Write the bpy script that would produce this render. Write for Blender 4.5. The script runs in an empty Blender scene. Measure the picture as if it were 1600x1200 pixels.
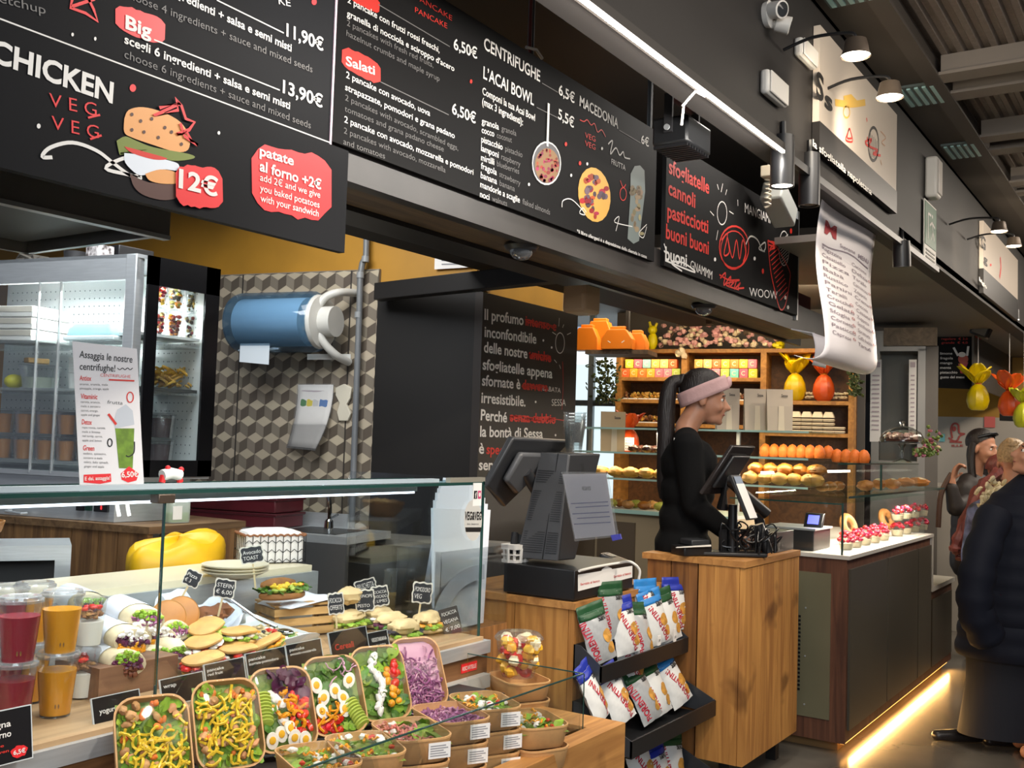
import bpy, math, random
from mathutils import Vector as V, Matrix as M, noise as mnoise
random.seed(7)
PI = math.pi
scn = bpy.context.scene
COL = scn.collection

YAW, PITCH, ROLL, FPX, HCAM = 0.588824, 0.0571633, 0.0317190, 1600.0, 1.55
CF = V((math.cos(YAW)*math.cos(PITCH), math.sin(YAW)*math.cos(PITCH), math.sin(PITCH)))
_r = V((math.sin(YAW), -math.cos(YAW), 0.0)); _u = _r.cross(CF)
CR = math.cos(ROLL)*_r + math.sin(ROLL)*_u
CU = -math.sin(ROLL)*_r + math.cos(ROLL)*_u
CC = V((0, 0, HCAM))
cam = bpy.data.objects.new('camera', bpy.data.cameras.new('camera'))
COL.objects.link(cam)
cam.matrix_world = M(((CR.x, CU.x, -CF.x, CC.x), (CR.y, CU.y, -CF.y, CC.y), (CR.z, CU.z, -CF.z, CC.z), (0, 0, 0, 1)))
cam.data.sensor_width = 36.0; cam.data.lens = 36.0*FPX/1600.0
cam.data.clip_start = 0.05; cam.data.clip_end = 100
scn.camera = cam

w = bpy.data.worlds.new('world'); scn.world = w; w.use_nodes = True
w.node_tree.nodes['Background'].inputs[0].default_value = (0.75, 0.82, 1.0, 1)
w.node_tree.nodes['Background'].inputs[1].default_value = 0.10
vs = scn.view_settings
vs.view_transform = 'Standard'; vs.look = 'None'; vs.gamma = 1; vs.use_curve_mapping = False
vs.exposure = 0.9

def area(name, loc, aim, sx, sy, power, col=(1, 1, 1), spread=None):
    l = bpy.data.lights.new(name, 'AREA'); l.shape = 'RECTANGLE'; l.size = sx; l.size_y = sy
    l.energy = power; l.color = col
    if spread: l.spread = spread
    o = bpy.data.objects.new(name, l); COL.objects.link(o); o.location = loc
    o.rotation_euler = (V(aim)-V(loc)).to_track_quat('-Z', 'Y').to_euler(); return o
def spot(name, loc, aim, power, col=(1, .9, .75), ang=60, blend=.5, r=.04):
    l = bpy.data.lights.new(name, 'SPOT'); l.energy = power; l.color = col
    l.spot_size = math.radians(ang); l.spot_blend = blend; l.shadow_soft_size = r
    o = bpy.data.objects.new(name, l); COL.objects.link(o); o.location = loc
    o.rotation_euler = (V(aim)-V(loc)).to_track_quat('-Z', 'Y').to_euler(); return o

area('daylight_from_the_street', (-0.8, -1.4, 2.5), (2.0, 2.0, 1.0), 2.2, 1.4, 55, (.90, .95, 1))
area('hall_lamps_near', (3.4, -0.5, 3.36), (3.6, 0.9, 0), 3.0, .5, 32, (1, .90, .78))
area('hall_lamps_far', (9.2, -0.2, 3.36), (9.2, 1.0, 0), 5.0, .6, 75, (1, .88, .74))
area('kitchen_fluorescents', (2.2, 3.2, 3.05), (2.6, 3.6, 1.0), 1.3, .8, 30, (.93, .97, 1))  # unseen cool ceiling fluorescents over the kitchen, hidden by the fascia
area('kitchen_light_by_sink', (3.3, 3.4, 3.0), (3.7, 4.0, 1.2), .8, .6, 7, (1, .96, .9))
area('pastry_corner_light', (6.4, 2.8, 2.7), (6.3, 2.7, 0.9), 1.4, 1.4, 24, (1, .80, .55))
spot('salad_spot', (1.6, .9, 2.6), (2.1, 1.85, .75), 60, (1, .93, .82), 70, .6, .06)
spot('menu_fill', (3.5, .7, 3.2), (4.35, 1.4, 2.3), 40, (1, .95, .9), 26, .5, .05)  # added spot without a fitting, brightens the hanging paper menu
spot('snack_spot', (3.2, .6, 2.6), (3.8, 1.9, .7), 50, (1, .88, .72), 60, .6, .06)
area('board_fill', (5.0, 1.5, 3.3), (5.05, 2.0, 2.65), 1.2, .06, 9, (1, .93, .85))  # added invisible area light under the soffit, brightens the pastry board
area('wall_text_light', (4.6, 2.35, 2.9), (4.9, 3.1, 1.6), .6, .3, 5, (1, .95, .9))

def ray(px, py): return CF + CR*((px-800)/FPX) - CU*((py-600)/FPX)
def atx(px, py, x): d = ray(px, py); return CC + d*(x/d.x)
def aty(px, py, y): d = ray(px, py); return CC + d*(y/d.y)
def atz(px, py, z): d = ray(px, py); return CC + d*((z-HCAM)/d.z)
def atd(px, py, D): return CC + ray(px, py)*D
class Plane:
    def __init__(s, o, u, v=(0, 0, 1)):
        s.o = V(o); s.u = V(u).normalized(); s.v = V(v).normalized(); s.n = s.u.cross(s.v).normalized()
        if s.n.dot(CC-s.o) < 0: s.n = -s.n
    def px(s, x, y, lift=0.0):
        d = ray(x, y); o = s.o + s.n*lift
        return CC + d*(s.n.dot(o-CC)/s.n.dot(d))
ANGC = math.radians(-78)
CDIR = V((math.cos(ANGC), math.sin(ANGC), 0))
CNRM = V((-CDIR.y, CDIR.x, 0))

MATS = {}
def nt(name):
    m = bpy.data.materials.new(name); m.use_nodes = True
    return m, m.node_tree, m.node_tree.nodes['Principled BSDF']
def lin(c):
    return tuple(((x/12.92) if x <= .04045 else ((x+.055)/1.055)**2.4) for x in c)
def hexc(h): return lin(tuple(int(h[i:i+2], 16)/255 for i in (0, 2, 4)))
def mat(name, h, rough=.5, metal=0, var=0.0, noise=0.0, nscale=30, bump=0.0, sss=0, coat=0, trans=0, spec=.5, stretch=None, h2=None):
    """flat colour, optionally varied per loose piece (var), mottled by noise between h and h2, bumped"""
    if name in MATS: return MATS[name]
    m, t, b = nt(name); c = hexc(h)
    b.inputs['Base Color'].default_value = (*c, 1); b.inputs['Roughness'].default_value = rough
    b.inputs['Metallic'].default_value = metal; b.inputs['Specular IOR Level'].default_value = spec
    if coat: b.inputs['Coat Weight'].default_value = coat; b.inputs['Coat Roughness'].default_value = .08
    if trans: b.inputs['Transmission Weight'].default_value = trans
    if sss:
        b.inputs['Subsurface Weight'].default_value = sss; b.inputs['Subsurface Radius'].default_value = (.02, .01, .006)
    cur = None
    if noise or bump or h2:
        tc = t.nodes.new('ShaderNodeTexCoord'); mp = t.nodes.new('ShaderNodeMapping')
        if stretch: mp.inputs['Scale'].default_value = stretch
        n = t.nodes.new('ShaderNodeTexNoise'); n.inputs['Scale'].default_value = nscale; n.inputs['Detail'].default_value = 5
        t.links.new(tc.outputs['Object'], mp.inputs[0]); t.links.new(mp.outputs[0], n.inputs['Vector'])
        if noise or h2:
            r = t.nodes.new('ShaderNodeValToRGB'); e = r.color_ramp.elements
            c2 = hexc(h2) if h2 else tuple(x*(1-noise) for x in c)
            e[0].position = .35; e[1].position = .65; e[0].color = (*c2, 1); e[1].color = (*c, 1)
            t.links.new(n.outputs[0], r.inputs[0]); cur = r.outputs[0]
        if bump:
            bp = t.nodes.new('ShaderNodeBump'); bp.inputs['Strength'].default_value = bump; bp.inputs['Distance'].default_value = .01
            t.links.new(n.outputs[0], bp.inputs['Height']); t.links.new(bp.outputs[0], b.inputs['Normal'])
    if var:
        g = t.nodes.new('ShaderNodeNewGeometry'); hs = t.nodes.new('ShaderNodeHueSaturation')
        mr = t.nodes.new('ShaderNodeMapRange'); mr.inputs[3].default_value = 1-var; mr.inputs[4].default_value = 1+var
        t.links.new(g.outputs['Random Per Island'], mr.inputs[0]); t.links.new(mr.outputs[0], hs.inputs['Value'])
        mr2 = t.nodes.new('ShaderNodeMapRange'); mr2.inputs[3].default_value = .5-var*.06; mr2.inputs[4].default_value = .5+var*.06
        ad = t.nodes.new('ShaderNodeMath'); ad.operation = 'FRACT'
        ml = t.nodes.new('ShaderNodeMath'); ml.operation = 'MULTIPLY'; ml.inputs[1].default_value = 7.31
        t.links.new(g.outputs['Random Per Island'], ml.inputs[0]); t.links.new(ml.outputs[0], ad.inputs[0])
        t.links.new(ad.outputs[0], mr2.inputs[0]); t.links.new(mr2.outputs[0], hs.inputs['Hue'])
        if cur: t.links.new(cur, hs.inputs['Color'])
        else: hs.inputs['Color'].default_value = (*c, 1)
        cur = hs.outputs[0]
    if cur: t.links.new(cur, b.inputs['Base Color'])
    MATS[name] = m; return m
def emis(name, h, s):
    if name in MATS: return MATS[name]
    m, t, b = nt(name); c = hexc(h)
    b.inputs['Base Color'].default_value = (*c, 1); b.inputs['Emission Color'].default_value = (*c, 1)
    b.inputs['Emission Strength'].default_value = s; MATS[name] = m; return m
def glass(name, tint='fafcfc', rough=.03, refl=1.0, cloud=0.0, cloudcol='ffffff', base=.0):
    """thin pane / thin clear plastic: see-through with a fresnel sheen"""
    if name in MATS: return MATS[name]
    m, t, b = nt(name); t.nodes.remove(b); out = t.nodes['Material Output']
    tr = t.nodes.new('ShaderNodeBsdfTransparent'); tr.inputs[0].default_value = (*hexc(tint), 1)
    gl = t.nodes.new('ShaderNodeBsdfGlossy'); gl.inputs['Roughness'].default_value = rough
    lw = t.nodes.new('ShaderNodeLayerWeight'); lw.inputs[0].default_value = .35
    mu = t.nodes.new('ShaderNodeMath'); mu.operation = 'MULTIPLY_ADD'; mu.inputs[1].default_value = .20*refl; mu.inputs[2].default_value = .008*refl+base
    mx = t.nodes.new('ShaderNodeMixShader')
    t.links.new(lw.outputs['Fresnel'], mu.inputs[0]); t.links.new(mu.outputs[0], mx.inputs[0])
    t.links.new(tr.outputs[0], mx.inputs[1]); t.links.new(gl.outputs[0], mx.inputs[2])
    last = mx
    if cloud:
        d = t.nodes.new('ShaderNodeBsdfDiffuse'); d.inputs[0].default_value = (*hexc(cloudcol), 1)
        m2 = t.nodes.new('ShaderNodeMixShader'); m2.inputs[0].default_value = cloud
        t.links.new(mx.outputs[0], m2.inputs[1]); t.links.new(d.outputs[0], m2.inputs[2]); last = m2
    t.links.new(last.outputs[0], out.inputs[0]); MATS[name] = m; return m
def wood(name, h1, h2, scale=1.0, axis='Z', rough=.55, knots=.5, var=.12):
    """grain running along one axis, with darker streaks and knots; each board a shade of its own"""
    if name in MATS: return MATS[name]
    m, t, b = nt(name); N = t.nodes.new; L = t.links.new
    tc = N('ShaderNodeTexCoord'); mp = N('ShaderNodeMapping'); g = N('ShaderNodeNewGeometry')
    s = {'X': (.7, 9, 9), 'Y': (9, .7, 9), 'Z': (9, 9, .7)}[axis]
    mp.inputs['Scale'].default_value = tuple(x*scale for x in s)
    ad = N('ShaderNodeVectorMath'); ad.operation = 'ADD'
    sc = N('ShaderNodeVectorMath'); sc.operation = 'SCALE'; sc.inputs['Scale'].default_value = 5
    cb = N('ShaderNodeCombineXYZ')
    for i in range(3): L(g.outputs['Random Per Island'], cb.inputs[i])
    L(cb.outputs[0], sc.inputs[0]); L(tc.outputs['Object'], ad.inputs[0]); L(sc.outputs[0], ad.inputs[1]); L(ad.outputs[0], mp.inputs[0])
    n1 = N('ShaderNodeTexNoise'); n1.inputs['Scale'].default_value = 2.6; n1.inputs['Detail'].default_value = 7; n1.inputs['Distortion'].default_value = 1.2
    L(mp.outputs[0], n1.inputs['Vector'])
    n2 = N('ShaderNodeTexNoise'); n2.inputs['Scale'].default_value = 5.5; n2.inputs['Detail'].default_value = 2; L(ad.outputs[0], n2.inputs['Vector'])
    r = N('ShaderNodeValToRGB'); e = r.color_ramp.elements
    e[0].position = .32; e[1].position = .66; e[0].color = (*hexc(h2), 1); e[1].color = (*hexc(h1), 1); L(n1.outputs[0], r.inputs[0])
    r2 = N('ShaderNodeValToRGB'); e = r2.color_ramp.elements
    e[0].position = .27; e[1].position = .40; k = 1-knots; e[0].color = (k, k*.92, k*.85, 1); e[1].color = (1, 1, 1, 1); L(n2.outputs[0], r2.inputs[0])
    mx = N('ShaderNodeMix'); mx.data_type = 'RGBA'; mx.blend_type = 'MULTIPLY'; mx.inputs[0].default_value = 1
    L(r.outputs[0], mx.inputs[6]); L(r2.outputs[0], mx.inputs[7])
    hs = N('ShaderNodeHueSaturation'); mr = N('ShaderNodeMapRange'); mr.inputs[3].default_value = 1-var; mr.inputs[4].default_value = 1+var
    L(g.outputs['Random Per Island'], mr.inputs[0]); L(mr.outputs[0], hs.inputs['Value']); L(mx.outputs[2], hs.inputs['Color'])
    L(hs.outputs[0], b.inputs['Base Color']); b.inputs['Roughness'].default_value = rough
    bp = N('ShaderNodeBump'); bp.inputs['Strength'].default_value = .25; bp.inputs['Distance'].default_value = .004
    L(n1.outputs[0], bp.inputs['Height']); L(bp.outputs[0], b.inputs['Normal'])
    MATS[name] = m; return m

class MB:
    def __init__(s): s.v = []; s.f = []; s.marks = []
    def mark(s): s.marks.append((len(s.v), len(s.f)))
    def add(s, vs, fs, mx=None):
        k = len(s.v)
        s.v += [(mx @ V(p)) if mx else V(p) for p in vs]
        s.f += [tuple(i+k for i in f) for f in fs]; return s
    def box(s, x0, x1, y0, y1, z0, z1, mx=None):
        vs = [(x, y, z) for x in (x0, x1) for y in (y0, y1) for z in (z0, z1)]
        return s.add(vs, [(0, 1, 3, 2), (4, 6, 7, 5), (0, 4, 5, 1), (2, 3, 7, 6), (0, 2, 6, 4), (1, 5, 7, 3)], mx)
    def quad(s, a, b, c, d): return s.add([a, b, c, d], [(0, 1, 2, 3)])
    def slab(s, pts, n, t):
        """outline (3d points) thickened by t along n"""
        n = V(n); k = len(pts); vs = [V(p) for p in pts]+[V(p)+n*t for p in pts]
        fs = [tuple(range(k))[::-1], tuple(range(k, 2*k))]+[(i, (i+1) % k, k+(i+1) % k, k+i) for i in range(k)]
        return s.add(vs, fs)
    def loft(s, rings, cap=True, closed=True):
        k = len(rings[0]); vs = [p for r in rings for p in r]; fs = []
        for j in range(len(rings)-1):
            for i in range(k if closed else k-1):
                a = j*k+i; b = j*k+(i+1) % k; fs.append((a, b, b+k, a+k))
        if cap: fs += [tuple(range(k))[::-1], tuple(range((len(rings)-1)*k, len(rings)*k))]
        return s.add(vs, fs)
    def lathe(s, prof, c=(0, 0, 0), n=24, mx=None, cap=False, squash=(1, 1)):
        c = V(c); rings = []
        for r, z in prof:
            rings.append([c+V((r*squash[0]*math.cos(2*PI*i/n), r*squash[1]*math.sin(2*PI*i/n), z)) for i in range(n)])
        if mx: rings = [[mx @ p for p in r] for r in rings]
        return s.loft(rings, cap)
    def tube(s, pts, r=.01, n=8, cap=True):
        pts = [V(p) for p in pts]; rr = r if isinstance(r, (list, tuple)) else [r]*len(pts); rings = []; up = None
        for i, p in enumerate(pts):
            t = (pts[min(i+1, len(pts)-1)]-pts[max(i-1, 0)]).normalized()
            if up is None: up = t.orthogonal().normalized()
            up = (up-t*up.dot(t)); up = up.normalized() if up.length > 1e-6 else t.orthogonal().normalized()
            b = t.cross(up)
            rings.append([p+(up*math.cos(2*PI*k/n)+b*math.sin(2*PI*k/n))*rr[i] for k in range(n)])
        return s.loft(rings, cap)
    def ball(s, c, r, nu=12, nv=8, mx=None, lump=0, seed=0):
        if not isinstance(r, (list, tuple)): r = (r, r, r)
        c = V(c); vs = []; fs = []
        for j in range(nv+1):
            th = PI*j/nv
            for i in range(nu):
                ph = 2*PI*i/nu; d = V((math.sin(th)*math.cos(ph), math.sin(th)*math.sin(ph), math.cos(th)))
                k = 1+lump*mnoise.noise(d*2.2+V((seed*3.7, seed*1.3, 0))) if lump else 1
                p = V((d.x*r[0]*k, d.y*r[1]*k, d.z*r[2]*k))
                vs.append(c+((mx @ p) if mx else p))
        for j in range(nv):
            for i in range(nu):
                a = j*nu+i; b = j*nu+(i+1) % nu; fs.append((a, a+nu, b+nu, b))
        return s.add(vs, fs)
    def grid(s, fn, nu, nv):
        vs = [fn(i/nu, j/nv) for j in range(nv+1) for i in range(nu+1)]
        fs = [(j*(nu+1)+i, j*(nu+1)+i+1, (j+1)*(nu+1)+i+1, (j+1)*(nu+1)+i) for j in range(nv) for i in range(nu)]
        return s.add(vs, fs)
def curve(pts, k=6):
    """Catmull-Rom through points"""
    pts = [V(p) for p in pts]; out = []
    for i in range(len(pts)-1):
        p0, p1, p2, p3 = pts[max(i-1, 0)], pts[i], pts[i+1], pts[min(i+2, len(pts)-1)]
        for j in range(k):
            t = j/k
            out.append(.5*((2*p1)+(p2-p0)*t+(2*p0-5*p1+4*p2-p3)*t*t+(3*p1-p0-3*p2+p3)*t**3))
    out.append(pts[-1]); return out
def rrect(w, d, r, n=5):
    """rounded rectangle outline in xy"""
    o = []
    for cx, cy, a in ((w/2-r, d/2-r, 0), (-w/2+r, d/2-r, 90), (-w/2+r, -d/2+r, 180), (w/2-r, -d/2+r, 270)):
        for i in range(n+1):
            t = math.radians(a+90*i/n); o.append((cx+r*math.cos(t), cy+r*math.sin(t)))
    return o

def wmat(o):
    m = M.LocRotScale(o.location, o.rotation_euler, o.scale)
    return wmat(o.parent) @ m if o.parent else m
def thing(name, label, cat, loc=(0, 0, 0), rotz=0.0, group=None, rot=None):
    o = bpy.data.objects.new(name, None); COL.objects.link(o)
    o.empty_display_size = .05; o.location = loc; o.rotation_euler = rot if rot else (0, 0, rotz)
    o['label'] = label; o['category'] = cat
    if group: o['group'] = group
    return o
def obj(name, mb, m, parent=None, smooth=True, bev=0, W=False, sub=0, label=None, seg=2):
    """one mesh object; W: the points are world points (made local to the parent)"""
    if len(mb.marks) > 1:                                   # every line of writing, every board: a part of its own
        mk = mb.marks+[(len(mb.v), len(mb.f))]; mk[0] = (0, 0); mb.marks = []; first = None
        for (v0, f0), (v1, f1) in zip(mk, mk[1:]):
            q = MB(); q.v = mb.v[v0:v1]; q.f = [tuple(i-v0 for i in f) for f in mb.f[f0:f1]]
            if q.v: o = obj(name, q, m, parent, smooth, bev, W, sub, label, seg); first = first or o
        return first
    vs = mb.v
    if W and parent is not None:
        inv = wmat(parent).inverted(); vs = [inv @ V(p) for p in vs]
    if parent is None and W is not None and vs:            # origin at the middle of its base
        lo = V((min(p[i] for p in vs) for i in range(3))); hi = V((max(p[i] for p in vs) for i in range(3)))
        o0 = V(((lo.x+hi.x)/2, (lo.y+hi.y)/2, lo.z)); vs = [V(p)-o0 for p in vs]
    me = bpy.data.meshes.new(name); me.from_pydata([tuple(p) for p in vs], [], mb.f)
    me.materials.append(m)
    if smooth:
        me.polygons.foreach_set('use_smooth', [True]*len(me.polygons)); me.set_sharp_from_angle(angle=math.radians(38))
    me.update()
    o = bpy.data.objects.new(name, me); COL.objects.link(o)
    if parent is not None: o.parent = parent
    elif W is not None and vs: o.location = o0
    if bev:
        b = o.modifiers.new('bevel', 'BEVEL'); b.width = bev; b.segments = seg; b.limit_method = 'ANGLE'
    if sub: 
        sb = o.modifiers.new('sub', 'SUBSURF'); sb.levels = sub; sb.render_levels = sub
    if label: o['label'] = label
    return o
def tag(o, label, cat, group=None, kind=None):
    o['label'] = label; o['category'] = cat
    if group: o['group'] = group
    if kind: o['kind'] = kind
    return o
def struct(name, mb, m, parent=None, bev=0, smooth=False, label=None):
    o = obj(name, mb, m, parent, smooth=smooth, bev=bev)
    if parent is None: o['kind'] = 'structure'
    if label: o['label'] = label
    return o
def dup(root, loc, rotz=None, label=None, group=None, rot=None):
    r = root.copy(); COL.objects.link(r); r.location = loc
    if rot: r.rotation_euler = rot
    elif rotz is not None: r.rotation_euler = (0, 0, rotz)
    if label: r['label'] = label
    if group: r['group'] = group
    def rec(a, b):
        for ch in a.children:
            c = ch.copy(); COL.objects.link(c); c.parent = b; rec(ch, c)
    rec(root, r); return r

_glyph = {}
def glyphs(s, bold=.012):
    key = (s, bold)
    if key not in _glyph:
        cu = bpy.data.curves.new('t', 'FONT'); cu.body = s; cu.size = 1; cu.offset = bold; cu.resolution_u = 3
        ob = bpy.data.objects.new('t', cu); me = bpy.data.meshes.new_from_object(ob)
        vs = [V(v.co) for v in me.vertices]; fs = [tuple(p.vertices) for p in me.polygons]
        bpy.data.objects.remove(ob); bpy.data.meshes.remove(me); bpy.data.curves.remove(cu)
        _glyph[key] = (vs, fs)
    return _glyph[key]
def text(mb, s, o, u, v, width=None, cap=.1, bold=.012, italic=0):
    """s with its baseline from o along u, letters cap tall along v, squeezed to width when given"""
    vs, fs = glyphs(s, bold)
    if not vs: return
    o, u, v = V(o), V(u).normalized(), V(v).normalized()
    mb.mark(); k = cap/.73; x1 = max(p.x for p in vs); x0 = min(p.x for p in vs)
    kx = (width/(x1-x0)) if width else k
    mb.add([o+u*((p.x-x0)*kx+p.y*k*italic)+v*(p.y*k) for p in vs], fs)
def ptext(mb, P, s, p0, p1, cap, bold=.012, lift=.0016, italic=0):
    a = P.px(*p0, lift); b = P.px(*p1, lift); h = (P.px(p0[0], p0[1]-cap, lift)-a).length
    u = (b-a); v = P.n.cross(u)
    if v.z < 0: v = -v
    text(mb, s, a, u, v, u.length, h, bold, italic)
def ribbon(mb, pts, n, wd):
    """a drawn line of width wd lying in the face with normal n"""
    pts = [V(p) for p in pts]; n = V(n); L = []; R = []
    for i, p in enumerate(pts):
        t = pts[min(i+1, len(pts)-1)]-pts[max(i-1, 0)]; s = t.cross(n)
        s = s.normalized()*wd/2 if s.length > 1e-9 else V((0, 0, wd/2)); L.append(p+s); R.append(p-s)
    k = len(pts); mb.add(L+R, [(i, i+1, k+i+1, k+i) for i in range(k-1)])
def pline(mb, P, pts, wd, lift=.0018, smooth=True):
    q = [P.px(x, y, lift) for x, y in pts]; ribbon(mb, curve(q, 5) if smooth else q, P.n, wd)
def ppoly(mb, P, pts, lift=.0014, smooth=False):
    q = [P.px(x, y, lift) for x, y in pts]
    if smooth: q = curve(q+[q[0]], 4)[:-1]
    c = sum(q, V())/len(q); k = len(q); mb.add(q+[c], [(i, (i+1) % k, k) for i in range(k)])
def pellipse(mb, P, c, rx, ry, lift=.0014, n=20, rot=0):
    ca, sa = math.cos(rot), math.sin(rot)
    ppoly(mb, P, [(c[0]+rx*math.cos(t)*ca-ry*math.sin(t)*sa, c[1]+rx*math.cos(t)*sa+ry*math.sin(t)*ca) for t in [2*PI*i/n for i in range(n)]], lift)
def pring(mb, P, c, rx, ry, wd, lift=.0018, n=22):
    pline(mb, P, [(c[0]+rx*math.cos(2*PI*i/n), c[1]+ry*math.sin(2*PI*i/n)) for i in range(n+1)], wd, lift, False)
m_floor = mat('floor_stone', '6c675f', .22, noise=.35, nscale=1.6, bump=.02, spec=.6)
m_dark = mat('dark_panel', '37322e', .62, noise=.12, nscale=2)
m_darker = mat('dark_recess', '1d1a18', .75)
m_black = mat('black_paint', '1c1a19', .45)
m_yellow = mat('ochre_plaster', 'b07f22', .6, noise=.22, nscale=2.5, bump=.05)
m_steel = mat('brushed_steel', 'c6cacd', .3, metal=.55, noise=.10, nscale=9, stretch=(1, 1, 14))
m_alu = mat('aluminium', 'c4c6c6', .3, metal=.75)
m_grey = mat('grey_pvc', '6d7073', .4)
m_white = mat('white_plastic', 'd9d5ce', .4)
m_blackpl = mat('black_plastic', '18181a', .38)
m_clear = glass('clear_glass')
m_greenedge = mat('glass_edge', '24423d', .12, spec=.8)
m_paper = mat('white_paper', 'e9e6e2', .7)

struct('floor', MB().box(-6, 26, -6, 9, -.1, 0), m_floor)
b = MB()
# corrugated metal deck: ridges run along the aisle
def deck(name, x0, x1, y0, y1, z, pitch=.075, h=.022):
    prof = []; y = y0
    while y < y1:
        prof += [(y, z), (y+pitch*.35, z), (y+pitch*.5, z+h), (y+pitch*.85, z+h)]; y += pitch
    b = MB(); n = len(prof)
    b.add([(x, p[0], p[1]) for x in (x0, x1) for p in prof], [(i, i+1, n+i+1, n+i) for i in range(n-1)])
    return struct(name, b, mat('deck_metal', '83786f', .5, metal=.2, noise=.18, nscale=40))
deck('ceiling', -4, 24, -5, 1.1, 3.52)
struct('ceiling_stall', MB().box(-3, 24, 1.3, 9, 3.40, 3.5), m_darker)
struct('ceiling_edge', MB().box(-3, 24, 1.08, 1.36, 3.42, 3.48), mat('ceiling_edge_grey', '453f39', .6))
b = MB(); b.box(-3, 24, 1.03, 1.11, 3.40, 3.415); b.box(-3, 24, 1.06, 1.08, 3.415, 3.52)
struct('trim_1', b, mat('beam_grey_brown', '4a443e', .55), label='long grey steel roof beam running above the shop fronts')
k = 2
for x in (5.20, 6.35, 7.5, 8.65, 9.8):
    b = MB()
    for dx in (0, .30): b.box(x+dx+.05, x+dx+.08, -5, 1.03, 3.42, 3.52); b.box(x+dx, x+dx+.13, -5, 1.03, 3.405, 3.42)
    struct('trim_%d' % k, b, mat('beam_light', '746c64', .5)); k += 1
# pale teal slatted air grilles in the ceiling edge
for px, py in ((1318, 22), (1441, 203), (1505, 285)):
    p = aty(px, py, 1.16); g = thing('air_grille', {1318: 'teal slatted air grille in dark ceiling above first pair of lamps', 1441: 'teal slatted air grille in dark ceiling right of pastry sign', 1505: 'farthest teal slatted air grille in dark ceiling'}[px], 'air grille', (p.x, 1.16, 3.418))
    b = MB(); b.box(-.16, .16, -.10, .10, -.012, 0); obj('frame', b, mat('grille_frame', '5b6664', .5), g)
    b = MB()
    for i in range(5): b.box(-.14, .14, -.08+i*.037, -.062+i*.037, -.02, -.012)
    obj('slats', b, mat('grille_slat', '9fc4c0', .4), g)
# upper front wall of the stalls
struct('wall_front', MB().box(-3, 24, 1.3, 1.42, 2.70, 3.42), mat('front_panel', '221e1c', .65, noise=.1, nscale=1.2))
struct('ceiling_soffit', MB().box(5.6, 24, 1.3, 9, 2.72, 2.76), mat('soffit_grey', '6b645e', .6))
struct('wall_recess', MB().box(-3, 5.6, 3.95, 4.0, 2.9, 3.4), m_darker)
# fascia beam that carries the menu boards
fz0, fz1 = 2.278, 2.365
b = MB(); b.box(.2, 6.62, 2.0, 2.05, fz0, 2.44)
struct('trim_fascia', b, mat('fascia_black', '34302e', .42, noise=.35, nscale=5))
b = MB(); b.box(.2, 6.62, 2.05, 2.24, fz0+.012, fz0+.03); struct('trim_underside', b, wood('fascia_under', '6a553d', '4d3c2b', 1, 'X'))
b = MB(); b.box(.2, 4.0, 2.24, 2.40, fz0-.005, fz0+.10); b.box(4.0, 6.9, 2.24, 2.27, fz0-.005, fz0+.08); struct('trim_lip', b, m_black)
K0 = atd(750, 740, 5.3); KP = Plane((K0.x, K0.y, 0), CDIR)
def kp(px, z, lift=0.0):                                 # point on the tiled wall below pixel column px, at height z
    p = KP.px(px, 600, lift); return V((p.x, p.y, z))
def cslab(mb, pL, pR, z0, z1, t):
    a = V((pL.x, pL.y, z0)); c = V((pR.x, pR.y, z0)); up = V((0, 0, z1-z0))
    return mb.slab([a, c, c+up, a+up], CNRM, t)
TL, TR = kp(250, 0), kp(586, 0)
# rhombus ("tumbling block") tiles: every tile its own face, three shades, thin joints
shades = [mat('tile_light', 'b0a48f', .35, var=.10), mat('tile_mid', '7d7467', .35, var=.12), mat('tile_dark', '5b5248', .35, var=.12)]
s = .062; hw = s*math.sqrt(3)/2; run = (TR-TL).length
ms = [MB(), MB(), MB()]
nrow = 30
for j in range(-1, nrow):
    for i in range(-1, int(run/(2*hw))+2):
        cx = i*2*hw+(hw if j % 2 else 0); cz = .85+j*1.5*s
        top = [(0, 0), (hw, s/2), (0, s), (-hw, s/2)]; lf = [(0, 0), (-hw, s/2), (-hw, -s/2), (0, -s)]; rt = [(0, 0), (0, -s), (hw, -s/2), (hw, s/2)]
        for q, poly in zip((0, 1, 2), (top, lf, rt)):
            pts = [(min(max(cx+a, 0), run), min(max(cz+c, .8), 2.47)) for a, c in poly]
            ar = 0
            for n_ in range(4): ar += pts[n_][0]*pts[(n_+1) % 4][1]-pts[(n_+1) % 4][0]*pts[n_][1]
            if abs(ar) < 1e-5: continue
            m_ = sum(p[0] for p in pts)/4, sum(p[1] for p in pts)/4
            ms[q].add([TL+CDIR*(m_[0]+(a-m_[0])*.985)+V((0, 0, m_[1]+(c-m_[1])*.985))-CNRM*.004 for a, c in pts], [(0, 1, 2, 3)])
b = MB(); cslab(b, TL, TR, .0, 2.475, .06); wt = struct('wall_tiled', b, mat('tile_joint', '857b6d', .7))
for q in range(3): obj('wall_tiles', ms[q], shades[q], wt, smooth=False, W=True)
b = MB()
for px in (371, 541): a = kp(px, 0, .006); c = kp(px+2, 0, .006); b.slab([V((a.x, a.y, .8)), V((c.x, c.y, .8)), V((c.x, c.y, 2.47)), V((a.x, a.y, 2.47))], CNRM, .004)
obj('tile_corner_strip', b, mat('dark_strip', '3a3531', .4), wt, W=True, smooth=False)
b = MB(); cslab(b, kp(120, 0)+CNRM*.02, kp(752, 0)+CNRM*.02, 2.34, 3.4, .06)
struct('wall_back', b, m_yellow)
b = MB(); cslab(b, kp(-200, 0)+CNRM*.3, kp(250, 0)+CNRM*.06, .0, 3.4, .06)
struct('wall_left', b, m_yellow)
b = MB(); cslab(b, kp(585, 0, .01), kp(748, 0, .01), 0.0, 2.335, .05)
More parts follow.
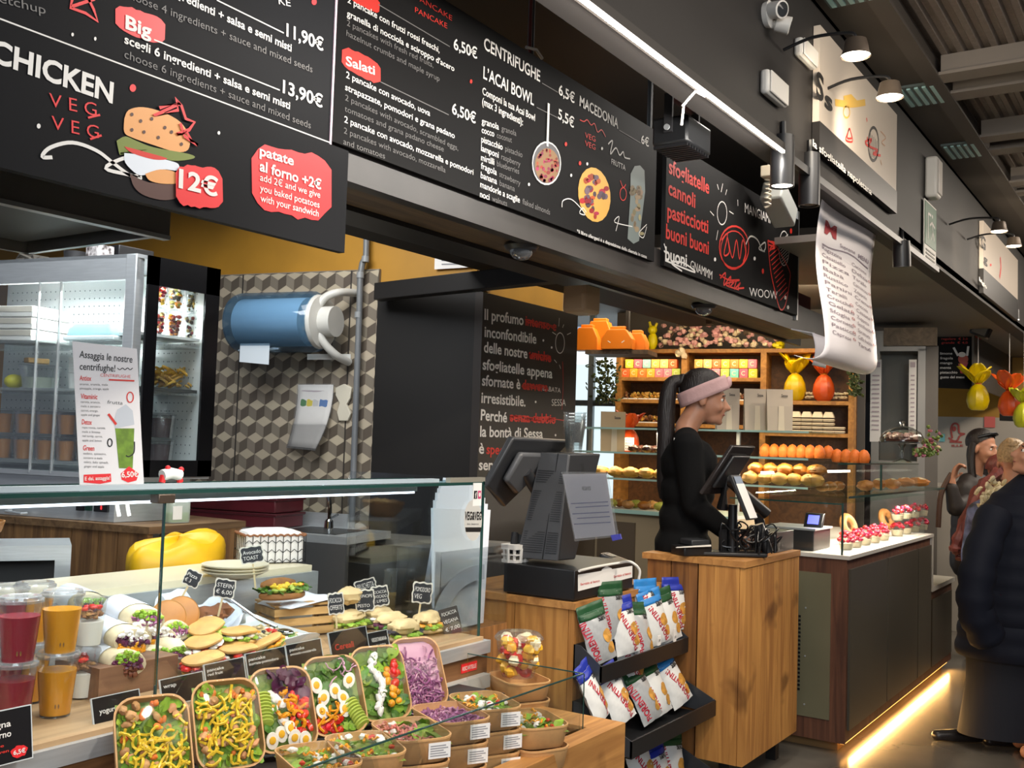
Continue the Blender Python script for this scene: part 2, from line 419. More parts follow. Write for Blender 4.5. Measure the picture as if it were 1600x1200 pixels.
struct('wall_black_panel', b, mat('black_board_wall', '171514', .6, spec=.3, noise=.15, nscale=3))
TX = V((K0.x-.02, K0.y, 0)); TW = Plane((TX.x, TX.y, 0), (1, 0, 0))
b = MB(); b.box(TX.x-.005, 5.30, TX.y, TX.y+.05, 0, 2.328)
wtxt = struct('wall_text', b, mat('black_text_wall', '2a2523', .5, noise=.1, nscale=3))
struct('wall_yellow_behind', MB().box(TX.x+.02, 5.22, TX.y+.06, TX.y+.12, 0, 3.4), m_yellow)
struct('trim_yellow_edge', MB().box(5.22, 5.27, TX.y+.06, TX.y+.22, 2.1, 3.4), mat('beige_post', 'a58c66', .6))
b = MB(); A = V((3.99, 2.36, 0)); e = kp(590, 0, .06)
b.slab([A+V((0, 0, 2.285)), V((e.x, e.y, 2.285)), V((e.x, e.y, 2.375)), A+V((0, 0, 2.375))], -CNRM, .08)
struct('trim_cross_beam', b, m_black, bev=.004)
# writing on the text wall
WT = dict(); L = MB(); Rd = MB(); G = MB()
rows = [('Il profumo', 757, 499, 818, 508, 'intenso e', 821, 508, 869, 517), ('inconfondibile', 757, 526, 838, 537, None), ('delle nostre', 756, 550, 824, 560, 'uniche', 827, 560, 861, 566),
        ('sfogliatelle appena', 754, 577, 863, 591, None), ('sfornate è', 753, 602, 813, 608, 'davvero', 816, 608, 856, 612), ('irresistibile.', 752, 629, 821, 635, None),
        ('Perché', 751, 656, 792, 660, 'senza dubbio', 797, 658, 868, 662), ('la bontà di Sessa', 750, 682, 848, 685, None), ('è', 748, 708, 756, 709, 'speciale', 760, 709, 806, 711), ('senza', 748, 734, 785, 735, None)]
for r in rows:
    ptext(L, TW, r[0], (r[1], r[2]), (r[3], r[4]), 17.5, .02)
    if r[5]: 
        ptext(Rd, TW, r[5], (r[6], r[7]), (r[8], r[9]), 16, .02)
        if r[5] != 'speciale':
            for k in range(5):
                pline(Rd, TW, [(r[6]+(r[8]-r[6])*t+random.uniform(-1, 1), r[7]-6+(r[9]-r[7])*t+random.uniform(-4, 4)) for t in [i/9 for i in range(10)]], .004)
pline(Rd, TW, [(879, 565), (880, 600), (878, 640)], .004); pline(Rd, TW, [(868, 655), (882, 657)], .004)
ptext(G, TW, 'BABATA', (848, 610), (876, 614), 8, .0); ptext(G, TW, 'SESSA', (862, 634), (884, 634), 11, .0)
pring(G, TW, (875, 536), 7, 16, .005)
for q in ([(874, 497), (873, 510)], [(881, 507), (879, 512)], [(886, 523), (892, 520)], [(866, 562), (870, 567)], [(874, 570), (876, 576)], [(863, 519), (869, 523)]): pline(G, TW, q, .004)
for c in ((849, 532), (837, 628), (868, 680), (862, 543)): pellipse(G, TW, c, 1.4, 2, .002, 8)
m_ink_w = mat('print_white', 'dedad4', .6); m_ink_r = mat('print_red', 'c92f25', .55); m_ink_g = mat('print_grey', '6d6a68', .6)
obj('white_lettering', L, m_ink_w, wtxt, W=True, smooth=False); obj('red_lettering', Rd, m_ink_r, wtxt, W=True, smooth=False)
obj('chalk_drawing', G, m_ink_w, wtxt, W=True, smooth=False)

SD = 8.2; S0 = atd(1150, 545, SD); SP = Plane((S0.x, S0.y, 0), CDIR)
def sp(px, py, lift=0.0): return SP.px(px, py, lift)
def spz(px, z, lift=0.0): p = SP.px(px, 600, lift); return V((p.x, p.y, z))
b = MB(); cslab(b, spz(962, 0, -.42), spz(1352, 0, -.42), 0, 3.4, .06); struct('wall_shop_back', b, mat('grey_back_wall', '5c5650', .6, noise=.1, nscale=2))
# street window left of the shelves
b = MB(); q = SP.px(880, 600, -.5); e = SP.px(965, 600, -.5)
wn = MB(); 
for t in (0, .46, .97): 
    p = q.lerp(e, t); wn.slab([V((p.x, p.y, .6)), V((p.x, p.y, .6))+CDIR*.05, V((p.x, p.y, 3.2))+CDIR*.05, V((p.x, p.y, 3.2))], CNRM, .06)
for z in (.6, 1.9, 3.2): wn.slab([V((q.x, q.y, z)), V((e.x, e.y, z)), V((e.x, e.y, z+.05)), V((q.x, q.y, z+.05))], CNRM, .06)
wf = struct('window_1', wn, mat('window_frame_steel', '8d979b', .4))
b = MB(); b.slab([V((q.x, q.y, .6)), V((e.x, e.y, .6)), V((e.x, e.y, 3.2)), V((q.x, q.y, 3.2))], CNRM, .006); b2 = obj('window_pane', b, m_clear, wf, W=True)
b = MB(); q2 = q+CNRM*.9-CDIR*1.2; e2 = e+CNRM*.9+CDIR*1.0; b.slab([V((q2.x, q2.y, 0)), V((e2.x, e2.y, 0)), V((e2.x, e2.y, 3.9)), V((q2.x, q2.y, 3.9))], CNRM, .02)
m, t, bs = nt('street_daylight'); MATS['street_daylight'] = m
tc = t.nodes.new('ShaderNodeTexCoord'); sx = t.nodes.new('ShaderNodeSeparateXYZ'); rp = t.nodes.new('ShaderNodeValToRGB')
t.links.new(tc.outputs['Object'], sx.inputs[0]); mr = t.nodes.new('ShaderNodeMapRange'); mr.inputs[1].default_value = 0; mr.inputs[2].default_value = 3.9
t.links.new(sx.outputs[2], mr.inputs[0]); t.links.new(mr.outputs[0], rp.inputs[0]); el = rp.color_ramp.elements
rp.color_ramp.interpolation = 'CONSTANT'
el[0].color = (*hexc('c9d6da'), 1); el[1].position = .60; el[1].color = (*hexc('f4f8fa'), 1); e_ = el.new(.66); e_.color = (*hexc('8fa9c4'), 1)
bs.inputs['Base Color'].default_value = (0, 0, 0, 1); t.links.new(rp.outputs[0], bs.inputs['Emission Color']); bs.inputs['Emission Strength'].default_value = .9
struct('backdrop_street', b, m, label='daylit street outside the window')
b = MB(); p = SP.px(905, 600, -.3); cslab(b, spz(1480, 0, -.42), spz(1500, 0, -.42), 0, 3.4, .06)
FP = Plane(atd(1530, 600, 12.0), CDIR)
def fpz(px, z, lift=0): p = FP.px(px, 600, lift); return V((p.x, p.y, z))
fz = lambda px, py: FP.px(px, py).z
zs = fz(1530, 652)
b = MB(); cslab(b, fpz(1380, 0), fpz(1640, 0), zs, 3.0, .06); struct('wall_far', b, m_yellow)
b = MB(); cslab(b, fpz(1380, 0), fpz(1900, 0), 0, zs, .06); wlow = struct('wall_far_lower', b, mat('far_white', 'b3a99c', .6))
D = MB(); Q = Plane(FP.o-CNRM*.01, CDIR)
pline(D, Q, [(1488, 685), (1486, 670), (1490, 662), (1497, 664), (1499, 676), (1507, 678), (1500, 681), (1496, 688), (1490, 689), (1482, 684)], .02); pellipse(D, Q, (1491, 670), 3, 4)
pline(D, Q, [(1484, 690), (1503, 691)], .022); ptext(D, Q, 'ILLE', (1487, 698), (1505, 698), 3.5, .03)
obj('wall_logo', D, mat('logo_red', 'a5463f', .6), wlow, W=True, smooth=False)
b = MB(); cslab(b, fpz(1538, 0)-CNRM*.02, fpz(1555, 0)-CNRM*.02, fz(1545, 668), fz(1545, 651), .01); obj('pink_panel', b, mat('pink_panel', 'd4635c', .6), wlow, W=True, label='salmon pink square panel')
b = MB(); cslab(b, fpz(1462, 0)-CNRM*.02, fpz(1477, 0)-CNRM*.02, fz(1470, 690), fz(1470, 678), .01); obj('teal_panel', b, mat('teal_panel', '6fb9bd', .6), wlow, W=True, label='small teal square panel')
struct('wall_right', MB().box(-6, 26, -6.1, -6, 0, 3.6), mat('right_wall', '4a4642', .7))
struct('wall_end', MB().box(25.9, 26, -6, 9, 0, 3.6), m_dark)
struct('baseboard_end', MB().box(25.86, 25.9, -6, 1.3, 0, .1), m_darker)
m_board = mat('board_face', '0f1014', .65, noise=.25, nscale=1.5, spec=.15)
m_board2 = mat('board_face_far', '161515', .65, spec=.15, noise=.25, nscale=1.5)
m_red = mat('sign_red', 'd8252a', .5)
m_pink = mat('edge_pinkish', 'd9b9c6', .4)
def z1(x, y): return (x*.34375, y*.34375)
def z2(x, y): return (500+x*.34375, y*.34375)
def z3(x, y): return (1000+x*.375, y*.375)
def z5(x, y): return (900+x*.275, 300+y*.275)
def mapz(z, pts): return [z(*p) for p in pts]
def rough_patch(mb, P, c, w_, h_, slope, lift=.0014, seed=1):
    """a brushed paint patch with ragged ends"""
    mb.mark(); rnd = random.Random(seed); top = []; bot = []
    n = 12
    for i in range(n+1):
        t = -1+2*i/n; x = c[0]+t*w_/2; y = c[1]+t*w_/2*slope; e = (1-abs(t)**5)
        top.append((x, y-h_/2*(.86+.14*rnd.random())*(.55+.45*e))); bot.append((x+rnd.uniform(-1, 1), y+h_/2*(.86+.14*rnd.random())*(.55+.45*e)))
    ppoly(mb, P, top+bot[::-1], lift)
def board(name, label, x0, x1, y, z0, z1_, m, cat='menu board', t=.02):
    r = thing(name, label, cat, ((x0+x1)/2, y+t/2, z0))
    obj('panel', MB().box(x0, x1, min(y, y+t), max(y, y+t), z0, z1_), m, r, W=True, smooth=False); return r, Plane((x0, min(y, y+t), z0), (1, 0, 0))

r, P = board('menu_board', 'upper left black menu board listing the 11,90 and 13,90 euro salads', .25, 1.80, 1.765, 2.262, 2.95, m_board)
Wt, Gy, Rd = MB(), MB(), MB()
for s, a, b_, cp in (('ingredienti + salsa e semi misti', (770, -25), (1325, 235), 42), ('scegli 6 ingredienti + salsa e semi misti', (565, 195), (1318, 497), 42)): ptext(Wt, P, s, z1(*a), z1(*b_), cp*.34375, .02)
for s, a, b_, cp in (('choose 4 ingredients + sauce and mixed seeds', (565, -15), (1420, 330), 40), ('choose 6 ingredients + sauce and mixed seeds', (565, 262), (1412, 585), 40)): ptext(Gy, P, s, z1(*a), z1(*b_), cp*.34375, .0)
ptext(Gy, P, 'ketchup', z1(-40, 0), z1(208, 65), 15, .0)
ptext(Wt, P, '11,90€', z1(1302, 163), z1(1470, 232), 21, .02); ptext(Wt, P, '13,90€', z1(1285, 420), z1(1466, 490), 21, .02)
pline(Wt, P, mapz(z1, [(985, 0), (1290, 150)]), .003); pline(Wt, P, mapz(z1, [(700, 180), (1272, 410)]), .003)
ptext(Wt, P, 'KE', z1(1268, 18), z1(1322, 30), 12, .0)
rough_patch(Rd, P, z1(638, 110), 78, 46, .33, seed=3); pellipse(Rd, P, z1(1428, 8), 4, 5)
B2 = MB(); ptext(B2, P, 'Big', z1(570, 128), z1(688, 172), 22, .03, lift=.003)
for c in ((330, 157), (433, 176)): pellipse(Wt, P, z1(*c), 2, 3)
pline(Rd, P, mapz(z1, [(330, -10), (320, 35), (390, 60), (445, 98), (425, 40), (400, -10)]), .006, smooth=False); pline(Rd, P, mapz(z1, [(325, 30), (400, 5), (430, -5)]), .006)
obj('white_lettering', Wt, m_ink_w, r, W=True, smooth=False); obj('grey_lettering', Gy, m_ink_g, r, W=True, smooth=False); obj('red_patch', Rd, m_red, r, W=True, smooth=False); obj('patch_lettering', B2, m_ink_w, r, W=True, smooth=False)
b = MB(); b.box(1.800, 1.806, 1.762, 1.79, 2.262, 2.95); obj('edge_strip', b, m_pink, r, W=True, smooth=False)
r, P = board('menu_board', 'long black board with a burger picture and the red 12 euro patch', .25, 1.855, 1.75, 2.006, 2.262, m_board)
Wt, Gy, Rd, Rp = MB(), MB(), MB(), MB()
ptext(Wt, P, 'CHICKEN', z1(-45, 273), z1(512, 468), 37, .03)
for yy, x0 in ((490, 225), (593, 235)):
    ptext(Rd, P, 'V E G', z1(x0, yy-8), z1(x0+215, yy+38), 22, -.004)
pline(Rd, P, mapz(z1, [(400, 535), (455, 522)]), .004); pline(Rd, P, mapz(z1, [(410, 632), (462, 615)]), .004)
pline(Wt, P, mapz(z1, [(238, 715), (192, 712), (230, 670), (330, 648), (440, 685), (520, 745), (600, 800), (645, 780), (600, 730), (560, 720), (480, 765), (590, 795), (640, 810), (610, 760)]), .007)
for c, rr in (((176, 573), 3), ((995, 604), 2.2)): pellipse(Wt, P, z1(*c), rr, rr*1.3)
pellipse(Rd, P, z1(604, 400), 5, 6)
pline(Wt, P, mapz(z1, [(0, 85), (1500, 648)]), .003, lift=.0012)
rough_patch(Rp, P, z1(905, 850), 73, 70, .12, lift=.006, seed=5); rough_patch(Rp, P, z1(1325, 830), 125, 112, .17, seed=8)
T = MB(); ptext(T, P, '12€', z1(812, 850), z1(990, 893), 30, .03, lift=.008)
for s, x, y, x2, y2, cp in (('patate', 1180, 705, 1335, 752, 16), ('al forno +2€', 1180, 775, 1460, 862, 17)): ptext(T, P, s, z1(x, y), z1(x2, y2), cp, .025, lift=.003)
for s, x, y, x2, y2 in (('add 2€ and we give', 1182, 820, 1455, 900), ('you baked potatoes', 1182, 868, 1452, 945), ('with your sandwich', 1184, 915, 1448, 985)): ptext(T, P, s, z1(x, y), z1(x2, y2), 11.5, .005, lift=.003)
obj('white_lettering', Wt, m_ink_w, r, W=True, smooth=False); obj('red_lettering', Rd, m_red, r, W=True, smooth=False)
obj('red_patch', Rp, m_red, r, W=True, smooth=False); obj('patch_lettering', T, m_ink_w, r, W=True, smooth=False)
bun = MB(); ppoly(bun, P, mapz(z1, [(565, 540), (585, 500), (650, 487), (740, 510), (820, 555), (860, 620), (855, 680), (800, 690), (700, 660), (600, 625), (565, 600)]), .002, True); ppoly(bun, P, mapz(z1, [(660, 790), (730, 770), (800, 785), (810, 830), (740, 835), (680, 820)]), .0032, True)
dk = MB(); ppoly(dk, P, mapz(z1, [(590, 790), (680, 830), (800, 835), (815, 890), (750, 910), (660, 890), (610, 850)]), .002, True)
for c in ((600, 520), (655, 600), (720, 625), (750, 580), (690, 540), (780, 600), (600, 590), (825, 655), (640, 550)): pellipse(dk, P, z1(*c), 2.6, 3, .003, 8)
lf = MB(); ppoly(lf, P, mapz(z1, [(530, 640), (570, 620), (620, 640), (700, 670), (860, 700), (880, 720), (780, 730), (660, 690), (560, 680), (545, 705)]), .0022, True)
rd = MB(); ppoly(rd, P, mapz(z1, [(565, 665), (640, 685), (760, 720), (700, 725), (600, 695)]), .0028, True)
wc = MB(); ppoly(wc, P, mapz(z1, [(565, 695), (650, 705), (750, 725), (810, 745), (805, 775), (740, 770), (660, 795), (620, 790), (570, 740)]), .0025, True)
obj('burger_picture', bun, mat('print_bun', 'd9985a', .5), r, W=True, smooth=False, label='printed seeded bun'); obj('burger_brown_print', dk, mat('print_brown', '4b2b25', .5), r, W=True, smooth=False)  # brown print: base shape below the bun and seed dots
obj('burger_lettuce', lf, mat('print_green', '6d7a2c', .5), r, W=True, smooth=False); obj('burger_tomato', rd, m_ink_r, r, W=True, smooth=False); obj('burger_sauce', wc, mat('print_cream', 'd6dbe2', .5), r, W=True, smooth=False)
sc = MB(); pline(sc, P, mapz(z1, [(725, 490), (820, 470), (700, 525), (810, 500), (800, 445), (825, 480), (845, 540), (885, 555), (860, 590), (805, 610), (850, 600), (870, 640), (900, 660), (840, 620), (820, 560)]), .007, lift=.0045, smooth=False)
obj('red_scribble', sc, m_red, r, W=True, smooth=False)
r, P = board('menu_board', 'long black board of pancakes, acai bowl and fruit salad prices', 1.9, 4.062, 2.0, 2.366, 2.95, m_board2, t=-.02)
Wt, Gy, Rd = MB(), MB(), MB()
for s, a, c, cp in (('2 pancake con frutti rossi freschi,', (125, 10), (543, 240), 30), ('granella di nocciola e sciroppo d’acero', (122, 72), (610, 325), 30),
    ('2 pancake con avocado, uova', (118, 352), (500, 528), 30), ('strapazzate, pomodori e grana padano', (114, 408), (612, 630), 30), ('2 pancake con avocado, mozzarella e pomodori', (110, 555), (697, 795), 30)): ptext(Wt, P, s, z2(*a), z2(*c), cp*.36, .012)
for s, a, c in (('2 pancakes with fresh red fruits,', (122, 115), (515, 308)), ('hazelnut crumbs and maple syrup', (120, 162), (543, 370)), ('2 pancakes with avocado, scrambled eggs,', (114, 455), (628, 685)), ('tomatoes and grana padano cheese', (112, 505), (562, 690)), ('2 pancakes with avocado, mozzarella', (108, 605), (570, 785)), ('and tomatoes', (106, 655), (295, 722))): ptext(Gy, P, s, z2(*a), z2(*c), 10, .0)
for s, a, c in (('6,50€', (608, 222), (715, 268)), ('6,50€', (600, 515), (708, 562))): ptext(Wt, P, s, z2(*a), z2(*c), 18, .015)
for s, a, c, cp in (('CENTRIFUGHE', (745, 222), (1000, 372), 20), ('L’ACAI BOWL', (742, 355), (972, 480), 20), ('MACEDONIA', (1180, 480), (1355, 585), 17), ('6,5€', (1085, 428), (1157, 470), 17), ('5,5€', (1082, 538), (1154, 582), 17), ('6€', (1460, 650), (1495, 668), 14), ('Componi la tua Acai Bowl', (738, 428), (977, 550), 12), ('(max 3 ingredienti):', (737, 475), (922, 570), 12)): ptext(Wt, P, s, z2(*a), z2(*c), cp, .014)
for s, e, x, y, x2, y2, x3 in (('granola', 'granola', 735, 562, 813, 590, 892), ('cocco', 'coconut', 735, 603, 792, 622, 872), ('pistacchio', 'pistachio', 733, 645, 830, 682, 920), ('lamponi', 'raspberry', 732, 685, 812, 718, 910), ('mirtilli', 'blueberries', 732, 728, 792, 750, 905), ('fragola', 'strawberry', 731, 765, 803, 797, 910), ('banana', 'banana', 730, 808, 804, 838, 885), ('mandorle a scaglie', 'flaked almonds', 728, 850, 908, 922, 1045), ('noci', 'walnuts', 727, 895, 770, 910, 850)):
    ptext(Wt, P, s, z2(x, y), z2(x2, y2), 10.5, .012); sl = (y2-y)/(x2-x); ptext(Gy, P, e, z2(x2+12, y2+12*sl), z2(x3, y2+sl*(x3-x2)), 9.5, .0)
ptext(Wt, P, '*il libro allergeni è a disposizione della clientela in cassa', z2(1168, 1058), z2(1485, 1175), 6, .008)
for a, c in (((265, 20), (590, 212)), ((275, 372), (585, 522)), ((1010, 378), (1082, 420)), ((985, 488), (1080, 535)), ((1360, 592), (1458, 650))): pline(Gy, P, mapz(z2, [a, c]), .003)
rough_patch(Rd, P, z2(188, 297), 60, 38, .5, seed=4); rough_patch(Rd, P, z2(205, 0), 46, 26, .5, seed=9)
for s, a, c in (('PANCAKE', (435, -5), (600, 95)), ('PANCAKE', (432, 55), (578, 130)), ('VEG', (1205, 625), (1252, 645)), ('VEG', (1205, 662), (1252, 682))): ptext(Rd, P, s, z2(*a), z2(*c), 9, -.004)
pline(Rd, P, mapz(z2, [(1182, 545), (1200, 552), (1215, 545), (1232, 568), (1248, 562), (1262, 600), (1280, 590), (1298, 622)]), .004)
pring(Rd, P, z2(1378, 882), 5, 10, .004); pline(Rd, P, mapz(z2, [(1365, 820), (1378, 852), (1390, 838)]), .004)
T = MB(); ptext(T, P, 'Salati', z2(118, 295), z2(250, 340), 15, .02, lift=.003)
pline(Wt, P, mapz(z2, [(1310, 655), (1330, 640), (1320, 700), (1345, 672), (1362, 705), (1378, 690), (1385, 715), (1410, 722)]), .006); ptext(Wt, P, 'FRUTTA', z2(1325, 745), z2(1388, 775), 9, -.004)
pline(Wt, P, mapz(z2, [(1100, 942), (1105, 912), (1140, 905), (1180, 940), (1205, 975), (1180, 968), (1195, 945), (1210, 965)]), .004)
pline(Wt, P, mapz(z2, [(1420, 1030), (1340, 1010), (1360, 985), (1345, 1050)]), .004); pline(Wt, P, mapz(z2, [(1485, 1020), (1450, 1060), (1470, 1080), (1485, 1030)]), .004)
for c in ((950, 838), (1142, 797), (1282, 675), (1215, 745)): pellipse(Wt, P, z2(*c), 1.6, 2.6, .002, 8)
for c in ((687, 370), (1118, 655), (1182, 742)): pellipse(Rd, P, z2(*c), 2, 3.4, .002, 8)
obj('white_lettering', Wt, m_ink_w, r, W=True, smooth=False); obj('grey_lettering', Gy, m_ink_g, r, W=True, smooth=False); obj('red_lettering', Rd, m_ink_r, r, W=True, smooth=False); obj('patch_lettering', T, m_ink_w, r, W=True, smooth=False)
bw = MB(); pellipse(bw, P, z2(1030, 742), 22, 33, .0016)
gr = MB(); pellipse(gr, P, z2(1032, 752), 19, 27, .0022)
bt = MB(); rnd = random.Random(5)
for i in range(46):
    a = rnd.uniform(0, 6.28); q = math.sqrt(rnd.random()); pellipse(bt, P, (z2(1032, 752)[0]+17*q*math.cos(a), z2(1032, 752)[1]+25*q*math.sin(a)), rnd.uniform(1.5, 3.4), rnd.uniform(1.5, 3.6), .0026, 7)
sp_ = MB(); pline(sp_, P, mapz(z2, [(1040, 470), (1034, 665)]), .014, lift=.003, smooth=False); pring(sp_, P, z2(1030, 742), 22, 33, .006, .0028)
obj('bowl_picture', bw, mat('print_bowl', '5e5c5e', .5), r, W=True, smooth=False); obj('bowl_filling', gr, mat('print_granola', '8a6b45', .5, var=.2), r, W=True, smooth=False); obj('bowl_berries', bt, mat('print_berry', '8c2430', .5, var=.5), r, W=True, smooth=False); obj('bowl_spoon', sp_, m_ink_w, r, W=True, smooth=False)
pk = MB(); pellipse(pk, P, z2(1247, 885), 25, 43, .0016, rot=-.12)
pf = MB(); pm = MB()
for i in range(34):
    a = rnd.uniform(0, 6.28); q = math.sqrt(rnd.random()); pellipse((pf, pm)[i % 2], P, (z2(1247, 885)[0]+20*q*math.cos(a), z2(1247, 885)[1]+36*q*math.sin(a)), rnd.uniform(2.5, 5.5), rnd.uniform(3, 6), .002+.0004*(i % 3), 8)
obj('pancake_picture', pk, mat('print_pancake', 'd2a04a', .5), r, W=True, smooth=False); obj('pancake_fruit', pf, mat('print_fruit_red', 'a52a22', .5, var=.4), r, W=True, smooth=False); obj('pancake_berries', pm, mat('print_fruit_dark', '5d4a55', .5, var=.6), r, W=True, smooth=False)
gl = MB(); ppoly(gl, P, mapz(z2, [(1412, 790), (1430, 755), (1455, 752), (1475, 775), (1478, 870), (1450, 1095), (1425, 1108), (1398, 1085), (1410, 900)]), .0016)
gf = MB()
for i in range(24): pellipse(gf, P, (z2(1440, 0)[0]+rnd.uniform(-8, 8), rnd.uniform(290, 365)), rnd.uniform(2, 5), rnd.uniform(2.5, 6), .002+.0004*(i % 3), 8)
obj('smoothie_picture', gl, mat('print_glass', '77807c', .5), r, W=True, smooth=False); obj('smoothie_fruit', gf, mat('print_smoothie', '8d7c5e', .5, var=.5), r, W=True, smooth=False)
r, P = board('menu_board', 'black board with red words and chalk pastry drawings beside hanging paper menu', 4.165, 6.02, 2.0, 2.366, 2.945, m_board2, t=-.02)
Wt, Rd = MB(), MB()
for s, a, c, cp in (('sfogliatelle', (120, 720), (288, 808), 24), ('cannoli', (118, 808), (230, 866), 24), ('pasticciotti', (114, 905), (284, 972), 24), ('buoni buoni', (108, 992), (286, 1060), 24)): ptext(Rd, P, s, z3(*a), z3(*c), cp, .02)
ptext(Wt, P, 'buoni', z3(105, 1082), z3(195, 1112), 22, .02); ptext(Wt, P, 'GNAMMM', z3(210, 1120), z3(300, 1165), 15, -.004)
ptext(Wt, P, 'MANGIAMMMI', z3(437, 885), z3(575, 945), 16, -.002); ptext(Wt, P, 'WOOW', z5(985, 590), z5(1145, 610), 14, -.002)
pline(Wt, P, mapz(z3, [(100, 1015), (112, 1055), (100, 1045)]), .008); pline(Wt, P, mapz(z3, [(105, 1085), (230, 1135), (180, 1095), (130, 1095), (175, 1130)]), .008)
pring(Wt, P, z3(342, 888), 7.5, 18, .006)
for q in ([(322, 768), (328, 790)], [(345, 765), (338, 800)], [(362, 790), (356, 812)], [(372, 880), (390, 892)], [(292, 880), (308, 898)], [(325, 960), (318, 1000)], [(407, 832), (408, 858)]): pline(Wt, P, mapz(z3, q), .005)
pring(Rd, P, z3(392, 1030), 23, 33, .010); 
pline(Rd, P, mapz(z3, [(340, 1000), (365, 975), (350, 1060), (372, 1050), (365, 990), (385, 1075), (402, 1000), (415, 1080), (428, 1000), (440, 1050), (430, 1090)]), .009); pring(Rd, P, z5(895, 330), 20, 30, .007)
pline(Rd, P, mapz(z5, [(820, 490), (850, 460), (840, 530), (880, 480), (870, 540), (910, 500), (900, 550), (935, 515), (920, 545), (955, 545)]), .009); pline(Rd, P, mapz(z5, [(815, 470), (870, 500), (930, 500), (850, 525), (925, 555)]), .008)
pline(Rd, P, mapz(z5, [(1090, 275), (1105, 440), (1130, 560), (1160, 665), (1190, 640), (1215, 500), (1210, 440), (1150, 330), (1130, 300), (1090, 275)]), .010)
for i in range(12): pline(Rd, P, mapz(z5, [(1095+i*6, 340+i*25), (1140+i*6, 300+i*24)]), .006)
pline(Rd, P, mapz(z5, [(1095, 300), (1135, 315), (1100, 325), (1130, 290), (1095, 280)]), .009)
pring(Wt, P, z5(1182, 320), 8, 27, .006)
for i in range(9): pline(Wt, P, mapz(z5, [(1155+i*2, 290+i*15), (1205, 240+i*17)]), .004)
pline(Wt, P, mapz(z3, [(440, 1020), (460, 985), (490, 1000), (510, 1045), (522, 1035), (520, 1010), (495, 1035), (520, 1048)]), .009)
for c in ((1015, 378), (790, 383), (1205, 655), (1190, 600)): pellipse(Wt, P, z5(*c), 1.8, 3.2, .002, 8)
for c in ((1062, 450), (1222, 222)): pellipse(Rd, P, z5(*c), 1.8, 4.4, .002, 8)
obj('white_lettering', Wt, m_ink_w, r, W=True, smooth=False); obj('red_lettering', Rd, m_ink_r, r, W=True, smooth=False)
b = MB(); b.box(6.02, 6.05, 1.985, 2.02, 2.34, 3.0); obj('edge_profile', b, m_alu, r, W=True)
# pale end flap showing worker's shelf behind boards (box between the two boards)
b = MB(); b.box(4.3, 4.55, 2.5, 2.9, 2.75, 2.95); tag(obj('cardboard_box', b, mat('kraft_card', 'b58a5c', .7), bev=.004), 'brown cardboard box seen in gap between the two far menu boards', 'box')
b = MB()
b.loft([[V((4.42+.13*math.cos(t)*k, 2.62+.10*math.sin(t)*k, z)) for t in [2*PI*i/14 for i in range(14)]] for z, k in ((2.44, .9), (2.52, 1.05), (2.62, .95), (2.70, .8), (2.74, .5))])
tag(obj('denim_bundle', b, mat('denim', '3d5a86', .8, noise=.4, nscale=18)), 'blue denim bundle stuffed in gap between the two far menu boards', 'bundle')
b = MB(); b.box(2.6, 6.6, 2.45, 2.95, fz0+.12, fz0+.16); struct('trim_shelf_above', b, m_darker)
for px, py, lb in ((829, 80, 'grey hanger rod with red cable above the pancake board'), (1016, 150, 'grey hanger rod above right end of pancake board')):
    p = aty(px, py, 2.04); r = thing('hanger_rod', lb, 'rod', (p.x, 2.04, 2.93))
    obj('rod', MB().tube([(0, 0, 0), (0, 0, .46)], .013), m_grey, r)
    if px < 900: obj('cable', MB().tube([(-.02, -.01, 0), (-.022, -.01, .2), (-.02, -.01, .46)], .006), mat('cable_red', '7c3b36', .5), r); obj('tie', MB().tube([(-.06, -.02, .06), (0, -.025, .07), (.05, -.02, .055)], .006), m_white, r)
e0 = V((1.9, 1.285, 2.665)); r = thing('light_strip', 'long glowing white LED strip along the upper front panel', 'light strip', (3.2, 1.285, 2.65))
obj('housing', MB().box(1.5, 3.70, 1.268, 1.30, 2.672, 2.70), m_dark, r, W=True)
obj('diffuser', MB().box(1.5, 3.69, 1.268, 1.280, 2.662, 2.672), emis('led_white', 'fff6ea', 2.5), r, W=True)
area('led_strip_light', (2.6, 1.26, 2.64), (2.6, 2.0, 2.35), 2.1, .03, 12, (1, .95, .88))
r = thing('cable', 'thin white cable stub hanging under LED strip', 'cable', V((2.93, 1.30, 2.64))); obj('cable', MB().tube([(.03, -.02, .02), (0, 0, .03), (-.05, .02, -.03), (-.02, .03, -.02), (-.02, .035, -.08)], .004), m_white, r); r['category'] = 'cable'
# projector
p = aty(1066, 200, 1.62); r = thing('projector', 'black ribbed floodlight box on bracket under LED strip', 'projector', (p.x, p.y, p.z-.09))
r.scale = (.8, .8, .8); obj('housing', MB().box(-.14, .14, -.09, .09, 0, .13), mat('projector_black', '1b1c1e', .35), r, bev=.012)
b = MB(); 
for i in range(9): b.box(-.13+i*.03, -.118+i*.03, -.085, .085, -.014, 0)
obj('fins', b, m_blackpl, r); b = MB(); b.box(-.16, -.145, -.02, .02, .05, .22); b.box(.145, .16, -.02, .02, .05, .22); b.box(-.16, .16, -.02, .02, .22, .235); b.box(-.03, .03, -.012, .012, .235, .9)
obj('bracket', b, mat('dark_metal', '3a3a3c', .4, metal=.5), r); b = MB(); b.tube([(-.165, 0, .07), (-.175, 0, .07)], .014, 12); obj('bolt', b, m_steel, r)
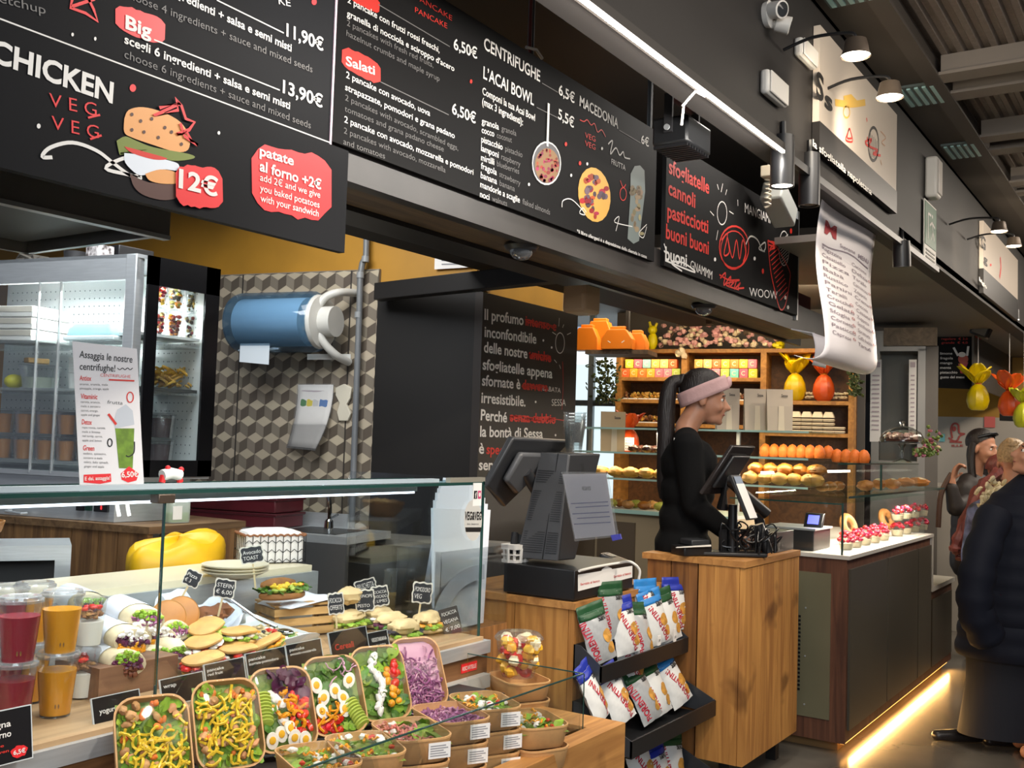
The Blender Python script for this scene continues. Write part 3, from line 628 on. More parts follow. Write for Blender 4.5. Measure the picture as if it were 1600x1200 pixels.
# dome cameras
for px, py, lb in ((815, 390, 'dome camera under fascia below the pancake board'), (1100, 484, 'dome camera under fascia below the pastry board')):
    p = atz(px, py-10, fz0+.012); r = thing('dome_camera', lb, 'camera', (p.x, p.y, fz0+.012))
    obj('base', MB().lathe([(0, 0), (.062, 0), (.066, -.012), (.055, -.028), (0, -.03)]), m_blackpl, r)
    obj('dome', MB().lathe([(.044, -.028), (.04, -.045), (.026, -.06), (0, -.066)]), glass('dome_glass', 'b7babd', .05, 2.0, .15, '9c9fa4'), r)
# twin emergency lamp, junction covers, exit signs on the upper front wall
p = aty(1196, 24, 1.3); r = thing('twin_lamp', 'small white twin-head emergency lamp high on dark wall', 'lamp', (p.x, 1.30, p.z))
obj('backplate', MB().lathe([(0, 0), (.045, 0), (.05, .02), (.03, .03), (0, .03)], mx=M.Rotation(PI/2, 4, 'X')), m_white, r)
for s_ in (-1, 1): 
    mx = M.Translation((s_*.035, -.06, -.02-.015*s_)) @ M.Rotation(PI/2+.3, 4, 'X') @ M.Rotation(.4*s_, 4, 'Y')
    h_ = obj('lamp_head', MB().lathe([(.015, -.04), (.03, -.03), (.032, .02), (.026, .022)], mx=mx), m_white, r); obj('lens', MB().lathe([(.026, .02), (0, .026)], mx=mx), glass('lamp_lens', '8a8f94', .1, 2, .3, '55585c'), h_)
for px0, px1, py0, py1, lb in ((1187, 1217, 108, 172, 'lower white square cover plate on dark upper wall'), (1240, 1264, 58, 112, 'upper white square cover plate near the pastry sign')):
    a = aty(px0, py0, 1.3); c = aty(px1, py1, 1.3); r = thing('cover_plate', lb, 'cover plate', ((a.x+c.x)/2, 1.3, c.z)); w2 = (c.x-a.x)/2; h = a.z-c.z
    obj('box', MB().box(-w2, w2, -.035, 0, 0, h), m_white, r, bev=.012); b = MB(); b.box(-w2*.9, w2*.9, -.042, -.035, h*.06, h*.94); obj('lid', b, m_white, r, bev=.008)
p = aty(1448, 280, 1.3); r = thing('emergency_light', 'tall white emergency light unit above green exit sign', 'lamp', (p.x, 1.3, p.z-.12)); obj('body', MB().box(-.06, .06, -.07, 0, 0, .24), m_white, r, bev=.015); obj('cover', MB().box(-.05, .05, -.078, -.07, .02, .22), mat('diffuser_white', 'cfc9c2', .3), r, bev=.004)
p = aty(1453, 412, 1.285); q = aty(1453, 318, 1.285); r = thing('exit_sign', 'green and white running man exit sign on dark wall', 'sign', (p.x, 1.29, p.z)); h = q.z-p.z
obj('plate', MB().box(-.16, .16, -.006, 0, 0, h), mat('exit_white', 'c9c6be', .5), r); b = MB(); b.box(-.15, .15, -.009, -.006, h*.27, h*.97); g = obj('green_field', b, mat('exit_green', '1e5a3c', .5), r)
b = MB(); E_ = Plane((p.x, 1.28, 0), (1, 0, 0)); f = lambda x, z: V((p.x+x*2.6, 1.28, p.z+z*h))
for q2 in ([(-.03, .38), (-.03, .8)], [(-.03, .8), (.0, .8)], [(.005, .4), (.02, .55), (.01, .7)], [(.02, .55), (.035, .42)], [(.01, .7), (-.012, .62)], [(.01, .7), (.04, .64)]): ribbon(b, [f(*v) for v in q2], (0, -1, 0), .014)
b.add([f(.012, .8)+V((.012*math.cos(t), 0, .012*math.sin(t))) for t in [PI*i/5 for i in range(10)]], [tuple(range(10))]); obj('running_figure', b, m_ink_w, r, W=True, smooth=False)
b = MB(); 
for k in range(3): b.box(-.12, .12, -.009, -.006, h*(.06+.06*k), h*(.085+.06*k))
obj('small_lines', b, mat('print_faint', '8f8b84', .6), r)
def sign(x0, x1, zz0, zz1, zm, label, words_, sub_, drawn):
    r = thing('shop_sign', label, 'sign', ((x0+x1)/2, 1.28, zz0)); P = Plane((x0, 1.27, 0), (1, 0, 0))
    obj('white_panel', MB().box(x0, x1, 1.27, 1.297, zm, zz1), mat('sign_cream', 'c9bdb0', .28, spec=.6), r, W=True); obj('dark_band', MB().box(x0, x1, 1.266, 1.297, zz0, zm), mat('sign_band', '221f1e', .4), r, W=True)
    return r, P
m_sgold = mat('sign_gold', 'c9a24a', .5)
r, P = sign(4.095, 5.40, 2.785, 3.302, 2.90, 'cream pastry shop sign with big black S letters above dark band', '', '', 0)
B = MB(); ptext(B, P, 'S', (1275, 148), (1287, 160), 42, .03, lift=.003); ptext(B, P, 's', (1289, 166), (1301, 175), 30, .03, lift=.003)
pring(B, P, (1365, 225), 8, 26, .014)
for i in range(5): pline(B, P, [(1360+i*2.6, 208+i*3), (1360+i*2.3, 245+i)], .006)
obj('black_letters', B, mat('print_black', '1b1817', .5), r, W=True, smooth=False)
B = MB(); pline(B, P, [(1305, 160), (1330, 163), (1352, 160)], .03); pring(B, P, (1323, 175), 5, 9, .008); ppoly(B, P, [(1318, 150), (1330, 147), (1342, 160), (1320, 164)], .002); obj('gold_mark', B, m_sgold, r, W=True, smooth=False)
B = MB(); pline(B, P, [(1327, 201), (1324, 210), (1322, 219), (1332, 221), (1330, 208), (1327, 201), (1324, 215), (1331, 216)], .008); pline(B, P, [(1355, 214), (1358, 228), (1352, 222), (1362, 218), (1358, 228), (1372, 235), (1364, 240), (1376, 243)], .012); pline(B, P, [(1354, 184), (1355, 190)], .01); obj('red_drawing', B, m_ink_r, r, W=True, smooth=False)
B = MB(); pline(B, P, [(1376, 205), (1384, 215), (1378, 222), (1383, 228)], .006); pline(B, P, [(1376, 250), (1378, 258)], .008); obj('orange_drawing', B, mat('print_tan', 'b58a6a', .5), r, W=True, smooth=False)
B = MB(); ptext(B, P, 'la sfogliatella napoletana', (1270, 228), (1362, 305), 12, .02, lift=.006); obj('band_lettering', B, m_ink_w, r, W=True, smooth=False)
r, P = sign(8.0, 9.75, 2.74, 3.27, 2.92, 'small distant cream shop sign with two dark letters', '', '', 0)
B = MB(); ptext(B, P, 'G', (1533, 384), (1540, 392), 20, .03, lift=.003); ptext(B, P, 'g', (1537, 408), (1543, 414), 13, .03, lift=.003); obj('black_letters', B, MATS['print_black'], r, W=True, smooth=False)
B = MB(); pline(B, P, [(1563, 402), (1564, 418), (1562, 434)], .04); pellipse(B, P, (1548, 414), 1.5, 2); obj('red_drawing', B, m_ink_r, r, W=True, smooth=False)
B = MB(); ptext(B, P, 'bigio', (1530, 438), (1542, 452), 6, .03, lift=.006); obj('band_lettering', B, m_ink_w, r, W=True, smooth=False)
def shop_lamp(px, py, yy, wpx, label, tgt, power):
    p = aty(px, py, yy); dep = (p-CC).dot(CF); R_ = wpx/2*dep/FPX
    r = thing('wall_lamp', label, 'lamp', (p.x, p.y, p.z), group=None)
    obj('shade', MB().lathe([(R_*.25, R_*1.25), (R_*.7, R_*1.15), (R_*.82, R_*.7), (R_*.86, R_*.4), (R_, .0), (R_*.93, .005)], n=28), mat('lamp_shade', '5a4f45', .35, metal=.4), r)
    obj('bulb_disc', MB().lathe([(R_*.93, .006), (0, .004)], n=28), emis('lamp_glow', 'fff2dc', 9), r)
    obj('arm', MB().tube(curve([(0, 0, R_*1.2), (0, .02, R_*1.7), (0, (1.28-yy)*.6, R_*1.9), (0, 1.29-yy, R_*1.4)], 5), R_*.12), m_blackpl, r)
    spot('lamp_beam', (p.x, p.y, p.z-.02), tgt, power, (1, .86, .66), 115, .6, .05)
shop_lamp(1337, 88, 1.02, 46, 'nearest round wall lamp shining on pastry sign', (4.55, 1.29, 2.9), 12)
shop_lamp(1390, 153, 1.02, 42, 'second round wall lamp shining on pastry sign', (5.15, 1.29, 2.9), 12)
shop_lamp(1561, 362, 1.0, 26, 'nearer round lamp over distant cream sign', (8.5, 1.29, 2.95), 14)
shop_lamp(1584, 385, 1.0, 24, 'farther round lamp over distant cream sign', (9.4, 1.29, 2.95), 14)
a = aty(1215, 225, 1.29); b = MB(); b.box(3.72, 6.5, 1.275, 1.30, 2.655, 2.685); tr = tag(obj('light_track', b, m_blackpl), 'black light track under the upper front wall', 'track')
def track_spot(px, py, yy, L_, Rr, tilt, lit, label):
    p = aty(px, py, yy); mx = M.Rotation(tilt, 4, 'Y'); r = thing('track_spot', label, 'spotlight', (p.x, p.y, p.z))
    obj('barrel', MB().lathe([(Rr*.5, L_), (Rr*.95, L_*.97), (Rr, L_*.5), (Rr, 0), (Rr*.85, .004)], mx=mx), m_blackpl, r)
    obj('lens', MB().lathe([(Rr*.86, .006), (0, .008)], mx=mx), emis('spot_glow', 'fff3e0', 12) if lit else mat('spot_off', '2b2b2d', .2), r)
    obj('mount', MB().tube([mx @ V((0, 0, L_*.8)), (0, .0, L_+.05), (0, 1.285-p.y, 2.66-p.z)], .011), m_blackpl, r)
    if lit: spot('spot_beam', (p.x, p.y, p.z-.02), (p.x+.2, 1.9, .9), 16, (1, .88, .72), 70, .6, .03)
track_spot(1222, 292, 1.29, .20, .045, 0, True, 'lit black spotlight left of hanging paper menu')
track_spot(1264, 322, 1.29, .22, .042, 0, False, 'unlit black spotlight directly above hanging paper menu')
track_spot(1409, 417, 1.29, .14, .046, -.12, True, 'lit black spotlight right of hanging paper menu')
p = aty(1357, 352, 1.5); r = thing('tube_lamp', 'short glowing tube lamp behind the light track', 'lamp', (p.x, p.y, p.z)); obj('tube', MB().box(-.18, .18, -.015, .015, 0, .03), emis('tube_glow', 'fff4e4', 6), r, bev=.006); obj('housing', MB().box(-.2, .2, -.02, .02, .03, .06), m_alu, r); obj('hanger', MB().tube([(0, 0, .06), (0, 0, 3.4-p.z)], .006), m_blackpl, r)
p = aty(1216, 312, 1.85); r = thing('wall_heater', 'pale box unit with coiled cord behind right end of pastry board', 'unit', (p.x, p.y, p.z-.05)); mx = M.Rotation(.45, 4, 'Y')
obj('body', MB().box(-.13, .13, -.06, .06, -.03, .09, mx), mat('unit_grey', '9d9f9b', .4), r, bev=.012); obj('switch_box', MB().box(-.20, -.10, -.05, .03, .13, .19), mat('unit_cream', 'cbbfa8', .5), r, bev=.006)
b = MB(); b.tube([(-.16+.016*math.cos(i*.9), .016*math.sin(i*.9), .13-i*.0035) for i in range(46)], .005, 6); obj('coiled_cord', b, mat('cord_cream', 'cfc6b4', .5), r)
obj('bracket', MB().tube([(-.15, 0, .19), (-.15, 0, .8)], .008), m_grey, r)
PM = Plane((0, 1.40, 0), (1, 0, 0))
a = aty(1286, 300, 1.40); c = aty(1366, 345, 1.40); H_ = a.z-aty(1282, 560, 1.40).z; Wd = c.x-a.x
def sheet(u, v):
    s = v*H_*1.06; zz = a.z-s; y = 1.40+.012*math.sin(u*5+v*4)+.02*math.sin(v*6)
    x = a.x+u*Wd*(1+.10*v**2)+.012*math.sin(v*8)-.02*v
    if v > .86: k = (v-.86)/.14; zz = a.z-.86*H_*1.06-.07*math.sin(k*2.2); y += .11*k*k; x -= .07*k*k
    return V((x, y, zz))
r = thing('paper_menu', 'long curling handwritten paper menu hanging from the light track', 'menu', (a.x+Wd/2, 1.40, a.z-H_))
b = MB(); b.grid(sheet, 14, 60); o = obj('sheet', b, mat('paper_menu', 'f0e9ea', .8), r, W=True); so = o.modifiers.new('thick', 'SOLIDIFY'); so.thickness = .0015
b = MB(); b.grid(lambda u, v: sheet(u, 0)+V((0, -.006, .03-v*.06)), 14, 1); so = obj('tape', b, mat('kraft_tape', 'a58f73', .6), r, W=True); s2 = so.modifiers.new('thick', 'SOLIDIFY'); s2.thickness = .004
def onsheet(mb, s, u0, v0, u1, cap, bold=.0, dv=.0):
    vs, fs = glyphs(s, bold); x0 = min(p.x for p in vs); x1 = max(p.x for p in vs); kx = (u1-u0)/(x1-x0)
    mb.add([sheet(u0+(p.x-x0)*kx, v0-p.y*cap/.73/(H_*1.06)+dv*(p.x-x0)/(x1-x0))+V((0, -.004, 0)) for p in vs], fs)
K, R2 = MB(), MB()
onsheet(R2, 'M', .12, .20, .32, .06, .04); onsheet(K, 'Supreme', .38, .235, .62, .02); onsheet(K, 'MENU', .68, .245, .9, .022, .01)
ribbon(K, [sheet(u/10, .262+.012*math.sin(u*.9))+V((0, -.004, 0)) for u in range(1, 10)], (0, -1, 0), .006)
lw_ = ['Ragazzina', 'Casatiello', 'Pizza', 'Babà', 'Rustico', 'Panini', 'Taralli', 'Crocchè', 'Gelato', 'Sfoglia', 'Cornetti', 'Pasticcio', 'Caprese']
rw_ = ['Cuccume', 'Delizie', 'Tarallo', 'Cannoncino', 'Zeppole', 'Crema', 'Coccole', 'Cassata', 'Zuppetta', 'Semifreddo', 'Spremuta', 'Caffè freddo', 'Tartufi']
for i in range(13):
    v = .30+i*.041; onsheet(K, lw_[i], .10, v, .40+.05*(i % 3), .018, .0, .01); onsheet(K, rw_[i], .56, v+.015, .86+.04*(i % 2), .018, .0, .01)
    if i > 6: onsheet(R2, '€6', .44, v, .50, .014)
    if i % 2: onsheet(R2, '€4', .92, v+.02, .98, .014)
obj('handwriting', K, mat('ink_dark', '8a7a86', .7), r, W=True, smooth=False); obj('red_writing', R2, mat('ink_red', 'a8323a', .7), r, W=True, smooth=False)
# white scoop of paper curling at the fascia end
b = MB(); p0 = aty(1258, 520, 1.9)
b.grid(lambda u, v: V((p0.x+u*.26, 1.86-.02*math.sin(v*3), p0.z-v*.19+.02*math.sin(v*3.1)*u)), 8, 8); b.tube([(p0.x+.05, 1.86, p0.z), (p0.x+.05, 2.0, p0.z+.03)], .004); o = tag(obj('paper_sheet', b, mat('paper_cool', 'd3d2e0', .6)), 'blank pale sheet curling behind bottom of hanging paper menu', 'paper'); s2 = o.modifiers.new('thick', 'SOLIDIFY'); s2.thickness = .0015
b = MB(); b.box(6.1, 6.6, 2.08, 2.5, 2.438, 2.56); tag(obj('crate', b, mat('maroon', '5e1626', .5), bev=.01), 'maroon crate on top of fascia behind the hanging menu', 'crate')
b = MB(); b.box(6.2, 6.9, 2.6, 2.98, 2.49, 2.52); b.box(6.2, 6.9, 2.6, 2.98, 2.66, 2.69); b.box(6.2, 6.24, 2.6, 2.64, 2.36, 2.7); b.box(6.86, 6.9, 2.6, 2.64, 2.36, 2.7); tag(obj('storage_rack', b, wood('rack_wood', '6b5844', '4d3f31', 1, 'X')), 'dim wooden rack above fascia beside the pastry board end', 'rack')
m_woodk = wood('kitchen_planks', '8f6840', '5e4128', 1.0, 'Z')
m_container = glass('clear_plastic', 'f6f8f8', .08, 2, .03, 'ffffff')
def inC(o, along, deep, z): return V((o.x, o.y, 0))-CDIR*along+CNRM*deep+V((0, 0, z))
FC = V((2.60, 3.60, 0)); ZT, ZB = 2.275, 1.36
FPn = Plane((FC.x, FC.y, 0), CDIR)
r = thing('display_fridge', 'steel and glass corner display fridge holding fruit cups and takeaway boxes', 'fridge', (FC.x, FC.y, ZB))
rc = [inC(FC, 1.15, 0, 0), FC.copy(), V((3.02, 3.60, 0)), inC(FC, 1.15, .46, 0)]
def poly_slab(mb, pts, z0, z1): return mb.slab([V((p.x, p.y, z0)) for p in pts], (0, 0, 1), z1-z0)
b = MB(); poly_slab(b, rc, ZT-.015, ZT); poly_slab(b, rc, ZB-.01, ZB+.01)
obj('cabinet', b, m_steel, r, W=True, smooth=False)
b = MB(); b.slab([inC(FC, 1.15, 0, ZT-.105), inC(FC, 0, 0, ZT-.105), inC(FC, 0, 0, ZT), inC(FC, 1.15, 0, ZT)], CNRM, .03); obj('top_rail', b, m_steel, r, W=True, smooth=False)
b = MB(); b.slab([inC(FC, .055, -.004, ZB), inC(FC, 0, -.004, ZB), inC(FC, 0, -.004, ZT), inC(FC, .055, -.004, ZT)], CNRM, .05); obj('corner_post', b, m_steel, r, W=True, bev=.004)
b = MB(); b.slab([inC(FC, 1.15, .006, ZB), inC(FC, .05, .006, ZB), inC(FC, .05, .006, ZT-.1), inC(FC, 1.15, .006, ZT-.1)], CNRM, .004); obj('sliding_glass', b, m_clear, r, W=True, smooth=False)
b = MB(); 
for a0 in (.40, .52): b.slab([inC(FC, a0+.004, -.002, ZB), inC(FC, a0, -.002, ZB), inC(FC, a0, -.002, ZT-.1), inC(FC, a0+.004, -.002, ZT-.1)], CNRM, .01)
obj('sliding_edge', b, m_alu, r, W=True, smooth=False)
# right side: black frame round a pane
RX0, RX1 = 2.602, 3.02; ry = 3.598
b = MB(); b.box(RX0+.045, RX1, ry-.012, ry, ZT-.12, ZT); b.box(RX0+.045, RX1, ry-.012, ry, ZB, ZB+.07); b.box(RX0+.045, RX0+.10, ry-.012, ry, ZB, ZT); b.box(RX1-.075, RX1, ry-.012, ry, ZB, ZT)
obj('side_frame', b, mat('gloss_black', '0e0e10', .2), r, W=True, smooth=False)
b = MB(); b.box(RX0+.1, RX1-.075, ry-.006, ry-.003, ZB+.07, ZT-.12); obj('side_glass', b, m_clear, r, W=True, smooth=False)
b = MB(); b.box(2.96, 2.975, 3.615, 4.0, ZB, ZT-.02); pp = [inC(FC, 1.15, .40, 0), inC(FC, .1, .40, 0)]; b.slab([V((pp[0].x, pp[0].y, ZB)), V((pp[1].x, pp[1].y, ZB)), V((pp[1].x, pp[1].y, ZT-.02)), V((pp[0].x, pp[0].y, ZT-.02))], CNRM, .01)
obj('inner_lining', b, mat('fridge_lining', 'cfd3d2', .4), r, W=True, smooth=False)
b = MB()
for i in range(34):
    for j in range(22):
        c = inC(FC, .12+i*.03, .397, ZB+.06+j*.037); b.add([c-CDIR*.004, c+V((0, 0, .004)), c+CDIR*.004, c-V((0, 0, .004))], [(0, 1, 2, 3)])
for i in range(11):
    for j in range(22): c = V((2.957, 3.66+i*.03, ZB+.06+j*.037)); b.add([c+V((0, -.004, 0)), c+V((0, 0, .004)), c+V((0, .004, 0)), c-V((0, 0, .004))], [(0, 1, 2, 3)])
obj('perforation', b, mat('perforation', '60676a', .6), r, W=True, smooth=False)
shz = [FPn.px(100, 530).z, FPn.px(100, 606).z]
for k, z in enumerate(shz+[ZB+.05]):
    b = MB(); poly_slab(b, [inC(FC, 1.13, .02, 0), inC(FC, .03, .02, 0), V((2.95, 3.62, 0)), inC(FC, 1.13, .39, 0)], z-.012, z); obj('shelf', b, glass('shelf_pane', 'f0f4f4', .05, 2, .22, 'd9dedd'), r, W=True, smooth=False)
sh1, sh2, sh3 = shz[0], shz[1], ZB+.05
area('fridge_tube', tuple(inC(FC, .5, .12, ZT-.13)), tuple(inC(FC, .5, .2, ZB)), .8, .05, 6, (.95, 1, 1))
spot('fridge_side_lamp', (2.80, 3.70, ZT-.05), (2.80, 3.74, ZB), 9, (1, .97, .9), 120, .5, .05)
# contents seen through the front
def container(name, label, c, r0, r1, h, fill, fm, group=None, cat='tub', lidm=None):
    t = thing(name, label, cat, tuple(c), 0, group)
    obj('tub', MB().lathe([(0, .001), (r0, .001), (r1, h), (r1+.003, h), (r0+.002, 0), (0, 0)], n=20), m_container, t)
    if fill: obj('filling', MB().lathe([(0, .003), (r0-.002, .003), (r0+(r1-r0)*fill-.002, h*fill), (0, h*fill+.003)], n=20), fm, t)
    obj('lid', MB().lathe([(r1+.004, h-.004), (r1+.005, h+.004), (r1*.8, h+.008), (0, h+.008)], n=20), lidm or m_container, t)
    return t
m_oj = mat('orange_juice', 'd9881c', .3); m_plum = mat('plum_juice', '3a1a28', .3)
for i in range(5):
    for j in range(2):
        px = 8+i*33
        q = FPn.px(px, 640, -.10); c = V((q.x, q.y, sh3+j*.112))
        container('juice_tub', '%s clear tub of orange juice on %s row of fridge, seen through the sliding glass' % (('leftmost', 'second', 'third', 'fourth', 'rightmost')[i], ('lower', 'upper')[j]), c, .036, .045, .10, .85, m_oj, 'juice tubs in the fridge')
q = FPn.px(40, 560, -.14)
for j in range(3):
    t = thing('takeout_box', '%s of three flat white takeaway cartons stacked in fridge' % ('lowest', 'middle', 'topmost')[j], 'carton', (q.x, q.y, sh1+j*.052), ANGC+.1, 'cartons in the fridge'); obj('carton', MB().box(-.17, .13, -.12, .12, 0, .048), m_paper, t, bev=.004); obj('flap', MB().box(-.165, .125, -.122, -.119, .022, .046), mat('carton_edge', 'cfc6b8', .7), t)
q = FPn.px(165, 520, -.14); t = thing('cake_box', 'clear domed plastic pastry box beside white cartons in fridge', 'box', (q.x, q.y, sh1), ANGC); obj('tray', MB().box(-.14, .14, -.10, .10, 0, .02), mat('tray_white', 'dfe6e8', .4), t, bev=.006); obj('dome', MB().loft([[V((x*k, y*k, z)) for x, y in rrect(.28, .2, .04)] for z, k in ((.02, 1), (.05, .96), (.07, .85))]), glass('dome_blueish', 'd9eef2', .08, 2, .25, 'dff2f6'), t)
q = FPn.px(62, 600, -.14); container('salad_tub', 'clear tub with brown wooden scoop on middle fridge shelf', (q.x, q.y, sh2), .07, .085, .10, .5, mat('tub_pale', 'c9cdb8', .5)); b = MB(); b.box(q.x-.07, q.x+.03, q.y-.02, q.y+.02, sh2+.112, sh2+.135); tag(obj('butter_block', b, mat('butter_brown', 'a07a42', .6), bev=.004), 'brown wrapped block lying on clear tub in fridge', 'block')
q = FPn.px(22, 600, -.12); b = MB(); b.ball((q.x, q.y, sh2+.032), (.045, .034, .032), mx=None); tag(obj('lemon', b, mat('lemon_skin', 'c9c02e', .45, bump=.1, nscale=60)), 'green-yellow lemon on middle fridge shelf', 'lemon')
q = FPn.px(120, 600, -.15); t = thing('paper_cup', 'stacked white paper cups on middle fridge shelf', 'cup', (q.x, q.y, sh2)); b = MB()
for k in range(4): b.lathe([(.03, k*.022), (.038, .07+k*.022), (.041, .072+k*.022)], n=18)
obj('cups', b, m_paper, t)
q = FPn.px(108, 690, -.16); container('sauce_tub', 'tall clear tub standing between juice tubs and sign in fridge', (q.x, q.y, sh3), .03, .036, .2, .2, mat('tub_pale', 'c9cdb8', .5))
# fruit cups behind the side pane
fruit_cols = [('d7402f', 'e7b53c', '7a2338'), ('9c9a3a', 'e08a24', '4a3a22'), ('7a6b34', 'd9b25a', '5a4a2a'), ('c9332c', '5a1a2e', 'e0c07a'), ('8c2a22', 'e08e2a', '5a2a20'), ('8a1f24', 'c9b27a', '3a2a20')]
def fruit_cup(c, label, cols, seed, R_=.038, h=.105, group='fruit cups behind the fridge side pane'):
    t = thing('fruit_cup', label, 'cup', tuple(c), 0, group); rnd = random.Random(seed)
    obj('cup', MB().lathe([(0, .002), (R_*.7, .002), (R_, h), (R_*1.06, h), (R_*1.06, h+.003)], n=18), m_container, t)
    obj('lid', MB().lathe([(R_*1.08, h), (R_*1.06, h+.006), (R_*.9, h+.02), (R_*.4, h+.026), (0, h+.026)], n=18), m_container, t)
    for k, cc in enumerate(cols):
        b = MB()
        for i in range(13):
            z = .012+(h-.012)*rnd.random(); rr = (R_*.7+(R_*.3)*z/h-.010)*math.sqrt(rnd.uniform(.35, 1)); a = rnd.uniform(0, 6.28)
            b.ball((rr*math.cos(a), rr*math.sin(a), z), (R_*.30, R_*.26, R_*.24), 7, 5, M.Rotation(a, 3, 'Z'), .3, i)
        obj('fruit', b, mat('fruit_'+cc, cc, .35, var=.15), t)
    return t
zc1 = aty(275, 530, 3.74).z; zc0 = aty(275, 487, 3.74).z
b = MB(); b.box(2.70, 2.95, 3.62, 3.85, zc0-.008, zc0-.003); obj('cup_shelf', b, m_clear, r, W=True, smooth=False)
b = MB(); b.box(2.64, 2.95, 3.62, 3.9, zc1-.012, zc1); obj('cup_shelf', b, mat('shelf_white', 'c9cccb', .35), r, W=True, smooth=False)
for j, (row, z) in enumerate((('upper', zc0), ('lower', zc1))):
    for i, px in enumerate((247, 273, 300)):
        p = aty(px, 500, 3.70); fruit_cup((p.x, 3.70, z), '%s fruit cup in the %s row behind fridge side pane' % (('left', 'middle', 'right')[i], row), fruit_cols[j*3+i], j*3+i, .034, .098)
zp = aty(270, 609, 3.72).z; p = aty(266, 600, 3.74); b = MB(); b.box(2.64, 2.95, 3.62, 3.9, zp-.014, zp); obj('tray_shelf', b, mat('shelf_dark', '4c4d4c', .4), r, W=True, smooth=False)
t = thing('pasta_tray', 'clear tray heaped with pale yellow pasta behind fridge side pane', 'tray', (p.x, 3.74, zp)); b = MB(); rnd = random.Random(3)
obj('tray', MB().loft([[V((x*k, y*k, z)) for x, y in rrect(.24, .16, .03)] for z, k in ((0, .85), (.06, 1))], cap=False), m_container, t)
for i in range(60): 
    a = rnd.uniform(0, 6.28); x, y, z = rnd.uniform(-.095, .095), rnd.uniform(-.06, .06), .02+.075*rnd.random()
    b.tube([(x+.022*math.cos(q), y+.012*math.sin(q), z+.012*math.sin(q+a)) for q in [a+.7*k for k in range(6)]], .006, 6)
obj('pasta', b, mat('pasta', 'd9a94a', .5, var=.15), t)
for j in range(2):
    p = aty(252, 700, 3.72); container('plum_tub', '%s dark purple tub behind fridge side pane' % ('lower', 'upper')[j], (p.x-.01, 3.73, sh3+j*.112), .058, .066, .10, .85, m_plum, 'plum tubs in the fridge')
# steel base with handle and switches, and plank counter
ZS = 1.175
r = thing('steel_cabinet', 'stainless drawer base under display fridge with switches and handle', 'base unit', tuple(inC(FC, .5, 0, ZS)))
b = MB(); poly_slab(b, [inC(FC, 1.15, .01, 0), inC(FC, .06, .01, 0), V((2.95, 3.64, 0)), inC(FC, 1.15, .42, 0)], ZS, ZB-.012); obj('body', b, m_steel, r, W=True, smooth=False)
b = MB(); q = [FPn.px(18, 798), FPn.px(42, 802)]; b.tube([q[0]-CNRM*.0, q[0]-CNRM*.03, q[1]-CNRM*.03, q[1]], .006); obj('handle', b, m_steel, r, W=True)
for px, py, w2, m_, nm in ((124, 791, .018, m_blackpl, 'switch'), (137, 791, .014, mat('green_switch', '12352a', .4), 'switch'), (157, 793, .035, m_blackpl, 'thermostat')):
    q = FPn.px(px, py, .002); b = MB(); b.slab([q-CDIR*w2-V((0, 0, .018)), q+CDIR*w2-V((0, 0, .018)), q+CDIR*w2+V((0, 0, .018)), q-CDIR*w2+V((0, 0, .018))], CNRM, .012); o = obj(nm, b, m_, r, W=True, smooth=False)
q = FPn.px(158, 793, .004); T = MB(); text(T, '8', q-CDIR*.004-V((0, 0, .008)), CDIR, (0, 0, 1), .008, .016, .02); obj('red_digit', T, emis('red_led', 'e0262a', 2), r, W=True, smooth=False)
r = thing('plank_counter', 'brown upright plank counter below display fridge', 'counter', tuple(inC(FC, .4, -.02, 0)))
b = MB(); a = -.16
for k in range(8): 
    w2 = (.15, .10, .14, .15, .17, .19, .13, .2)[k]; b.mark(); b.slab([inC(FC, a+w2-.004, -.04, 0), inC(FC, a, -.04, 0), inC(FC, a, -.04, ZS-.03), inC(FC, a+w2-.004, -.04, ZS-.03)], CNRM, .03); a += w2
obj('plank', b, m_woodk, r, W=True, smooth=False)
ext = inC(FC, -.16, 0, 0)
b = MB(); poly_slab(b, [inC(FC, 1.1, -.045, 0), inC(FC, -.17, -.045, 0), V((3.10, 3.44, 0)), V((3.10, 3.9, 0)), inC(FC, 1.1, .5, 0)], ZS-.03, ZS-.002); obj('top', b, wood('kitchen_top', '7e6142', '59402a', 1, 'X'), r, W=True, smooth=False)
b = MB(); b.box(2.68, 3.08, 3.44, 3.47, 0, ZS-.03); obj('side_boards', b, m_woodk, r, W=True, smooth=False)
# soap bottle and maroon crates on the counter
p = atz(276, 826, ZS)
p = V((2.80, 3.52, ZS)); p = aty(276, 820, 3.52)
t = thing('spray_bottle', 'white soap bottle with green liquid beside maroon crates', 'bottle', (p.x, 3.52, ZS))
obj('body', MB().loft([[V((x*k, y*k, z)) for x, y in rrect(.105, .06, .022)] for z, k in ((0, .95), (.01, 1), (.085, 1), (.10, .75), (.105, .4))]), glass('bottle_pet', 'e6efe9', .1, 1.5, .35, 'e8ece6'), t); obj('soap', MB().loft([[V((x*k, y*k, z)) for x, y in rrect(.098, .054, .02)] for z, k in ((.004, .95), (.04, 1))]), mat('soap_green', '7fae3c', .3), t); obj('label', MB().box(-.046, .0, -.0315, -.030, .015, .07), m_paper, t)
obj('pump', MB().lathe([(.014, .10), (.014, .12), (.005, .122), (.005, .135)]).box(-.03, .008, -.006, .006, .132, .14), m_white, t)
m_maroon = mat('crate_maroon', '5a1520', .45, noise=.3, nscale=6)
SK = V((3.35, 4.05, 0))
KC = Plane((SK.x, SK.y, 0), CDIR)
def kc(px, z, lift=0): q = KC.px(px, 700, lift); return V((q.x, q.y, z))
r = thing('sink_counter', 'stainless sink counter standing against tiled wall', 'sink', tuple(kc(450, 0)))
zt = KC.px(440, 832).z
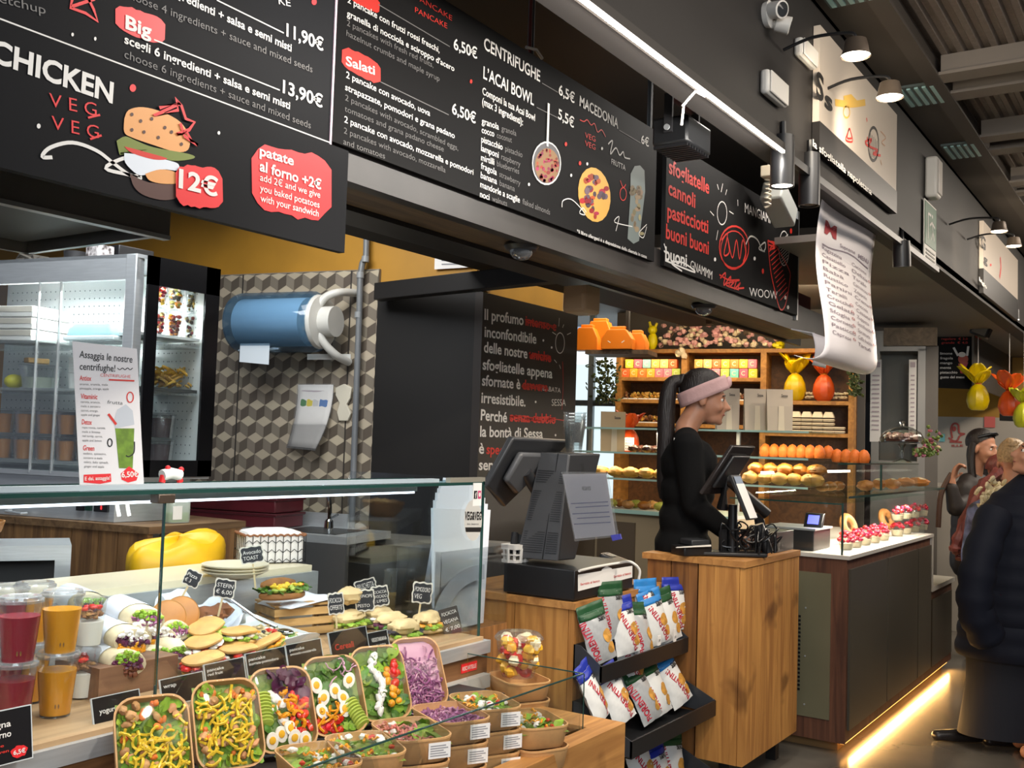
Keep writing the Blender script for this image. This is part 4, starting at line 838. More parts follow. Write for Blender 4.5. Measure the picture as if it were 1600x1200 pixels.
b = MB(); cslab(b, kc(285, 0), kc(548, 0), zt-.035, zt, .42); obj('worktop', b, m_steel, r, W=True, smooth=False); b = MB(); cslab(b, kc(285, 0), kc(548, 0), zt-.30, zt-.035, .02); obj('apron', b, mat('steel_dark', '8b8d8e', .35, metal=.8), r, W=True, smooth=False)
b = MB(); cslab(b, kc(285, 0, -.40), kc(548, 0, -.40), zt, zt+.07, .015); obj('splash', b, m_steel, r, W=True, smooth=False)
b = MB(); cslab(b, kc(285, 0, -.03), kc(548, 0, -.03), 0, zt-.30, .35); obj('cabinet', b, mat('under_sink', '2a2826', .6), r, W=True, smooth=False)
b = MB(); cslab(b, kc(440, 0, -.06), kc(530, 0, -.06), zt, zt+.004, .28); obj('basin', b, mat('basin_dark', '55585a', .35, metal=.8), r, W=True, smooth=False)
t = thing('faucet', 'curved chrome kitchen tap above sink', 'tap', tuple(kc(519, zt, -.3))); q = wmat(t).inverted()
obj('spout', MB().tube(curve([(0, 0, 0), (0, 0, .12), tuple(-CDIR*.03+V((0, 0, .20))), tuple(-CDIR*.10+V((0, 0, .225))), tuple(-CDIR*.16+V((0, 0, .19)))], 6), .010), mat('chrome', 'cfd2d4', .08, metal=1), t); obj('base', MB().lathe([(.024, 0), (.022, .04), (.013, .05)]), MATS['chrome'], t); obj('lever', MB().tube([(0, 0, .05), tuple(CDIR*.05+V((0, 0, .075)))], .005), MATS['chrome'], t)
for j in range(2):
    b = MB(); cslab(b, kc(286, 0, -.10), kc(434, 0, -.10), zt+.002+j*.075, zt+.072+j*.075, .25); t = thing('crate', '%s of two maroon plastic crates stacked beside sink' % ('lower', 'upper')[j], 'crate', tuple(kc(360, zt+.002+j*.075, -.1)), 0, 'maroon crates'); obj('box', b, m_maroon, t, W=True, bev=.006)
    b = MB(); cslab(b, kc(284, 0, -.095), kc(436, 0, -.095), zt+.060+j*.075, zt+.074+j*.075, .26); obj('rim', b, mat('crate_rim', '47101a', .4), t, W=True, bev=.003)
# dark base cabinet under the black panel
b = MB(); cslab(b, kp(556, 0, .30), kp(760, 0, .30), 0.0, 1.02, .26); tag(obj('dark_cabinet', b, mat('cabinet_dark', '24211f', .45)), 'dark low cabinet under the black wall panel', 'cabinet')
b = MB(); cslab(b, kp(575, 0, .34), kp(780, 0, .34), 1.022, 1.05, .3); tag(obj('work_shelf', b, mat('shelf_greyish', '77736c', .4)), 'grey worktop behind glass case in front of the black panel', 'worktop')
# steel bench with wooden bowl, at far left
z = 1.15; p = atz(112, 852, z)
r = thing('steel_bench', 'steel work bench at left frame edge with open shelf', 'bench', (p.x-.4, p.y+.2, 0))
a, c2 = V((p.x, p.y, 0)), V((p.x-.9, p.y+.55, 0)); ud = (c2-a).normalized(); pn = V((-ud.y, ud.x, 0)); pn = pn if pn.dot(CNRM) > 0 else -pn
b = MB(); b.slab([a+V((0, 0, z-.05)), a+ud*1.0+V((0, 0, z-.05)), a+ud*1.0+V((0, 0, z)), a+V((0, 0, z))], pn, .26); obj('top', b, m_steel, r, W=True, smooth=False)
for k in (0.0, .95): b = MB(); b.slab([a+ud*k, a+ud*(k+.05), a+ud*(k+.05)+V((0, 0, z-.05)), a+ud*k+V((0, 0, z-.05))], pn, .05); obj('leg', b, m_steel, r, W=True, smooth=False)
b = MB(); b.slab([a+pn*.22+V((0, 0, .8)), a+ud*1.0+pn*.22+V((0, 0, .8)), a+ud*1.0+pn*.22+V((0, 0, z-.05)), a+pn*.22+V((0, 0, z-.05))], pn, .01); b.slab([a+V((0, 0, .95)), a+ud*1.0+V((0, 0, .95)), a+ud*1.0+pn*.24+V((0, 0, .95)), a+pn*.24+V((0, 0, .95))], (0, 0, 1), .02); obj('shelf', b, mat('bench_dark', '2c2b2b', .5), r, W=True, smooth=False)
q = a+ud*.32+pn*.12
t = thing('wooden_bowl', 'round wooden bowl on steel bench at left edge', 'bowl', (q.x, q.y, z)); obj('bowl', MB().lathe([(0, .0), (.06, 0), (.10, .04), (.11, .075), (.105, .075), (.09, .04), (0, .015)], n=28), wood('bowl_wood', 'b07c40', '8a5a2a', 1, 'X'), t)
b = MB(); rnd = random.Random(2)
for i in range(20): b.ball((rnd.uniform(-.07, .07), rnd.uniform(-.07, .07), .07+.01*rnd.random()), (.022, .018, .012), 7, 5, lump=.3, seed=i)
obj('bread', b, mat('bread_pale', 'c9a26a', .7, var=.15), t)
q = a+ud*.30+pn*.12; b = MB(); b.loft([[V((q.x+.12*k*math.cos(t_), q.y+.08*k*math.sin(t_), .97+h)) for t_ in [2*PI*i/16 for i in range(16)]] for h, k in ((0, .6), (.03, 1), (.035, .95), (.01, .5))]); tag(obj('brown_plate', b, mat('plate_brown', '5f4030', .5)), 'brown dish on lower shelf of steel bench', 'dish')
# extractor hood
p = aty(265, 369, 2.52); q = aty(265, 329, 2.52)
r = thing('extractor_hood', 'brushed steel extractor hood behind the chicken board', 'hood', (p.x-.6, 2.52, p.z))
b = MB(); b.box(.3, p.x, 2.52, 2.54, p.z, p.z+.42); b.box(p.x-.02, p.x, 2.54, 3.25, p.z, p.z+.42); b.box(.3, p.x, 3.23, 3.25, p.z, p.z+.42); b.box(.3, p.x, 2.52, 3.25, p.z+.40, p.z+.42); obj('shell', b, mat('hood_steel', '8c8a86', .3, metal=.75, noise=.1, nscale=5), r, W=True, smooth=False)
b = MB(); b.box(.4, p.x-.05, 2.56, 3.2, p.z+.03, p.z+.05); obj('filter', b, mat('hood_filter', '4a4c4d', .4, metal=.6), r, W=True, smooth=False); b = MB(); b.box(.5, 1.42, 2.62, 2.70, p.z+.018, p.z+.03); obj('lamp', b, emis('hood_lamp', 'f3f1d8', 1.2), r, W=True, smooth=False)
b = MB(); b.box(.3, p.x+.0, 2.515, 2.545, p.z-.012, p.z); obj('rim', b, m_alu, r, W=True, smooth=False)
# things lying on top of the fridge
def onfr(px, deep): q = FPn.px(px, 400, -deep); return V((q.x, q.y, ZT))
q = onfr(70, .15); b = MB()
for k in range(5): b.tube([(q.x-.09+.05*k+.02*math.sin(i), q.y+.03*k+.035*math.cos(i*1.3), ZT+.02+.014*math.sin(i*2+k)) for i in range(9)], .008, 6)
b.box(q.x-.06, q.x+.02, q.y, q.y+.08, ZT, ZT+.04); tag(obj('cable_heap', b, mat('cables_grey', '4a443e', .6, var=.4)), 'heap of grey cables on top of display fridge', 'cables')
q = onfr(118, .12); b = MB(); b.lathe([(.045, 0), (.05, .045), (.02, .05), (.02, .01)], (q.x, q.y, ZT), 16); tag(obj('cable_coil', b, mat('coil_dark', '2c2b2c', .5)), 'dark coil of cable on fridge top beside leopard print tin', 'coil')
q = onfr(156, .10); b = MB(); b.box(q.x-.04, q.x+.04, q.y-.04, q.y+.04, ZT, ZT+.062); tag(obj('print_tin', b, mat('leopard', 'd9d2d0', .5, h2='2a1a18', nscale=45)), 'small tin with a pink and black animal print on fridge top', 'tin')
q = onfr(190, .2); b = MB(); b.box(q.x-.05, q.x+.13, q.y-.05, q.y+.1, ZT, ZT+.075); tag(obj('black_box', b, m_blackpl, bev=.004), 'black box on fridge top under hood end', 'box')
# towel dispenser, notice, hooks, pipe on the tiled wall
DSP = KP; dc = KP.px(430, 505, .11); R_ = .165
r = thing('towel_dispenser', 'wall dispenser with a blue towel roll and white hoop handle', 'dispenser', tuple(KP.px(470, 505, 0)))
ax = CDIR; upv = V((0, 0, 1)); outv = -CNRM
def ringp(c, rad, n=28, k=1.0): return [c+upv*(rad*math.cos(2*PI*i/n))+outv*(rad*k*math.sin(2*PI*i/n)) for i in range(n)]
L0 = KP.px(372, 505, .18); L1 = KP.px(500, 505, .18); 
L0 = L0+V((0, 0, 0)); L1 = V((L1.x, L1.y, L0.z))
b = MB(); b.loft([ringp(L0-ax*.0, R_*.78), ringp(L0+ax*.012, R_*.95), ringp(L0+ax*.04, R_), ringp(L1-ax*.03, R_), ringp(L1, R_*.9)]); obj('cover', b, glass('blue_cover', 'cfdfea', .06, 3, .10, '7fb2da'), r, W=True)
b = MB(); b.loft([ringp(L0+ax*.05, R_*.80), ringp(L1-ax*.06, R_*.80)]); obj('towel_roll', b, mat('towel_blue', 'a3bfd4', .8), r, W=True)
b = MB(); e = L0+ax*.09+outv*R_*.55-upv*R_*.75; b.slab([e, e+ax*.19, e+ax*.19-upv*.115, e-upv*.10], outv, .002); obj('paper_tail', b, mat('towel_tail', 'cdd6dd', .8), r, W=True, smooth=False)
b = MB(); b.loft([ringp(L1-ax*.005, R_*.9), ringp(L1+ax*.02, R_*.86), ringp(L1+ax*.03, R_*.5), ringp(L1+ax*.10, R_*.5)]); obj('end_cap', b, mat('cap_white', 'c9c8c2', .4), r, W=True)
hc = L1+ax*.13
b = MB(); pts = [KP.px(x, y, d) for x, y, d in ((556, 458, .02), (530, 457, .16), (508, 465, .20), (495, 485, .22), (495, 510, .22), (506, 535, .20), (525, 555, .14), (545, 566, .03))]; b.tube(curve(pts, 5), .022, 10); obj('hoop_handle', b, mat('cap_white', 'c9c8c2', .4), r, W=True)
b = MB(); b.slab([KP.px(480, 562, .15), KP.px(548, 562, .01), KP.px(548, 556, .01), KP.px(480, 556, .15)], upv, .01); obj('bracket', b, mat('cap_white', 'c9c8c2', .4), r, W=True)
r = thing('notice_sheet', 'printed notice in a clear sleeve curling off tiled wall', 'notice', tuple(KP.px(485, 650)))
cs = [(466, 601), (521, 601), (520, 640), (505, 690), (490, 702), (450, 696), (461, 660)]
def sheet2(u, v): 
    a = KP.px(466-16*v*v, 601+96*v, .012+.05*v*v); c = KP.px(521-28*v*v, 601+100*v, .012+.07*v*v+.02*v); return a.lerp(c, u)
b = MB(); b.grid(sheet2, 6, 10); so = obj('sheet', b, m_paper, r, W=True); s2 = so.modifiers.new('t', 'SOLIDIFY'); s2.thickness = .002
b = MB(); b.grid(lambda u, v: sheet2(-.04+u*1.08, -.02+v*1.05)-CNRM*.004, 6, 10); obj('sleeve', b, glass('sleeve', 'f6f6f6', .1, 3, .06), r, W=True)
for k, (cc, u0, u1) in enumerate((('2f7a3a', .1, .27), ('d9c62a', .28, .45), ('c9c9c9', .46, .62), ('3a6fb0', .65, .88))):
    b = MB(); b.add([sheet2(u, v)-CNRM*.002 for u, v in ((u0, .22), (u1, .22), (u1, .37), (u0, .37))], [(0, 1, 2, 3)]); obj('colour_block', b, mat('block_'+cc, cc, .6), r, W=True, smooth=False)
b = MB(); 
for k in range(7): b.add([sheet2(u, v)-CNRM*.002 for u, v in ((.1, .42+k*.05), (.85, .42+k*.05), (.85, .43+k*.05), (.1, .43+k*.05))], [(0, 1, 2, 3)])
b.add([sheet2(u, v)-CNRM*.002 for u, v in ((.1, .09), (.75, .09), (.75, .13), (.1, .13))], [(0, 1, 2, 3)]); obj('print_lines', b, mat('print_pale', 'b7a9b0', .7), r, W=True, smooth=False)
b = MB(); hz = [(527, 606), (540, 600), (552, 606), (550, 622), (544, 632), (551, 646), (546, 658), (532, 658), (529, 644), (533, 630), (527, 618)]; b.slab([KP.px(x, y, .004) for x, y in hz], outv, .02); r = tag(obj('wall_holder', b, mat('holder_cream', 'c9c2b0', .5), bev=.004), 'cream figure-shaped plastic holder beside the grey pipe', 'holder')
b = MB(); b.tube([KP.px(x, y, d) for x, y, d in ((573, 355, .03), (572, 400, .03), (566, 412, .045), (563, 430, .05), (561, 500, .05), (552, 745, .05), (549, 830, .05))], .017, 12); r = tag(obj('drain_pipe', b, m_grey), 'grey plastic pipe running down the tiled wall', 'pipe')
b = MB(); 
for px, py in ((571, 405), (563, 430), (560, 492)): c = KP.px(px, py, .05); b.lathe([(.021, -.016), (.021, .016)], c, 12, cap=True)
o = obj('pipe_collar', b, mat('collar', '8b8e90', .4), r, W=True)
YB = Plane((5.0, TX.y+.06, 0), (1, 0, 0))
r = thing('notice_sheet', 'white paper sheet taped to ochre wall above cross beam', 'notice', tuple(KP.px(715, 400, -.015)))
b = MB(); b.slab([KP.px(x, y, 0) for x, y in ((680, 385), (748, 385), (747, 417), (679, 421))], outv, .002); obj('sheet', b, m_paper, r, W=True, smooth=False); b = MB()
for k in range(5): b.slab([KP.px(x, y, .003) for x, y in ((690, 388+k*6), (735, 387+k*6), (735, 389+k*6), (690, 390+k*6))], outv, .0006)
obj('print_lines', b, mat('print_grey2', '8f8f93', .7), r, W=True, smooth=False)
p = aty(909, 462, 2.75); r = thing('paper_holder', 'beige paper lamp shade hanging beside street window', 'lamp shade', (p.x, 2.75, p.z-.10)); obj('shade', MB().box(-.09, .09, -.07, .07, 0, .22), mat('beige_shade', 'b59a7c', .6), r, bev=.02); obj('cord', MB().tube([(0, 0, .2), (0, 0, 2.9-p.z)], .006), m_blackpl, r)
m_planks = wood('counter_planks', 'c48d4a', '976330', .8, 'Z', knots=.55)
m_planksx = wood('counter_boards', 'bd884b', '936232', .8, 'X', knots=.5)
m_kraft = mat('kraft_board', 'cf9f68', .6, noise=.08, nscale=60); m_kraft_in = mat('kraft_inside', 'c79c6b', .45)
m_film = glass('clear_film', 'fafafa', .05, .6)
DK = .615; RIS = .742
r = thing('salad_display', 'low open salad display with glass front and boarded wooden plinth', 'display', (1.9, 1.75, 0))
b = MB(); b.mark(); b.box(-.2, 3.01, 1.53, 1.56, 0, .65); b.mark(); b.box(2.98, 3.01, 1.56, 2.07, 0, .65); obj('plinth_board', b, m_planksx, r, W=True, smooth=False)
b = MB(); b.box(-.2, 3.01, 1.53, 1.60, .65, .662); b.box(2.88, 3.01, 1.60, 2.07, .65, .662); obj('plinth_rim', b, m_planksx, r, W=True, smooth=False)
b = MB(); b.box(-.2, 2.88, 1.60, 2.07, DK-.02, DK); obj('deck', b, mat('deck_dark', '4a4440', .35), r, W=True, smooth=False)
b = MB(); b.box(-.2, 2.80, 1.86, 2.07, DK, RIS); obj('riser', b, mat('riser_dark', '2b2826', .5), r, W=True, smooth=False)
b = MB(); b.box(-.2, 2.87, 1.612, 1.665, DK, DK+.012); obj('front_rail', b, m_steel, r, W=True, smooth=False)
b = MB(); b.box(-.2, 2.855, 1.600, 1.606, .655, .832); obj('front_glass', b, m_clear, r, W=True, smooth=False); b = MB(); b.box(2.850, 2.856, 1.607, 2.05, .655, .832); obj('side_glass', b, m_clear, r, W=True, smooth=False)
b = MB(); b.box(-.2, 2.855, 1.5995, 1.6065, .832, .8345); b.box(2.8495, 2.8565, 1.607, 2.05, .832, .8345); b.box(2.8545, 2.8575, 1.5985, 1.601, .655, .832); obj('glass_edges', b, m_greenedge, r, W=True, smooth=False)
b = MB(); b.lathe([(.012, 0), (.012, .03), (.008, .034), (0, .034)], (2.80, 1.72, DK), 12, cap=True); obj('clip', b, MATS['chrome'], r, W=True)
rnd = random.Random(11)
def bowl_parts(t, lid=True, sticker=False):
    out = rrect(.165, .215, .045); f = lambda k, z: [V((x*k, y*k, z)) for x, y in out]
    obj('bowl', MB().loft([f(.86, 0), f(.88, .002), f(.985, .058), f(1.0, .058), f(1.0, .063), f(.955, .063), f(.95, .056), f(.86, .02)]), m_kraft, t)
    if lid: obj('lid', MB().loft([f(.985, .0632), f(.97, .0638)]), m_film, t)
    if sticker: 
        b = MB(); b.box(.005, .065, -.1075, -.1065, .013, .052); o = obj('sticker', b, m_paper, t, smooth=False)
        b = MB(); 
        for k in range(5): b.box(.01, .058-.006*(k % 3), -.1080, -.1075, .019+k*.006, .0215+k*.006)
        obj('sticker_print', b, mat('print_grey2', '8f8f93', .7), o, smooth=False)
def inb(rn, k=.92): return (rn.uniform(-.074, .074)*k, rn.uniform(-.098, .098)*k)
def leaves(rn, n, reg=None, z=.046, s=.018):
    b = MB()
    for i in range(n):
        x, y = inb(rn) if not reg else (rn.uniform(reg[0], reg[1]), rn.uniform(reg[2], reg[3])); a = rn.uniform(0, 6.28); k = s*rn.uniform(.7, 1.3); mx = M.Translation((x, y, z+rn.uniform(-.008, .008))) @ M.Rotation(a, 4, 'Z') @ M.Rotation(rn.uniform(-.7, .7), 4, 'X') @ M.Rotation(rn.uniform(-.6, .6), 4, 'Y')
        b.grid(lambda u, v: mx @ V(((u-.5)*2*k*math.sin(PI*min(max(v, .06), .94))**.7, (v-.5)*2.6*k, .25*k*math.sin(u*9+i)*math.sin(v*7)+.4*k*(u-.5)**2)), 4, 5)
    return b
def strands(rn, n, reg, z=.048, ln=.05, rad=.0028, curl=1):
    b = MB()
    for i in range(n):
        x, y = rn.uniform(reg[0], reg[1]), rn.uniform(reg[2], reg[3]); a = rn.uniform(0, 6.28); zz = z+rn.uniform(0, .012); c = rn.uniform(-8, 8)*curl
        pts = []; px_, py_ = x, y
        for k in range(6): pts.append((px_, py_, zz+.004*math.sin(k*1.7+i))); px_ += ln/6*math.cos(a); py_ += ln/6*math.sin(a); a += c*.08
        b.tube([(min(max(p[0], -.072), .072), min(max(p[1], -.096), .096), p[2]) for p in pts], rad, 5)
    return b
def chunks(rn, n, reg, r_=.011, z=.05, lump=.4):
    b = MB()
    for i in range(n): b.ball((rn.uniform(reg[0], reg[1]), rn.uniform(reg[2], reg[3]), z+rn.uniform(-.004, .006)), (r_*rn.uniform(.8, 1.3), r_*rn.uniform(.7, 1.1), r_*rn.uniform(.5, .8)), 8, 6, M.Rotation(rn.uniform(0, 6), 3, 'Z'), lump, rn.randint(0, 99))
    return b
m_lettuce = mat('lettuce', '86a838', .5, var=.35, spec=.3); m_darkleaf = mat('dark_leaf', '557d2c', .5, var=.35); m_mustard = mat('mustard_sauce', 'd9b733', .35, var=.08); m_pchicken = mat('chicken_bits', 'c08f5c', .6, var=.2); m_carrot = mat('carrot', 'd9742a', .5, var=.15)
m_eggw = mat('egg_white', 'ece7da', .35, sss=.1); m_yolk = mat('egg_yolk', 'e0a92a', .5); m_tom = mat('tomato_red', 'c92e1f', .3, var=.15); m_tomy = mat('tomato_yellow', 'dd9420', .3, var=.1); m_cabb = mat('red_cabbage', '94587f', .45, var=.4); m_cabl = mat('pale_cabbage', 'd3a3b8', .45, var=.2); m_beet = mat('beet_dark', '55203f', .4, var=.3); m_feta = mat('feta', 'e6e2da', .6, var=.06); m_avo = mat('avocado_flesh', '9fae45', .45, var=.12); m_avod = mat('avocado_rim', '5f7a2a', .5)
def egg_half(parent, x, y, z, a, tilt=0.15):
    mx = M.Translation((x, y, z)) @ M.Rotation(a, 4, 'Z') @ M.Rotation(tilt, 4, 'X')
    e = obj('egg_half', MB().loft([[mx @ V((.0165*k*math.cos(t), .022*k*math.sin(t), h)) for t in [2*PI*i/16 for i in range(16)]] for h, k in ((-.008, .5), (-.003, .9), (.002, 1), (.005, .97))]), m_eggw, parent)
    obj('yolk', MB().loft([[mx @ V((.0095*k*math.cos(t), .0012+.0105*k*math.sin(t), h)) for t in [2*PI*i/14 for i in range(14)]] for h, k in ((.004, 1), (.0065, .9), (.0075, .5))]), m_yolk, e)
def avocado(parent, x, y, z, a, n=7):
    b = MB()
    for i in range(n):
        mx = M.Translation((x, y, z)) @ M.Rotation(a, 4, 'Z') @ M.Translation((.0, (i-n/2)*.0085, .002*(i % 2))) @ M.Rotation(.9, 4, 'X')
        b.loft([[mx @ V((.022*k*math.cos(t), .013*k*math.sin(t), h)) for t in [2*PI*q/12 for q in range(12)]] for h, k in ((0, .96), (.003, 1), (.005, .95))])
    return obj('avocado_slices', b, m_avo, parent)
def fill_salad(t, kind, seed):
    rn = random.Random(seed); full = (-.068, .068, -.09, .09); b = MB(); b.grid(lambda u, v: V(((u-.5)*.148, (v-.5)*.196, .043+.004*mnoise.noise(V((u*9, v*12, seed))))), 12, 14); obj('bed', b, mat('salad_bed', '8fa04a', .6, noise=.6, nscale=70, h2='5b7a2a') if kind != 'cabbage' else m_cabl, t)
    if kind == 'mustard':
        obj('lettuce', leaves(rn, 60, None, .05, .013), m_lettuce, t); obj('chicken_bits', chunks(rn, 30, full, .011, .055), m_pchicken, t); obj('carrot_bits', chunks(rn, 16, full, .008, .056), m_carrot, t); obj('mustard_sauce', strands(rn, 60, (-.06, .06, -.085, .06), .058, .05, .0034, .9), m_mustard, t)
    if kind == 'cobb':
        obj('lettuce', leaves(rn, 22, (-.06, .06, -.09, .03)), m_darkleaf, t); obj('beetroot', leaves(rn, 22, (-.02, .065, .03, .095), .05, .014), m_beet, t); obj('pepper_strips', strands(rn, 16, (-.015, .05, -.04, .05), .054, .04, .005), m_tomy, t); obj('tomato_pieces', chunks(rn, 22, (.015, .065, -.06, .045), .010, .055), m_tom, t)
        obj('mozzarella', chunks(rn, 10, (-.03, .015, -.04, .04), .013, .054), m_feta, t); avocado(t, -.05, .01, .058, 0, 9)
        for x, y, a in ((-.04, -.075, .2), (-.015, -.062, .5), (.018, -.075, -.2), (.045, -.082, .3), (.01, -.05, .9)): egg_half(t, x, y, .06, a, .5)
    if kind == 'eggs':
        obj('greens', leaves(rn, 50, (-.065, .065, -.07, .095)), m_darkleaf, t); obj('onion', strands(rn, 10, (.0, .06, .04, .085), .054, .04, .002), m_cabl, t)
        for x, y, a in ((-.05, .03, .2), (-.035, -.005, -.3), (.0, .01, .1), (.02, -.01, .5), (.045, .035, -.4), (.02, -.04, .2), (-.045, -.04, .6)): egg_half(t, x, y, .060, a, .25)
        avocado(t, .048, -.05, .06, .4, 9); obj('pepper_strips', strands(rn, 12, (-.05, .0, -.08, -.04), .056, .045, .0035), m_tomy, t); obj('tomato_pieces', chunks(rn, 22, (-.06, .01, -.09, -.06), .010, .052), m_tom, t); obj('sprouts', leaves(rn, 10, (.01, .065, -.09, -.06), .05, .012), m_lettuce, t)
    if kind == 'feta':
        obj('greens', leaves(rn, 44, (-.07, .07, -.09, .095)), m_darkleaf, t); obj('lettuce', leaves(rn, 16, (-.06, .06, -.08, .09), .052), m_lettuce, t)
        b = MB(); 
        for i in range(26): y = .08-.16*i/25; b.ball((-.005-.012*math.sin(i*.35)+rn.uniform(-.006, .006), y, .058), (.013, .009, .007), 8, 5, M.Rotation(rn.uniform(0, 3), 3, 'Z'), .4, i)
        obj('feta_strip', b, m_feta, t); obj('red_tomatoes', chunks(rn, 9, (.042, .06, -.03, .06), .013, .058, .1), m_tom, t); obj('yellow_tomatoes', chunks(rn, 9, (.018, .05, -.07, .05), .012, .057, .1), m_tomy, t)
        obj('pepper_specks', chunks(rn, 30, (-.02, .02, -.08, .08), .0016, .066, 0), mat('black_specks', '2a2522', .6), t)
    if kind == 'cabbage':
        obj('pale_cabbage', strands(rn, 90, (-.065, .05, -.09, .05), .042, .05, .0026), m_cabl, t); obj('red_cabbage', strands(rn, 90, (-.065, .05, -.09, .05), .048, .05, .003), m_cabb, t)
    if kind == 'mix':
        obj('lettuce', leaves(rn, 20, None, .05, .012), m_lettuce, t); obj('pepper_strips', strands(rn, 12, full, .053, .03, .003), m_tomy, t); obj('tomato_pieces', chunks(rn, 8, full, .008, .052), m_tom, t); obj('mozzarella', chunks(rn, 12, full, .011, .053), m_feta, t)
    if kind == 'pinkmix':
        obj('pink_cabbage', strands(rn, 40, (-.065, .02, -.09, .09), .046, .05, .003), mat('pink_cabbage', 'c8766a', .45, var=.25), t); obj('lettuce', leaves(rn, 18, (-.01, .065, -.09, .09)), m_lettuce, t); obj('mozzarella', chunks(rn, 6, full, .011), m_feta, t)
tl = [('kraft bowl of lettuce under zigzag yellow sauce, leftmost of the tilted salads', 'mustard', 241, 1150), ('kraft bowl of yellow sauced lettuce, second of the tilted salads', 'mustard', 355, 1138), ('tilted kraft bowl with avocado fan, red tomato and beetroot', 'cobb', 440, 1112), ('tilted kraft bowl crowded with egg halves and green leaves', 'eggs', 520, 1094), ('tilted kraft bowl with a white feta strip and cherry tomatoes', 'feta', 591, 1074), ('tilted kraft bowl of purple shredded cabbage', 'cabbage', 650, 1058)]
for i, (lb, kd, px, py) in enumerate(tl):
    p = aty(px, py, 1.955); t = thing('salad_bowl', lb, 'salad', (p.x, 1.975, .828), group='tilted salads', rot=M.Rotation(-.42, 3, 'Z').to_4x4().to_euler())
    t.rotation_euler = (M.Rotation(-.42, 4, 'Z') @ M.Rotation(math.radians(60), 4, 'X')).to_euler(); bowl_parts(t, True); fill_salad(t, kd, 20+i)
stk = [(497, 1180, 'mix', 2, 'left end'), (570, 1162, 'mix', 3, 'second from left'), (642, 1138, 'pinkmix', 3, 'third from left'), (704, 1112, 'cabbage', 3, 'fourth from left'), (757, 1094, 'mix', 3, 'behind the front row'), (831, 1122, 'mix', 2, 'right end')]
for i, (px, py, kd, n, wh) in enumerate(stk):
    zt_ = DK+n*.0635; p = atz(px, py, zt_)
    if i == 0: zt_ = DK+3*.0635; n = 3; p = atz(px, py, zt_)
    for k in range(n):
        top = k == n-1
        lb = 'closed kraft salad bowl, %s of the flat stack at %s of the display' % (('topmost' if top else ('lowest' if k == 0 else 'middle')), wh) if wh not in ('behind the front row',) else 'closed kraft salad bowl, %s of the stack behind the front row' % ('topmost' if top else ('lowest' if k == 0 else 'middle'))
        t = thing('salad_bowl', lb, 'salad', (p.x, p.y, DK+k*.0635+.001), -.55+.05*((i+k) % 3), 'stacked closed salads'); bowl_parts(t, top, i in (2, 3, 4)); 
        if top: 
            fill_salad(t, kd, 40+i)
p = aty(800, 1060, 1.98)
for k in range(2): t = thing('salad_bowl', 'closed kraft salad bowl under the big fruit cup, %s one' % ('lower', 'upper')[k], 'salad', (p.x, 1.95, DK+k*.0635+.001) if k == 0 else (p.x, 1.95, DK+.0645), -.5, 'stacked closed salads'); bowl_parts(t, False)
zc = aty(806, 1110, 1.95).z
t = fruit_cup((p.x-.01, 1.95, DK+.13), 'large clear cup of cut fruit behind the stacked salads', ('d9a02a', 'e9dcb8', 'c9301f', 'd9a12b'), 77, .080, .13, None)
def pricecard(name, label, P3, w_, h_, yaw, lean, lines, m_=None):
    """lines: (text, x0, y, width, cap, material)"""
    t = thing('price_card', label, 'price card', tuple(P3)); t.rotation_euler = (M.Rotation(yaw, 4, 'Z') @ M.Rotation(-lean, 4, 'X')).to_euler()
    obj('card', MB().box(0, w_, 0, .003, 0, h_), m_ or mat('card_black', '1d1c1e', .28), t, smooth=False)
    b = MB(); b.box(-.002, w_+.002, -.001, .004, -.002, 0); b.box(-.002, 0, -.001, .004, 0, h_); b.box(w_, w_+.002, -.001, .004, 0, h_); b.box(-.002, w_+.002, -.001, .004, h_, h_+.002); obj('holder_edge', b, mat('acrylic_edge', 'c5c9c9', .2), t, smooth=False)
    by = {}
    for s, x, y, wd, cp, m2 in lines: text(by.setdefault(m2.name, (MB(), m2))[0], s, (x, -.0012, y), (1, 0, 0), (0, 0, 1), wd, cp, .015)
    for k, (mb, m2) in by.items(): obj('lettering', mb, m2, t, smooth=False)
    return t
p = atz(818, 1172, DK+.004); t = thing('price_card', 'black price card lying flat beside the kraft stacks', 'price card', (p.x, p.y, DK+.013), -.15)
obj('card', MB().box(-.07, .07, -.045, .045, 0, .003), MATS.get('card_black') or mat('card_black', '1d1c1e', .28), t, smooth=False); b = MB(); b.box(.012, .05, .005, .04, .003, .004); obj('white_patch', b, m_paper, t, smooth=False); b = MB(); text(b, 'yogurt', (-.055, .01, .0036), (1, 0, 0), (0, 1, 0), .04, .01); obj('lettering', b, m_ink_w, t, smooth=False); b = MB(); text(b, 'frutta', (-.02, -.03, .0036), (1, 0, 0), (0, 1, 0), .05, .012); obj('red_lettering', b, m_ink_r, t, smooth=False)
CZ = .868; GX1 = 2.985
r = thing('glass_case', 'long glass sandwich case with light bar and wooden deck', 'display case', (2.0, 2.4, 0))
b = MB(); b.box(.6, GX1, 2.08, 2.74, CZ-.03, CZ); obj('deck', b, wood('case_deck', 'a98b66', '7c6142', .8, 'X', knots=.3), r, W=True, smooth=False)
b = MB(); b.box(.6, GX1+.02, 2.075, 2.74, .60, CZ-.055); obj('base', b, wood('case_base', '8a5e38', '5f3f24', .8, 'X'), r, W=True, smooth=False)
b = MB(); b.box(.6, GX1+.02, 2.062, 2.105, CZ-.055, CZ-.012); obj('sill', b, m_steel, r, W=True, smooth=False); b = MB(); b.box(.6, GX1, 2.045, 2.075, .70, .745); obj('white_ledge', b, mat('ledge_grey', 'b3b1aa', .4), r, W=True, smooth=False)
